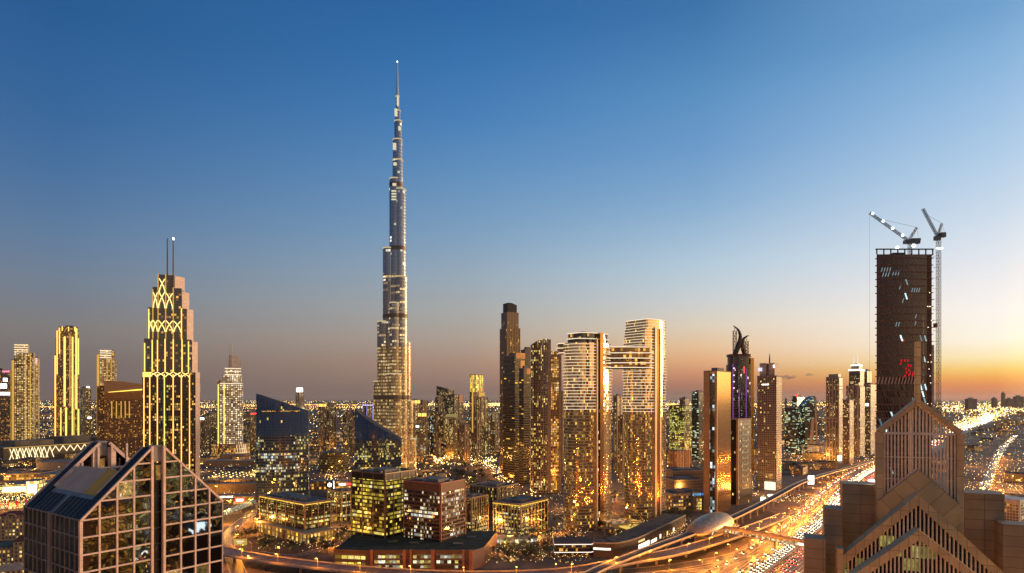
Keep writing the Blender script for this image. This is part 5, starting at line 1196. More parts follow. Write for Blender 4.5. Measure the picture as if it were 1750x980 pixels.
MB().box(2, -8, 8, 26, 7, 8.9, 0).build('canopy', glow('canopy_glow', (1, .66, .14), .85), pv_)
for x, y in ((3, -7), (25, -7), (3, 5), (25, 5)): MB().tube((x, y, 0), (x, y, 8), .35).build('canopy_post', STEEL, pv_)
disc = thing('round_canopy', 'round dark canopy beside the near banded tower slot', 'canopy', (*at(1036, 916)[:2], 0))
MB().prism(ell(9, 7, 24, 2), 8, 9).build('canopy_top', BROWN, disc); MB().tube((0, 0, 0), (0, 0, 8), 2.5, n=12).build('stem', CONC, disc)
# low buildings right of the banded towers
ph_ = office('grey flat roofed office with a blue sign and tall yellow portal', 1142, 1150, 1203, 845, 860, 20, 0, 5, facade('dim_office2', (.05, .045, .04), (.30, .21, .13), 5, 4, .3, .45, .3, WARM, .7, .2, seed=139), CONC, 0, 0, None, None, CONC, dep=40)
fr = local(ph_, 1182)
MB().box(fr, -5, 0, fr+16, 0, 26).build('portal', plain('portal_stone', (.36, .25, .15), .7), ph_.o); MB().box(fr+4, -5.2, 1, fr+12, -5.0, 17).build('portal_light', facade('portal_glow', (.3, .2, .06), (.4, .28, .1), 4, 2, .2, .2, 1.4, [(1, .66, .1), (1, .72, .2), (1, .8, .35), (1, .6, .1)], 1.2, .4, seed=140, clus=(.8, 1.4)), ph_.o)
MB().box(fr-2, -5.6, 20, fr+15, -5.05, 23.5).build('blue_sign', facade('blue_sign_light', (.02, .05, .1), (.02, .05, .1), 5, .9, .2, .1, 1.2, [(.1, .45, 1), (.3, .7, 1), (.1, .4, .9), (.5, .8, 1)], 1.3, seed=141), ph_.o)
hall = office('orange lit low hall with arched bays behind the gold slab tower', 1140, 1156, 1181, 772, 1330, 30, 0, 7, facade('orange_hall', (.10, .05, .02), (.40, .25, .13), 7, 6, .4, .35, .4, AMBER, .5, .4, seed=142), REDC, 4, 6, None, None, REDC, ROOF)
for lab, xl, xc, xr, yt, Y in (('flat grey deck building stretching in front of the orange lit hall', 1144, 1150, 1206, 806, 1060), ('low ochre roofed shed row before the flat grey deck', 1144, 1152, 1200, 822, 1010)):
    t = tower('deck_building', lab, 'building', xl, xc, xr, yt, Y, 12, plain('grey_deck', (.16, .12, .11), .9), None, depth=45, plant=True)
    bands(t, 3, t.h-2, 5, .5, .7, CONC)

# ------------------------------------------------------------------ left: the mall and its surroundings
ma = at(6, 792); mb2 = at(205, 776); mang = math.atan2(mb2[1]-ma[1], mb2[0]-ma[0]); mlen = math.hypot(mb2[0]-ma[0], mb2[1]-ma[1])
mall = thing('lattice_mall', 'long low mall with a white zigzag light lattice along its front', 'mall', (ma[0], ma[1], 0), mang)
MB().box(0, 0, 0, mlen, 150, 36, 0, 1).build('walls', [plain('mall_front', (.20, .14, .08), .7), plain('mall_roof', (.20, .17, .13), .9, var=.5, sc=.03)], mall)
LAT = glow('lattice_light', (1, .80, .45), 2.0)
u = 12; k = 0
while u < mlen-10:
    st = 9; hi = 33 if u < 110 else 33; lo = 6 if u < 100 else 19
    m = MB(); m.tube((u, -1, lo), (u+st, -1, hi), .8, n=4); m.tube((u+st, -1.4, hi), (u+st*2, -1.4, lo), .8, n=4)
    if u < 90: m.tube((u, -1.8, hi), (u+st, -1.8, lo), .7, n=4)
    m.build('lattice_light', LAT, mall); u += 2*st if u > 100 else st*1.5
MB().box(0, -.8, 34.5, mlen, -.1, 36).build('roof_edge_light', L_GOLD2, mall)
for x, y, w, d, h in ((40, 30, 90, 60, 12), (160, 40, 70, 70, 16), (250, 30, 60, 60, 10)): MB().box(x, y, 36, x+w, y+d, 36+h).build('roof_hall', plain('mall_roof2', (.24, .19, .13), .9, var=.4, sc=.05), mall)
def hall_box(name, label, cat, px, py, w, d, h, rz, wall, roof=None, lit=None, group=None):
    x, y, _ = at(px, py); o = thing(name, label, cat, (x, y, 0), R(rz), group)
    MB().prism(rect(w, d), 0, h).build('walls', [wall, roof or ROOF], o)
    MB().box(-.5, -.5, h, w+.5, d+.5, h+.8).build('roof_edge', CONC, o)
    if lit: MB().box(w*.1, -.5, h*.25, w*.9, -.05, h*.8).build('lit_front', lit, o)
    return o
SHOP = facade('bright_shops', (.12, .08, .03), (.40, .28, .12), 6, 5, .12, .25, .9, [(1, .62, .10), (1, .72, .2), (1, .85, .5), (1, .55, .08)], 1.5, .3, seed=145, clus=(.7, 1.4))
SHOP2 = facade('gold_shops', (.12, .08, .03), (.36, .24, .10), 5, 4, .2, .3, .6, AMBER, 1.1, .3, seed=146, clus=(.4, 1.6))
BRT = glow('bright_panel', (1, .82, .40), 2.6)
hall_box('shop_hall', 'brightest yellow shop hall at the photo edge, below the mall lattice', 'shop hall', -4, 846, 62, 40, 15, 18, SHOP, None, BRT)
hall_box('shop_hall', 'shop hall with white panel front beside the glass gable slope', 'shop hall', 44, 850, 16, 30, 24, 18, SHOP, None, glow('white_panel', (1, .95, .75), 2.4))
hall_box('shop_hall', 'long low shop hall with gold arcade between lattice mall and bright shop hall', 'shop hall', 6, 822, 150, 50, 12, 14, SHOP2)
hall_box('shop_hall', 'shop hall with yellow block end peeking over the gable slope', 'shop hall', 62, 832, 60, 30, 20, 14, SHOP2)
hall_box('curved_hall', 'grey humped roof hall in front of the lattice mall', 'hall', 62, 806, 95, 60, 18, 14, CONC)
sq = thing('market_square', 'crowded market square of stalls glowing gold with red banners', 'square', (*at(28, 868)[:2], 0), R(18))
MB().box(-40, -14, .02, 45, 26, .3).build('paving', PAVE, sq)
for k in range(34):
    x, y = random.uniform(-38, 43), random.uniform(-12, 24); m = MB(); h = random.uniform(2.5, 4.5)
    m.prism([(x-1.5, y-1.5), (x+1.5, y-1.5), (x+1.5, y+1.5), (x-1.5, y+1.5)], .3, h).build('stall', glow('stall_%d' % (k % 3), [(1, .6, .12), (1, .75, .3), (.9, .25, .06)][k % 3], 1.1), sq)
for x in (-8, 2, 14): MB().box(x, -8, .3, x+1.6, -7.6, 11).build('red_banner', glow('red_banner', (1, .02, .03), .9), sq)
# old houses at the frame edge
OLD = facade('old_house', (.03, .025, .02), (.40, .28, .15), 3.6, 3.2, .5, .45, .3, [(1, .65, .15), (1, .75, .3), (.9, .9, .6), (1, .5, .1)], .9, .4, seed=148)
def house(label, px, py, w, d, h, rz, arch=False, roofc=(.16, .05, .035)):
    x, y, _ = at(px, py); o = thing('old_house', label, 'house', (x, y, 0), R(rz)); rm = plain('red_roof_%d' % int(roofc[0]*100), roofc, .8)
    MB().prism(rect(w, d), 0, h, top=False).build('walls', OLD, o)
    m = MB(); m.face([(-.6, -.6, h), (w+.6, -.6, h), (w*.7, d/2, h+4), (w*.3, d/2, h+4)]); m.face([(w+.6, d+.6, h), (-.6, d+.6, h), (w*.3, d/2, h+4), (w*.7, d/2, h+4)])
    m.face([(w+.6, -.6, h), (w+.6, d+.6, h), (w*.7, d/2, h+4)]); m.face([(-.6, d+.6, h), (-.6, -.6, h), (w*.3, d/2, h+4)]); m.face([(-.6, d+.6, h), (w+.6, d+.6, h), (w+.6, -.6, h), (-.6, -.6, h)])
    m.build('roof', rm, o)
    if arch:
        m = MB()
        for i in range(12):
            a, b = math.pi*i/12, math.pi*(i+1)/12; m.beam((w/2+5*math.cos(a), -.6, h-3+5*math.sin(a)), (w/2+5*math.cos(b), -.6, h-3+5*math.sin(b)), 1.2, .9, (0, 1, 0))
        m.box(w/2-5.6, -1, h-11, w/2-4.4, -.1, h-3).box(w/2+4.4, -1, h-11, w/2+5.6, -.1, h-3); m.build('arch_frame', plain('arch_stone', (.5, .34, .2), .7), o)
house('old house with a tall arch and red hipped roof at the frame edge', -6, 925, 26, 16, 26, 20, True)
house('old house with a green grey roof below the arched house', -14, 978, 24, 16, 21, 20, False, (.12, .13, .09))
house('low old house with pale cornice at the bottom corner', -20, 1030, 24, 14, 22, 24, False, (.30, .24, .17))
house('narrow old house squeezed against the glass building wall', 22, 978, 8, 14, 26, 20, False)
# between the masts tower and the blue glass: parking roofs, shell roof, shops
pk = thing('parking_roof', 'flat parking deck dotted with rows of lamps beside the blue glass tower', 'parking deck', (*at(345, 830)[:2], 0), R(6))
MB().box(0, 0, 0, 110, 95, 9, 0, 1).build('deck', [plain('deck_side', (.34, .22, .10), .8), plain('deck_top', (.22, .17, .10), .9)], pk)
for k in range(12): MB().box(2+k*9, -.4, 1, 3.5+k*9, -.02, 8).build('deck_slot', DARKM, pk)
for i in range(9):
    for j in range(5): MB().tube((8+i*12, 10+j*18, 9), (8+i*12, 10+j*18, 13), .2, n=5).build('lamp_post', STEEL, pk); MB().box(7.4+i*12, 9.4+j*18, 13, 8.6+i*12, 10.6+j*18, 13.8).build('deck_lamp', glow('deck_lamp', (1, .72, .25), 6), pk)
for lab, px, py, w, d, h, rz in (('dark humped shed roof behind the dotted parking deck', 350, 798, 120, 40, 12, 4), ('pale ribbed shell roof hall below the sail topped hotel', 375, 790, 60, 40, 16, 10), ('tan retaining block with dark slots under the parking deck', 338, 846, 105, 20, 16, 8)):
    hall_box('low_hall', lab, 'hall', px, py, w, d, h, rz, plain('hall_wall', (.30, .20, .11), .8))
sg = hall_box('shop', 'shop front with a glowing red and white square sign by the blue glass tower', 'shop', 398, 864, 26, 16, 12, 8, SHOP2); MB().box(3, -1.1, 4, 16, -.6, 10.5).build('red_sign', glow('red_white_sign', (1, .16, .08), 1.6), sg); MB().box(5, -1.4, 6, 14, -1.15, 8.8).build('white_lettering', L_WHITE, sg)
sg = hall_box('shop', 'shop front with two white strip signs left of the square red sign', 'shop', 370, 862, 26, 14, 12, 8, SHOP2); MB().box(2, -1.1, 9.5, 12, -.6, 11).box(14, -1.1, 9.5, 24, -.6, 11).build('white_sign', L_WHITE, sg)
sg = hall_box('shop', 'shop front with round white emblem panel right of the blue glass tower', 'shop', 532, 838, 44, 20, 14, 4, SHOP2); MB().box(24, -1.1, 2, 36, -.6, 14).build('emblem_panel', DARKM, sg); MB().tube((30, -1.3, 8.5), (30, -1.1, 8.5), 3.4, n=16).build('emblem', L_WHITE, sg); MB().box(36.2, -1.2, 2, 37, -.7, 15).build('white_sign', L_WHITE, sg)
sg = hall_box('shop', 'shop front with red and white strip sign before the tall yellow office', 'shop', 570, 836, 34, 20, 12, 4, SHOP2); MB().box(1, -1.1, 6.5, 20, -.6, 9).build('white_sign', L_WHITE, sg); MB().box(21, -1.1, 7, 33, -.6, 9.5).build('red_sign', L_RED, sg)
br_ = thing('glazed_walkway', 'slanting glazed walkway dotted with green white lights, by the blue glass tower', 'walkway', (*at(383, 890)[:2], 0)); q = at(436, 868)
MB().beam((0, 0, 9), (q[0]-br_.location.x, q[1]-br_.location.y, 9), 7, 4).build('glass_tube', facade('walkway_glass', (.05, .06, .05), (.15, .16, .12), 1.2, 1.2, .3, .3, .6, [(.7, .9, .6), (.9, .95, .7), (.8, .9, .6), (.9, .8, .4)], 1.0, .2, seed=150, clus=(.5, 1.5)), br_)
for f in (.1, .5, .9): MB().tube(((q[0]-br_.location.x)*f, (q[1]-br_.location.y)*f, 0), ((q[0]-br_.location.x)*f, (q[1]-br_.location.y)*f, 7), .8).build('pier', CONC, br_)
rd = thing('round_office', 'low faceted glass office with wrapped dark bands between the blue towers', 'office', (*at(568, 806)[:2], 0))
pl = [(-27, 6), (-6, -6), (24, -2), (30, 22), (10, 38), (-22, 34)]
for k in range(8): MB().prism([(p[0]*(1+.02*(k % 2)), p[1]*(1+.02*(k % 2))) for p in pl], 5*k, 5*k+3.2, 0, 1).build('glass_storey', [facade('round_glass', (.05, .045, .03), (.1, .08, .05), 5, 2.5, .1, .1, .14, OFFICE, .6, .12, .2, seed=151), ROOF], rd); MB().prism([(p[0]*1.05, p[1]*1.05) for p in pl], 5*k+3.2, 5*k+5, 0, 0, bot=True).build('storey_band', plain('olive_band', (.13, .10, .055), .5, .2), rd)
MB().tube((0, 14, 40), (0, 14, 47), 10, 9, 20).build('roof_drum', CONC, rd)

# ------------------------------------------------------------------ middle distance towers
OFY = facade('yellow_flats', (.03, .022, .014), (.26, .18, .09), 3.6, 2.8, .34, .32, .42, [(1, .62, .14), (1, .72, .25), (.95, .9, .5), (.8, .95, .8)], .95, .2, seed=161, clus=(.1, 2))
OFT = facade('teal_flats', (.02, .025, .022), (.18, .14, .09), 3.6, 2.8, .34, .32, .36, [(1, .7, .2), (.8, .95, .7), (.6, .95, .9), (1, .85, .5)], .95, .2, seed=162, clus=(.1, 2.2))
OFS = facade('dark_flats', (.02, .017, .015), (.12, .085, .055), 3.6, 2.8, .32, .3, .22, [(1, .65, .2), (1, .8, .4), (.8, .95, .9), (1, .5, .1)], .9, .2, seed=163, clus=(0, 2.2))
MID = [
 ('slender tower with wholly glowing yellow top, tallest of the park towers', 803, 812, 826, 641, 1750, OFB, 'glow'),
 ('stepped tower with small red lamp on a lantern, beside the yellow topped one', 814, 822, 834, 680, 1700, OFY, 'lantern'),
 ('dark slope topped tower, widest of the park group', 746, 766, 776, 668, 2000, OFS, 'slope'),
 ('dark banded tower with peach lit top corner leaning on the slope topped one', 764, 776, 792, 676, 1950, OFS, 'peach'),
 ('short dark tower just in front of the slope topped one', 744, 750, 757, 680, 1930, OFS, ''),
 ('pale tower with yellow lit crown close to the tallest shafts', 703, 708, 718, 684, 1750, OFY, 'glow2'),
 ('grey tower with blank lit top band right behind the pale yellow crown', 714, 722, 732, 686, 1850, OFW, ''),
 ('beige tower with a single dark central slot', 731, 745, 749, 704, 1680, OFS, 'slot'),
 ('tower with orange lit top above white sign, near the tallest shafts', 714, 720, 729, 706, 1640, OFB, 'glow2'),
 ('tower with a white sign across its upper floors', 711, 717, 729, 727, 1600, OFT, 'sign'),
 ('yellow windowed tower right of the dark slotted one', 749, 758, 762, 706, 1700, OFY, ''),
 ('tower with a curved pale glowing cap in front of the dark slotted one', 760, 776, 782, 714, 1620, OFY, 'cap'),
 ('plain brown twin slab with vertical ribs in front of the yellow topped one', 786, 794, 803, 727, 1560, OFB, ''),
 ('brown slab tower left of the ribbed twin slab', 780, 785, 792, 722, 1660, OFS, ''),
 ('dim tower stub between yellow topped and lantern towers', 809, 815, 822, 706, 1620, OFS, ''),
 ('green lit slim tower near the bronze one', 826, 832, 838, 712, 1760, OFT, ''),
 ('brown tower tucked against the bronze one', 838, 846, 855, 722, 1700, OFW, ''),
 ('teal windowed tower behind the brown tucked one', 833, 841, 852, 705, 1950, OFT, ''),
 ('tall slab with pale sides right of the blue glass tower', 545, 552, 558, 690, 1900, OFB, 'glow2'),
 ('dark twin of the pale sided slab', 555, 563, 575, 692, 1950, OFS, ''),
 ('dark tower with orange windows left of the lower blue glass', 586, 594, 602, 705, 1850, OFS, ''),
 ('brown tower touching the lower blue glass', 600, 608, 622, 702, 2000, OFS, ''),
 ('tower with blue neon outline behind the lower blue glass', 620, 627, 637, 692, 2500, OFS, 'neon'),
 ('tower with a brilliant white lantern top on the horizon', 505, 512, 520, 670, 2900, OFG, 'white'),
 ('brown tower with white roof sign left of the sail topped hotel', 342, 350, 358, 714, 1750, OFB, 'sign'),
 ('dim brown tower next to the masts tower edge', 352, 360, 370, 708, 1900, OFS, ''),
 ('brown dark block behind the gold striped tower', 135, 145, 156, 663, 2300, OFS, 'white2'),
 ('low wide tower with white glowing roof stacked lamps', 138, 146, 160, 716, 1900, OFS, 'white2'),
 ('slim lit tower seen through the gap under the sky bridge', 1048, 1054, 1066, 677, 1300, OFY, ''),
 ('pale tower with a bright white edge beyond the sky bridge gap', 1056, 1064, 1075, 712, 1150, OFW, 'whiteedge'),
 ('dark tower with warm flats behind the near banded tower', 956, 961, 968, 672, 1250, OFS, ''),
 ('small dark tower left of blue neon one', 596, 602, 608, 720, 1700, OFB, ''),
 ('reddish tower beyond the sail topped hotel near the blue glass', 421, 428, 438, 706, 2000, OFS, 'red'),
 ('beige flats block right of the sail topped hotel', 418, 428, 439, 724, 1800, OFW, ''),
]
for i, (lab, xl, xc, xr, yt, Y, W_, ex) in enumerate(MID):
    t = tower('city_tower', lab, 'tower', xl, xc, xr, yt, Y, 42, W_, plant=ex not in ('glow', 'slope', 'cap'))
    w, d, h = t.w, t.d, t.h
    fins(t, 'r', lerpn(.8, w-.8, 3), 0, h, 1.4, .8, plain('flat_column', (.30, .22, .14), .7), 'pilaster'); fins(t, 'l', lerpn(.8, d-.8, 3), 0, h, 1.4, .8, plain('flat_column', (.30, .22, .14), .7), 'pilaster')
    if ex == 'glow':
        MB().prism(rect(w, d, -.5), h-46, h, 0, 1).build('glowing_top', [facade('glowing_top', (.2, .16, .02), (.4, .3, .05), 6, 4, .15, .15, 2, [(1, .75, .08), (1, .8, .15), (.9, .85, .2), (1, .7, .1)], 1.1, .3, seed=171, clus=(.9, 1.2), fvar=.1), ROOF], t.o)
        MB().box(-1.2, d*.3, 60, -.85, d*.55, h).build('light_strip', L_GOLD2, t.o); MB().box(w*.4, -1.2, 30, w*.55, -.85, h).build('light_strip', glow('pink_gold', (1, .45, .2), .7), t.o)
    elif ex == 'lantern':
        MB().prism(rect(w, d, w*.25), h, h+14, 0, 1).build('lantern', [L_GOLD2, ROOF], t.o); MB().tube((w/2, d/2, h+14), (w/2, d/2, h+24), 1.6, .4).build('mast', STEEL, t.o); MB().box(w/2-1.5, d/2-1.5, h+19, w/2+1.5, d/2+1.5, h+22).build('red_lamp', L_RED, t.o)
    elif ex == 'slope':
        m = MB(); m.prism(rect(w, d), h-.2, h, 0, 0, ztops=[h+6, h-1+1.2, h+1, h+16]); m.build('sloped_roof', OFS, t.o)
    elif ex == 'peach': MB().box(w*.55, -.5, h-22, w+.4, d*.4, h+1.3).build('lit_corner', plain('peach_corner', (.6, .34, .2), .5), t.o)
    elif ex == 'glow2': MB().prism(rect(w, d, -.4), h-9, h-1, 0, 0, bot=True).build('lit_crown', L_GOLD, t.o)
    elif ex == 'sign': MB().box(-1.2, d*.1, h-6, -.85, d*.9, h-1).build('white_sign', L_WHITE, t.o); 
    elif ex == 'slot': MB().box(-.9, d*.35, 10, -.02, d*.65, h-12).build('dark_slot', facade('slot_dark', (.01, .014, .016), (.03, .025, .02)), t.o)
    elif ex == 'cap':
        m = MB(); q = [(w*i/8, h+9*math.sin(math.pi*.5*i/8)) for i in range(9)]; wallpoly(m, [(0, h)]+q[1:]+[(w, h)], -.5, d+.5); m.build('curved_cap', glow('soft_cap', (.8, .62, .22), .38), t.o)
    elif ex == 'neon':
        for a in ((-.5, -.5), (w, -.5), (-.5, d)): MB().box(a[0], a[1], 20, a[0]+2.0, a[1]+2.0, h+2).build('neon_strip', glow('blue_neon', (.25, .3, 1), 2), t.o)
        MB().prism(rect(w, d, -.6), h-3, h-.5, 0, 0, bot=True).build('neon_strip', glow('white_neon', (.8, .8, 1), 1.5), t.o)
    elif ex == 'white':
        MB().prism(ell(w*.5, d*.5, 16, 2), h, h+17).build('lantern', glow('brilliant', (1, .97, .9), 7), t.o); k_ = t.o.children[-1]; k_.location = (w/2, d/2, 0)
        MB().prism(rect(w, d, -1), h-80, h-72, 0, 0, bot=True).build('white_band', L_LED, t.o)
    elif ex == 'white2': MB().box(w*.3, -1, h, w*.7, 4, h+5).build('roof_lamp', L_WHITE, t.o)
    elif ex == 'whiteedge': MB().box(w-2, -1.4, 20, w+1, -.1, h+30).build('bright_edge', L_LED, t.o)
    elif ex == 'red': MB().box(0, -.9, h-4, w, -.5, h-1).build('red_sign', L_RED, t.o)
# far silhouettes on the horizon, right
for i, (lab, px0, px1, yt, Y) in enumerate((('wide hazy block of far towers on the sunset horizon', 1655, 1670, 684-2, 9000), ('single tall needle like far tower on the sunset horizon', 1713, 1718, 672, 12000), ('far tower with bright top on the sunset horizon', 1697, 1704, 681, 11000), ('far tower row at the frame edge on the sunset horizon', 1737, 1750, 678, 11000), ('low far block between needle tower and frame edge', 1722, 1732, 682, 12000), ('far pale tower left of the dark green office', 1342, 1345, 682, 4200))):
    X = kx(px0)*Y; t = thing('far_tower', lab, 'tower', (X, Y, 0)); w = (px1-px0)/F*Y
    MB().prism(rect(w, w*.6), 0, zof(yt, Y)).build('walls', [facade('far_walls', (.05, .035, .03), (.20, .14, .11), 6, 6, .4, .4, .12, WARM, .6, .5, seed=175), ROOF], t)
    MB().box(w*.2, w*.1, zof(yt, Y), w*.6, w*.4, zof(yt, Y)+Y*.002).build('crown', STEEL, t)

# ------------------------------------------------------------------ park, flag, billboards, gantry
park = MB(); pc = at(795, 789); park.prism([(pc[0]+math.cos(a)*52, pc[1]+math.sin(a)*75) for a in [2*math.pi*i/36 for i in range(36)]], 0, .05)
tag(park.build('lawn', plain('dry_lawn', (.08, .08, .03), .9)), kind='structure')
fx = at(752, 797); fl_ = thing('flagpole', 'very tall white flagpole with a red topped flag at the park edge', 'flagpole', fx)
MB().tube((0, 0, 0), (0, 0, 62), .7, .35, 8).build('pole', plain('flag_pole', (.8, .78, .72), .4), fl_)
fm = MB()
for i in range(6):
    for j in range(4):
        def fq(i, j): return (i*2.2, math.sin(i*1.1)*.8, 60-j*3.4-i*.9)
        fm.face([fq(i, j), fq(i+1, j), fq(i+1, j+1), fq(i, j+1)], None, 0 if i == 0 else 1+min(j, 2))
fm.build('flag', [plain('flag_red', (.5, .02, .02), .8), plain('flag_green', (.02, .2, .05), .8), plain('flag_white', (.7, .7, .7), .8), plain('flag_black', (.02, .02, .02), .8)], fl_)
def billboard(label, px, py, w, h, zb, st, rz=0):
    x, y, _ = at(px, py); o = thing('billboard', label, 'billboard', (x, y, 0), R(rz))
    MB().tube((0, .6, 0), (0, .6, zb+1), .5, n=8).build('post', STEEL, o); MB().box(-w/2-.2, .1, zb-.2, w/2+.2, .7, zb+h+.2).build('frame', DARKM, o); MB().box(-w/2, -.1, zb, w/2, .08, zb+h).build('lit_panel', glow('billboard_%d' % int(st*10), (1, .97, .88), st), o); return o
billboard('glaring white billboard standing in the bend of the raised track', 1386, 832, 10, 15, 4, 6)
billboard('white glowing drop shaped sign at the beige hotel foot', 1304, 862, 7, 8, 2, 4)
billboard('small white billboard beyond the track near the white cube block', 1435, 790, 9, 12, 3, 5)
billboard('wide white lit sign beside the drop shaped one', 1320, 853, 14, 3, 4, 3)
gx = at(404, 958); ga = thing('sign_gantry', 'yellow lit overhead road sign on a curved arm beside the flyover', 'road sign', gx)
MB().tube((14, 0, 0), (14, 0, 16), .35).tube((14, 0, 16), (11, 0, 18.5), .35).tube((11, 0, 18.5), (-2, 0, 18.5), .35).build('arm', STEEL, ga); MB().box(-2, -.6, 14.5, 10, -.3, 20).build('sign_board', glow('sign_board', (.75, .52, .10), .7), ga)
MB().box(0, -.7, 17.6, 7.5, -.62, 18.4).box(1, -.7, 16.0, 6, -.62, 16.7).build('lettering', L_LED, ga)
eb = thing('white_framed_block', 'white framed flats block cut by the photo edge above dark house roofs', 'building', (*at(1742, 905)[:2], 0), R(30))
MB().prism(rect(26, 30), 0, 33).build('walls', [facade('white_flats', (.05, .05, .04), (.5, .44, .34), 3.5, 3, .3, .3, .3, WARM, .8, .2, seed=181), ROOF], eb); MB().box(-1, -1, 30, 27, 31, 34).build('roof_frame', plain('white_frame', (.7, .64, .5), .6), eb); MB().box(-1, -1, 0, .4, .4, 30).build('corner_frame', plain('white_frame', (.7, .64, .5), .6), eb)
for k in range(9): MB().box(26, -.8, 2+k*3.2, 27.0, 30, 2.5+k*3.2).build('balcony', CONC, eb)
# ------------------------------------------------------------------ lamps, traffic, trees, low city, lights
LD = bpy.data.lights.new('sodium_light', 'POINT'); LD.energy = 20000; LD.color = (1, .30, .02); LD.shadow_soft_size = .6
LD2 = bpy.data.lights.new('street_light', 'POINT'); LD2.energy = 20000; LD2.color = (1, .33, .03); LD2.shadow_soft_size = .6
def lamp_proto(label, group, h, double, ld, hd):
    o = thing('street_lamp', label, 'street lamp', (0, 0, 0), 0, group)
    m = MB().tube((0, 0, 0), (0, 0, h), .22, .12, 8); m.build('pole', plain('lamp_pole', (.3, .28, .25), .5, .4), o)
    for s_ in ((-1, 1) if double else (1,)):
        MB().tube((0, 0, h-.2), (0, s_*2.2, h+.3), .09, n=6).build('arm', plain('lamp_pole', (.3, .28, .25), .5, .4), o)
        MB().box(-.35, s_*2.2-.7, h+.15, .35, s_*2.2+.7, h+.42).build('lamp_head', STEEL, o)
        MB().box(-.42, s_*2.2-.6, h-.22, .42, s_*2.2+.6, h+.13).build('lamp_lens', hd, o)
    l = bpy.data.objects.new('lamp_light', ld); COL.objects.link(l); l.parent = o; l.location = (0, 0 if double else 2.2, h-1.0)
    return o
P1 = lamp_proto('double armed orange street lamp on the highway median', 'highway median lamps', 14, True, LD, L_SOD)
P2 = lamp_proto('single armed orange street lamp along the highway edge', 'highway edge lamps', 12, False, LD, L_SOD)
P3 = lamp_proto('orange street lamp beside the smaller streets and ramps', 'side street lamps', 10, False, LD2, L_SOD)
used = set()
def place(P, x, y, rz, z=0.0):
    if P.name in used: return dup(P, (x, y, z), rz)
    used.add(P.name); P.location = (x, y, z); P.rotation_euler = (0, 0, rz); return P
def along(path, N, off, step, P, s0=0, ymin=-400, ymax=1700, face=0):
    L = s0
    for i in range(1, len(path)):
        L += (path[i]-path[i-1]).length
        if L >= step:
            L = 0; p = path[i]+N[i]*off
            if ymin < p.y < ymax: place(P, p.x, p.y, math.atan2(-N[i].x, N[i].y)*1+face, p.z)
along(HW, HN, 0, 48, P1); along(HW, HN, 30, 48, P2, 20); along(HW, HN, -30, 48, P2, 30, face=math.pi)
along(HW, HN, -46, 75, P3, 10, 400, 1500, math.pi)
for (p, n), off in ((ramp1, 8.5), (st1, 7.5), (st2, 5.5), (st3, 6.5), (st5, 9), (st6, 10), (st7, 8), (st8, 6)): along(p, n, off, 44, P3, 20)
LD3 = bpy.data.lights.new('flyover_light', 'POINT'); LD3.energy = 20000; LD3.color = (1, .31, .022); LD3.shadow_soft_size = .6
P4 = lamp_proto('orange street lamp on the parapet of the curving flyover', 'flyover lamps', 9, False, LD3, L_SOD)
along(fp, fn, 8.9, 38, P4, 20)

LD4 = bpy.data.lights.new('plain_light', 'POINT'); LD4.energy = 38000; LD4.color = (1, .44, .08); LD4.shadow_soft_size = 1.0
P5 = lamp_proto('tall orange lamp mast on the plain, a few unseen ones added for the stone tower', 'lamp masts on the plain', 16, True, LD4, L_SOD)
rl = random.Random(404)
for x0, y0, x1, y1, n in ((0, 800, 110, 875, 12), (340, 765, 440, 880, 10), (530, 760, 620, 835, 8), (640, 765, 870, 840, 10), (1140, 770, 1300, 850, 10), (1330, 745, 1500, 800, 12), (1645, 745, 1760, 880, 12), (940, 820, 1080, 900, 7), (560, 870, 620, 920, 2), (800, 900, 960, 950, 5), (380, 890, 450, 950, 3)):
    for _ in range(n):
        x, y, _z = at(rl.uniform(x0, x1), rl.uniform(y0, y1)); place(P5, x, y, rl.uniform(0, 3))

for x, y in ((30, 10), (55, -10), (100, 20), (75, 30), (60, 5), (-20, 20), (20, 60)): place(P5, x, y, .4)  # unseen masts added near the camera to brighten the stone tower's front

# cars on the highway
def car_proto(label, paint, lights_front, group):
    o = thing('car', label, 'car', (0, 0, 0), 0, group)
    prof = [(-2.25, .35), (2.25, .35), (2.3, .75), (1.3, .95), (-1.9, .98), (-2.3, .8)]
    m = MB(); wallpoly(m, prof, -.88, .88); m.build('body', paint, o)
    gl = [(-1.75, .98), (1.15, .96), (.45, 1.45), (-1.1, 1.47)]
    m = MB(); wallpoly(m, gl, -.76, .76); m.build('windows', plain('car_glass', (.02, .02, .02), .1), o)
    wh = MB()
    for x in (-1.4, 1.4):
        for y in (-.8, .8): MB().tube((x, y-.1, .33), (x, y+.1, .33), .33, n=10).build('wheel', DARKM, o)
    for y in (-.62, .62):
        MB().box(2.2, y-.26, .55, 2.42, y+.26, .85).build('headlight', glow('headlight', (1, .88, .62), 14), o)
        MB().box(-2.42, y-.24, .6, -2.22, y+.24, .85).build('taillight', glow('taillight', (1, .06, .02), 8), o)
    return o
PA = [plain('car_white', (.7, .7, .68), .3, .1), plain('car_silver', (.4, .4, .4), .3, .5), plain('car_dark', (.04, .04, .05), .25, .1), plain('car_beige', (.4, .3, .2), .3, .1)]
CARS = {}
LAB = ['white', 'silver', 'dark', 'sand coloured']
for k in range(4):
    CARS[0, k] = car_proto(LAB[k]+' car driving towards the camera with bright headlights on the highway', PA[k], True, LAB[k]+' oncoming highway cars')
    CARS[1, k] = car_proto(LAB[k]+' car driving away with red tail lights on the highway', PA[k], False, LAB[k]+' departing highway cars')
cu = set()
def put_car(side, x, y, rz, z=.02):
    k = random.choice((0, 0, 1, 2, 3)); c = CARS[side, k]
    if (side, k) in cu: dup(c, (x, y, z), rz)
    else: cu.add((side, k)); c.location = (x, y, z); c.rotation_euler = (0, 0, rz)
cl = [0]
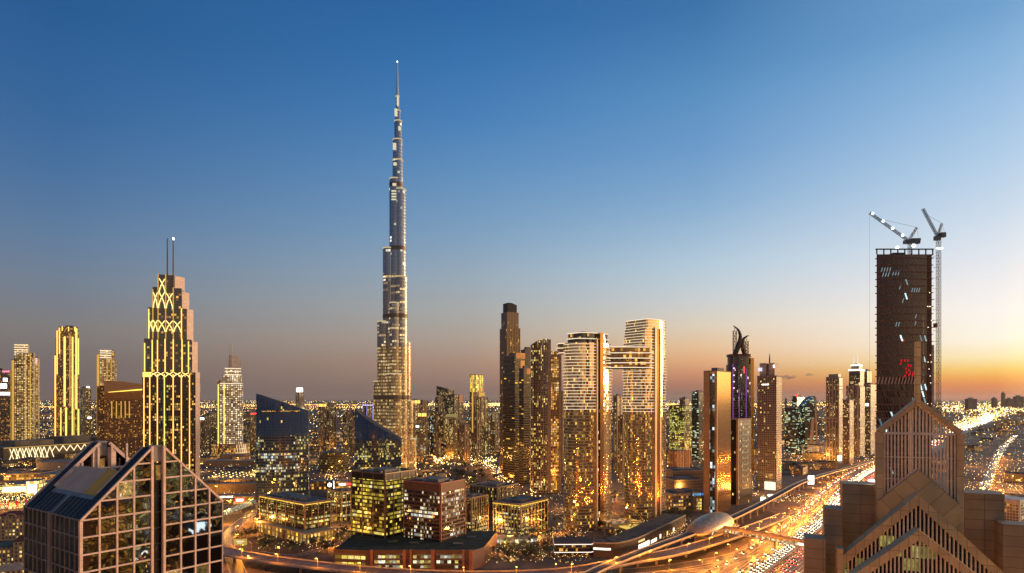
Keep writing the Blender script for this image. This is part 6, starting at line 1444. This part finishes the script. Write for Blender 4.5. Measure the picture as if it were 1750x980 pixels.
for i in range(1, len(HW)): cl.append(cl[-1]+(HW[i]-HW[i-1]).length)
def atl(s):
    lo = 0
    while lo < len(cl)-2 and cl[lo+1] < s: lo += 1
    t = (s-cl[lo])/(cl[lo+1]-cl[lo]); return HW[lo].lerp(HW[lo+1], t), HN[lo].lerp(HN[lo+1], t), (HW[lo+1]-HW[lo]).normalized()
spots = []
for side, lanes, lo_, hi_ in ((0, (-4.0, -7.6, -11.2), 6.5, 11), (0, (-15, -19), 11, 40), (1, (4, 7.6, 11.3), 9, 26), (1, (15, 19, 22.5), 14, 50), (0, (-37,), 12, 45), (1, (-40.5,), 12, 45)):
    for ln in lanes:
        s = 800+random.uniform(0, 20)
        while s < 3300:
            p, n, d = atl(s); q = p+n*ln
            if q.y > 530 and kx(1205)*q.y-60 < q.x: spots.append((q.y, q.x, side, math.atan2(d.y, d.x)+(math.pi if side == 0 else 0)))
            s += random.uniform(lo_, hi_)
spots.sort()
for y, x, side, a in spots[:290]: put_car(side, x, y, a)
m = MB()
for y, x, side, a in spots[290:]:
    c, s_ = math.cos(a), math.sin(a)
    P = lambda u, v: (x+u*c-v*s_, y+u*s_+v*c)
    m.prism([P(-2.2, -.85), P(2.2, -.85), P(2.2, .85), P(-2.2, .85)], .3, .95, 0, 0); m.prism([P(-1.5, -.75), P(.8, -.75), P(.8, .75), P(-1.5, .75)], .95, 1.45, 1, 1)
    for v in (-.6, .6): m.prism([P(2.2, v-.3), P(2.45, v-.3), P(2.45, v+.3), P(2.2, v+.3)], .5, .9, 2, 2); m.prism([P(-2.45, v-.3), P(-2.2, v-.3), P(-2.2, v+.3), P(-2.45, v+.3)], .5, .9, 3, 3)
tag(m.build('far_traffic', [PA[1], plain('car_glass', (.02, .02, .02), .1), glow('headlight', (1, .9, .68), 9), glow('taillight', (1, .06, .02), 8)]), 'dense far traffic filling the highway lanes with lights', 'traffic', kind='stuff')

# trees
def leaf_mat(name, col):
    t = NT(name); tcn = t.n('ShaderNodeTexCoord'); nz = t.n('ShaderNodeTexNoise', {'Vector': tcn.outputs['Object'], 'Scale': .9, 'Detail': 3.0})
    v = t.mr(nz.outputs[0], .3, .7, .5, 1.6); c = t.n('ShaderNodeVectorMath', {0: col, 'Scale': v}, operation='SCALE').outputs[0]
    p = t.n('ShaderNodeBsdfPrincipled', {'Base Color': c, 'Roughness': .7}); return t.out(p.outputs[0])
LEAF = leaf_mat('leaves', (.05, .075, .025)); PALM = leaf_mat('palm_leaves', (.06, .085, .03)); BARK = plain('bark', (.16, .11, .07), .9)
def tree_proto(seed, label, group):
    r = random.Random(seed); o = thing('street_tree', label, 'tree', (0, 0, 0), 0, group)
    m = MB().tube((0, 0, 0), (.1, 0, 2.6), .22, .15, 7); tips = []
    for k in range(5):
        a = k*1.256+r.random(); e = (1.4*math.cos(a), 1.4*math.sin(a), 3.8+r.random()*1.2); m.tube((.1, 0, 2.5), e, .1, .04, 5); tips.append(e)
    m.build('trunk', BARK, o); m = MB()
    cl_ = [(r.gauss(0, 1.5), r.gauss(0, 1.5), 4.4+r.gauss(0, .9), r.uniform(.6, 1.2)) for _ in range(16)]
    for cx_, cy2, cz, cr2 in cl_:
        for _ in range(26):
            d = Vector((r.gauss(0, 1), r.gauss(0, 1), r.gauss(0, .8))).normalized()*cr2*r.uniform(.5, 1); p = Vector((cx_, cy2, cz))+d
            a = Vector((r.gauss(0, 1), r.gauss(0, 1), r.gauss(0, 1))).normalized(); b = a.cross(d).normalized(); s_ = r.uniform(.18, .4)
            m.face([p-a*s_-b*s_*.5, p+a*s_*0-b*s_*.6, p+a*s_+b*s_*.1, p+b*s_*.6])
    m.build('crown', LEAF, o); return o
def palm_proto(seed, label, group):
    r = random.Random(seed); o = thing('palm_tree', label, 'palm', (0, 0, 0), 0, group)
    MB().tube((0, 0, 0), (.15, .05, 4), .24, .19, 7).tube((.15, .05, 4), (.25, 0, 7.6), .19, .16, 7).build('trunk', BARK, o); m = MB()
    for k in range(18):
        a = k*2.4; up = r.uniform(.1, 1.1); L_ = r.uniform(2.3, 3.0); pts = []
        for i in range(6):
            u = i/5; pts.append(Vector((.25+math.cos(a)*L_*u*math.cos(up*.5), math.sin(a)*L_*u*math.cos(up*.5), 7.6+L_*(up*u-1.15*u*u))))
        sd_ = Vector((-math.sin(a), math.cos(a), 0))
        for i in range(5):
            w0, w1 = .42*math.sin(math.pi*(.12+.86*i/5)), .42*math.sin(math.pi*(.12+.86*(i+1)/5))
            dn = Vector((0, 0, -.25))
            m.face([pts[i], pts[i+1], pts[i+1]+sd_*w1+dn*w1, pts[i]+sd_*w0+dn*w0]); m.face([pts[i+1], pts[i], pts[i]-sd_*w0+dn*w0, pts[i+1]-sd_*w1+dn*w1])
    m.build('crown', PALM, o); return o
TP = tree_proto(3, 'dark round crowned tree planted around the lit office blocks', 'round trees by the offices')
TP2 = tree_proto(9, 'dark round crowned tree in the park below the tallest tower', 'round trees in the park')
PP = palm_proto(5, 'palm tree beside the curving street and towers', 'palms along the streets')
rr = random.Random(11)
def put(P, x, y, sc):
    c = place(P, x, y, rr.uniform(0, 6)); c.scale = (sc,)*3
for x0, y0, x1, y1, n in ((440, 930, 560, 945, 22), (950, 925, 1010, 935, 10), (1075, 905, 1140, 918, 20), (1130, 885, 1180, 893, 10), (850, 938, 945, 962, 26), (560, 915, 602, 930, 8), (400, 915, 440, 925, 8), (1100, 875, 1200, 885, 10)):
    for _ in range(n):
        p = at(rr.uniform(x0, x1), rr.uniform(y0, y1)); put(TP, p[0], p[1], rr.uniform(.9, 1.7))
for _ in range(70):
    p = at(rr.uniform(705, 850), rr.uniform(798, 832)); put(TP2, p[0], p[1], rr.uniform(1.2, 2.2))
for (p_, n_) in (st3, st2):
    for i in range(1, len(p_), 1):
        for o_ in (-8, 8):
            if rr.random() < .8: q = p_[i]+n_[i]*(o_+rr.uniform(-1, 1)); put(PP, q.x, q.y, rr.uniform(.9, 1.3))
for _ in range(26):
    p = at(rr.uniform(860, 1000), rr.uniform(915, 965)); put(PP, p[0], p[1], rr.uniform(.9, 1.3))

# low city blocks
occ = [(o.location.x, o.location.y) for o in COL.objects if o.parent is None and o.type == 'EMPTY' and o.get('category') in ('tower', 'skyscraper', 'hotel', 'office tower', 'office block', 'building', 'mall')]
def near_road(x, y):
    for P_, w in ((HW, 58), (vp, 18), (ramp1[0], 18), (st5[0], 18), (st6[0], 18), (st3[0], 14), (st7[0], 14), (st1[0], 14), (st8[0], 12)):
        for q in P_:
            if abs(q.x-x) < w+12 and abs(q.y-y) < w+12: return True
    return False
LOWM = [facade('low_block_%d' % i, (.03, .025, .02), c, 3.8, 3.4, .42, .42, l_, MIXED if i % 2 else AMBER, 1.0, .5, seed=190+i, clus=(0, 2)) for i, (c, l_) in enumerate((((.26, .18, .10), .3), ((.32, .24, .15), .22), ((.18, .12, .08), .4), ((.38, .30, .2), .3)))]
LROOF = [plain('low_roof_%d' % i, c, .9, var=.4, sc=.1) for i, c in enumerate(((.14, .11, .09), (.22, .17, .12), (.10, .085, .08), (.28, .22, .16)))]
protos = []
for i in range(8):
    r = random.Random(50+i); w, d, h = r.uniform(22, 48), r.uniform(20, 40), r.uniform(7, 20)
    o = thing('low_building', 'small low city building scattered on the lit plain between the towers', 'building', (0, 0, 0), 0, 'low buildings on the lit plain')
    MB().prism(rect(w, d), 0, h).build('walls', [LOWM[i % 4], LROOF[i % 4]], o)
    m = MB(); m.box(-.3, -.3, h, w+.3, .3, h+1).box(-.3, d-.3, h, w+.3, d+.3, h+1).box(-.3, .3, h, .3, d-.3, h+1).box(w-.3, .3, h, w+.3, d-.3, h+1); m.build('parapet', LROOF[(i+1) % 4], o)
    MB().box(w*.3, d*.3, h, w*.6, d*.55, h+3).build('roof_room', LROOF[(i+2) % 4], o)
    protos.append(o)
cnt = 0; tries = 0; r = random.Random(77); pu = set(); put_xy = []
while cnt < 285 and tries < 9000:
    tries += 1
    px = r.uniform(-10, 1760); py = r.choice((r.uniform(705, 760), r.uniform(725, 800), r.uniform(740, 830)))
    if px > 1640: py = r.uniform(720, 880)
    x, y, _ = at(px, py)
    if near_road(x, y) or any(abs(a-x) < 55 and abs(b-y) < 60 for a, b in occ) or any(abs(a-x) < 38 and abs(b-y) < 38 for a, b in put_xy): continue
    if abs(x-pc[0]) < 120 and abs(y-pc[1]) < 120: continue
    if 190 < px < 345 and py > 800: continue
    P_ = r.choice(protos); rz = r.choice((.1, .95, .95, .3)); 
    if P_.name in pu: dup(P_, (x, y, 0), rz)
    else: pu.add(P_.name); P_.location = (x, y, 0); P_.rotation_euler = (0, 0, rz)
    put_xy.append((x, y)); cnt += 1
for P_ in protos:
    if P_.name not in pu: P_.location = (kx(900)*3000, 3000, 0)
m = MB(); r = random.Random(5)
for _ in range(2600):
    px = r.uniform(-60, 1810); Y = r.uniform(2600, 16000); x = kx(px)*Y+r.uniform(-50, 50)
    if near_road(x, Y): continue
    w, d, h = r.uniform(15, 60), r.uniform(15, 50), r.uniform(5, 16)*(1.8 if r.random() < .1 else 1)
    m.prism([(x, Y), (x+w, Y+w*.1), (x+w-d*.1, Y+d), (x-d*.1, Y+d)], 0, h, r.randrange(2), 2)
tag(m.build('far_city', [LOWM[0], LOWM[2], LROOF[0]]), 'far off carpet of low city buildings out to the horizon', 'city', kind='stuff')

# city lights: lamps too many and too far off to count
LC = [glow('far_sodium', (1, .52, .10), 7), glow('far_gold', (1, .68, .22), 8), glow('far_white', (1, .92, .75), 7), glow('far_red', (1, .08, .03), 4), glow('far_green', (.5, 1, .6), 4)]
def octa(m, x, y, z, s, k):
    V = [(x+s, y, z), (x, y+s, z), (x-s, y, z), (x, y-s, z), (x, y, z+s), (x, y, z-s)]
    for a, b in ((0, 1), (1, 2), (2, 3), (3, 0)): m.face([V[a], V[b], V[4]], [(0, 0)]*3, k); m.face([V[b], V[a], V[5]], [(0, 0)]*3, k)
m = MB(); r = random.Random(21)
def ck(): return r.choices((0, 1, 2, 3, 4), (44, 34, 15, 5, 2))[0]
# long straight streets of lamps, in a jittered grid turned along the highway
ax, ay = math.cos(R(51)), math.sin(R(51))
for k in range(-46, 60):
    for dirn in (0, 1):
        if r.random() < .35: continue
        o_ = k*330+r.uniform(-90, 90); a0 = r.uniform(-9000, 14000); ln = r.uniform(1200, 6000); st = r.uniform(40, 80); kk = ck() if r.random() < .5 else 0
        for j in range(int(ln/st)):
            u, v = a0+j*st, o_
            if dirn: u, v = v, u
            x, y = u*ax-v*ay, u*ay+v*ax
            if y < 1500 or abs(x) > y*.95 or near_road(x, y): continue
            octa(m, x+r.uniform(-4, 4), y+r.uniform(-4, 4), r.uniform(6, 12), .00050*y*r.uniform(.6, 1.2)+.2, kk if r.random() < .8 else ck())
for _ in range(8200):      # scattered windows, yards and small lamps, denser towards the horizon
    py = 683+r.choice((abs(r.gauss(0, 12))+1.3, r.uniform(4, 70), r.uniform(4, 150))); px = r.uniform(-60, 1820)
    if px > 1480 and r.random() < .2: continue
    if near_road(*at(px, py)[:2]): continue
    x, y, _ = at(px, py)
    if y > 60000: y = 60000; x = kx(px)*y
    octa(m, x, y, r.uniform(4, 14), .00034*y*r.uniform(.5, 1.4)+.1, ck())
for _ in range(750):      # bright belt on the sunset side: a far interchange
    t_ = r.random(); px = 1620+t_*90+r.gauss(0, 9); py = 738-t_*30+r.gauss(0, 3.8)
    x, y, _ = at(px, py); octa(m, x, y, r.uniform(6, 14), .0006*y*r.uniform(.4, 1.2), r.choice((1, 0, 2, 0)))
for _ in range(700):
    px = r.uniform(1610, 1760); py = 700+r.gauss(0, 5)*1.0; x, y, _ = at(px, max(py, 688)); octa(m, x, y, 8, .0005*y*r.uniform(.5, 1.2), r.choice((0, 1, 1, 2)))
for _ in range(260):       # traffic on the lit avenue of the sunset side
    i = r.randrange(len(st7[0])); p = st7[0][i]; octa(m, p.x+r.uniform(-6, 6), p.y+r.uniform(-12, 12), 1.2, .8*r.uniform(.5, 1.2), r.choice((1, 2, 2, 0)))
for _ in range(500):       # headlamps far along the highway
    s = r.uniform(2100, 9000); p, n, d = atl(s); q = p+n*r.uniform(-24, 24); octa(m, q.x, q.y, 1, .00065*q.y, r.choice((1, 2, 2, 0)))
for _ in range(230):       # lamps round the park and the boulevard
    i = r.randrange(len(st5[0])); p = st5[0][i]; octa(m, p.x+r.uniform(-14, 14), p.y+r.uniform(-14, 14), r.uniform(1, 8), .7*r.uniform(.6, 1.2), r.choice((0, 1, 1, 2)))
for _ in range(170):
    a = r.uniform(0, 6.28); octa(m, pc[0]+math.cos(a)*60*r.uniform(.95, 1.3), pc[1]+math.sin(a)*84*r.uniform(.95, 1.3), r.uniform(1, 7), .8*r.uniform(.6, 1.2), r.choice((0, 1, 1, 2)))
for x0, y0, x1, y1, n, s0 in ((0, 835, 110, 872, 330, .7), (1050, 895, 1180, 925, 260, .35), (820, 905, 1010, 965, 240, .35), (440, 905, 600, 945, 110, .35), (1300, 850, 1400, 862, 120, .45), (1340, 745, 1500, 790, 260, .8), (340, 770, 440, 860, 150, .6), (530, 760, 620, 840, 120, .7), (1140, 780, 1300, 850, 150, .6), (1645, 740, 1750, 860, 220, .8), (930, 830, 1000, 900, 90, .4)):
    for _ in range(int(n*2.2)):
        x, y, _z = at(r.uniform(x0, x1), r.uniform(y0, y1)); octa(m, x, y, r.uniform(1, 6), s0*.58*r.uniform(.4, 1.3), ck())
tag(m.build('city_lights', LC), 'countless small street and window lights strewn over the plain', 'lights', kind='stuff')

# neighbouring towers beside and behind the camera, whose lights the mirror glass picks up
NB = [facade('neighbour_%d' % i, (.02, .018, .016), (.14, .09, .05), 3.6, 2.4, .25, .3, l_, p_, .8, .2, seed=210+i, clus=(0, 2.2)) for i, (l_, p_) in enumerate(((.6, AMBER), (.45, COOLW), (.5, MIXED), (.95, OFFICE)))]
GX, GY = -72, 130
for i, (lab, azd, dist, w, d, h, mi) in enumerate((('slim yellow lit tower mirrored in the gabled glass beside its slot', 100.7, 380, 9, 12, 116, 3), ('broad neighbouring block mirrored in the lowest panes of the gable', 103.2, 420, 26, 20, 70, 0), ('neighbouring block with cool lights mirrored in the gabled glass', 102, 560, 40, 25, 56, 1), ('low neighbouring block mirrored under the yellow lit tower', 98.6, 600, 30, 25, 38, 2), ('neighbouring hall mirrored near the white screen', 97.6, 480, 26, 20, 42, 0), ('neighbouring flats mirrored at the outer edge of the gable', 95.2, 520, 30, 24, 62, 2), ('long far neighbouring block mirrored high in the gable', 99.4, 950, 70, 30, 74, 0), ('far neighbouring tower mirrored at the top of the gable', 98, 900, 24, 24, 104, 3))):
    t = thing('neighbour_tower', lab, 'tower', (GX+math.sin(R(azd))*dist, GY+math.cos(R(azd))*dist, 0), R(-100+i*7))
    MB().prism([(-w/2, 0), (w/2, 0), (w/2, d), (-w/2, d)], 0, h).build('walls', [NB[mi], ROOF], t); MB().box(-w/2-.4, -.4, h, w/2+.4, d+.4, h+1).build('parapet', CONC, t); MB().box(-w*.2, d*.3, h+1, w*.2, d*.7, h+5).build('plant_room', CONC, t)
scr = thing('screen_building', 'hall with a glaring white screen mirrored in the gabled glass wall', 'hall', (228, 106, 0), R(-82)); MB().box(-14, .5, 0, 10, 14, 62).build('walls', plain('dark_hall', (.05, .045, .04), .8), scr)
MB().box(-4.5, .0, 65, 4.0, .5, 70.5).build('screen', glow('screen', (.72, .92, 1), 4), scr); MB().box(4.6, .2, 67, 8.5, .5, 71.5).build('screen', glow('screen', (.72, .92, 1), 4), scr); MB().box(-3, .6, 62, 3, 1.2, 71).build('screen_frame', DARKM, scr)
m = MB(); r = random.Random(31)
for _ in range(2600):
    a = R(r.uniform(92, 108)); q = 330+1400*r.random()**1.4; octa(m, GX+math.sin(a)*q, GY+math.cos(a)*q, r.uniform(1, 9), (.25+.0006*q)*r.uniform(.5, 1.5), ck())
for _ in range(700):
    a = R(r.uniform(72, 190)); q = r.uniform(200, 1500); octa(m, GX+math.sin(a)*q, GY+math.cos(a)*q, r.uniform(1, 9), r.uniform(.4, 1.1), ck())
tag(m.build('street_lights', LC), 'countless small street lights of the quarter beside the viewpoint', 'lights', kind='stuff')

# two small clouds low over the sunset
def cloud(label, px, py, Y, w, h, seed):
    r = random.Random(seed); m = MB(); X = kx(px)*Y; Z = zof(py, Y)
    for _ in range(9):
        u = r.uniform(-.45, .5); cx_, cz = X+u*w, Z+r.uniform(-.12, .2)*h*(1-abs(u)); cr2 = h*r.uniform(.22, .36)*(1.1-1.3*abs(u))
        n1, n2 = 8, 12
        ph = r.uniform(0, 6)
        def sp(i, j):
            a = math.pi*i/n1; b = 2*math.pi*j/n2; k = 1+.22*math.sin(3*b+ph+2*a)+.12*math.sin(5*a+ph); return (cx_+1.7*k*cr2*math.sin(a)*math.cos(b), Y+1.7*k*cr2*math.sin(a)*math.sin(b), cz+cr2*k*math.cos(a)*.8)
        for i in range(n1):
            for j in range(n2): m.face([sp(i, j), sp(i+1, j), sp(i+1, j+1), sp(i, j+1)])
    t = NT('cloud_vapour'); v = t.n('ShaderNodeVolumePrincipled', {'Color': (.80, .66, .60), 'Density': .005, 'Anisotropy': .1})
    om = t.n('ShaderNodeOutputMaterial'); t.t.links.new(v.outputs[0], om.inputs['Volume'])
    o = m.build('small_cloud', t.mat, smooth=True, weld=True); tag(o, label, 'cloud'); return o
cloud('small grey cloud low above the dark green office block', 1347, 645, 30000, 700, 330, 4)
cloud('smallest faint grey cloud nearer the tall grey flats', 1383, 641, 30000, 380, 200, 5)
# ------------------------------------------------------------------ the dusty air over the plain
t = NT('dusty_air'); pv2 = t.n('ShaderNodeVolumePrincipled', {'Color': (.9, .78, .70), 'Density': 0.6e-5, 'Anisotropy': .35})
om = t.n('ShaderNodeOutputMaterial'); t.t.links.new(pv2.outputs[0], om.inputs['Volume'])
hz = MB().box(-121000, -121000, -1, 121000, 121000, 860); tag(hz.build('haze', t.mat), kind='stuff')
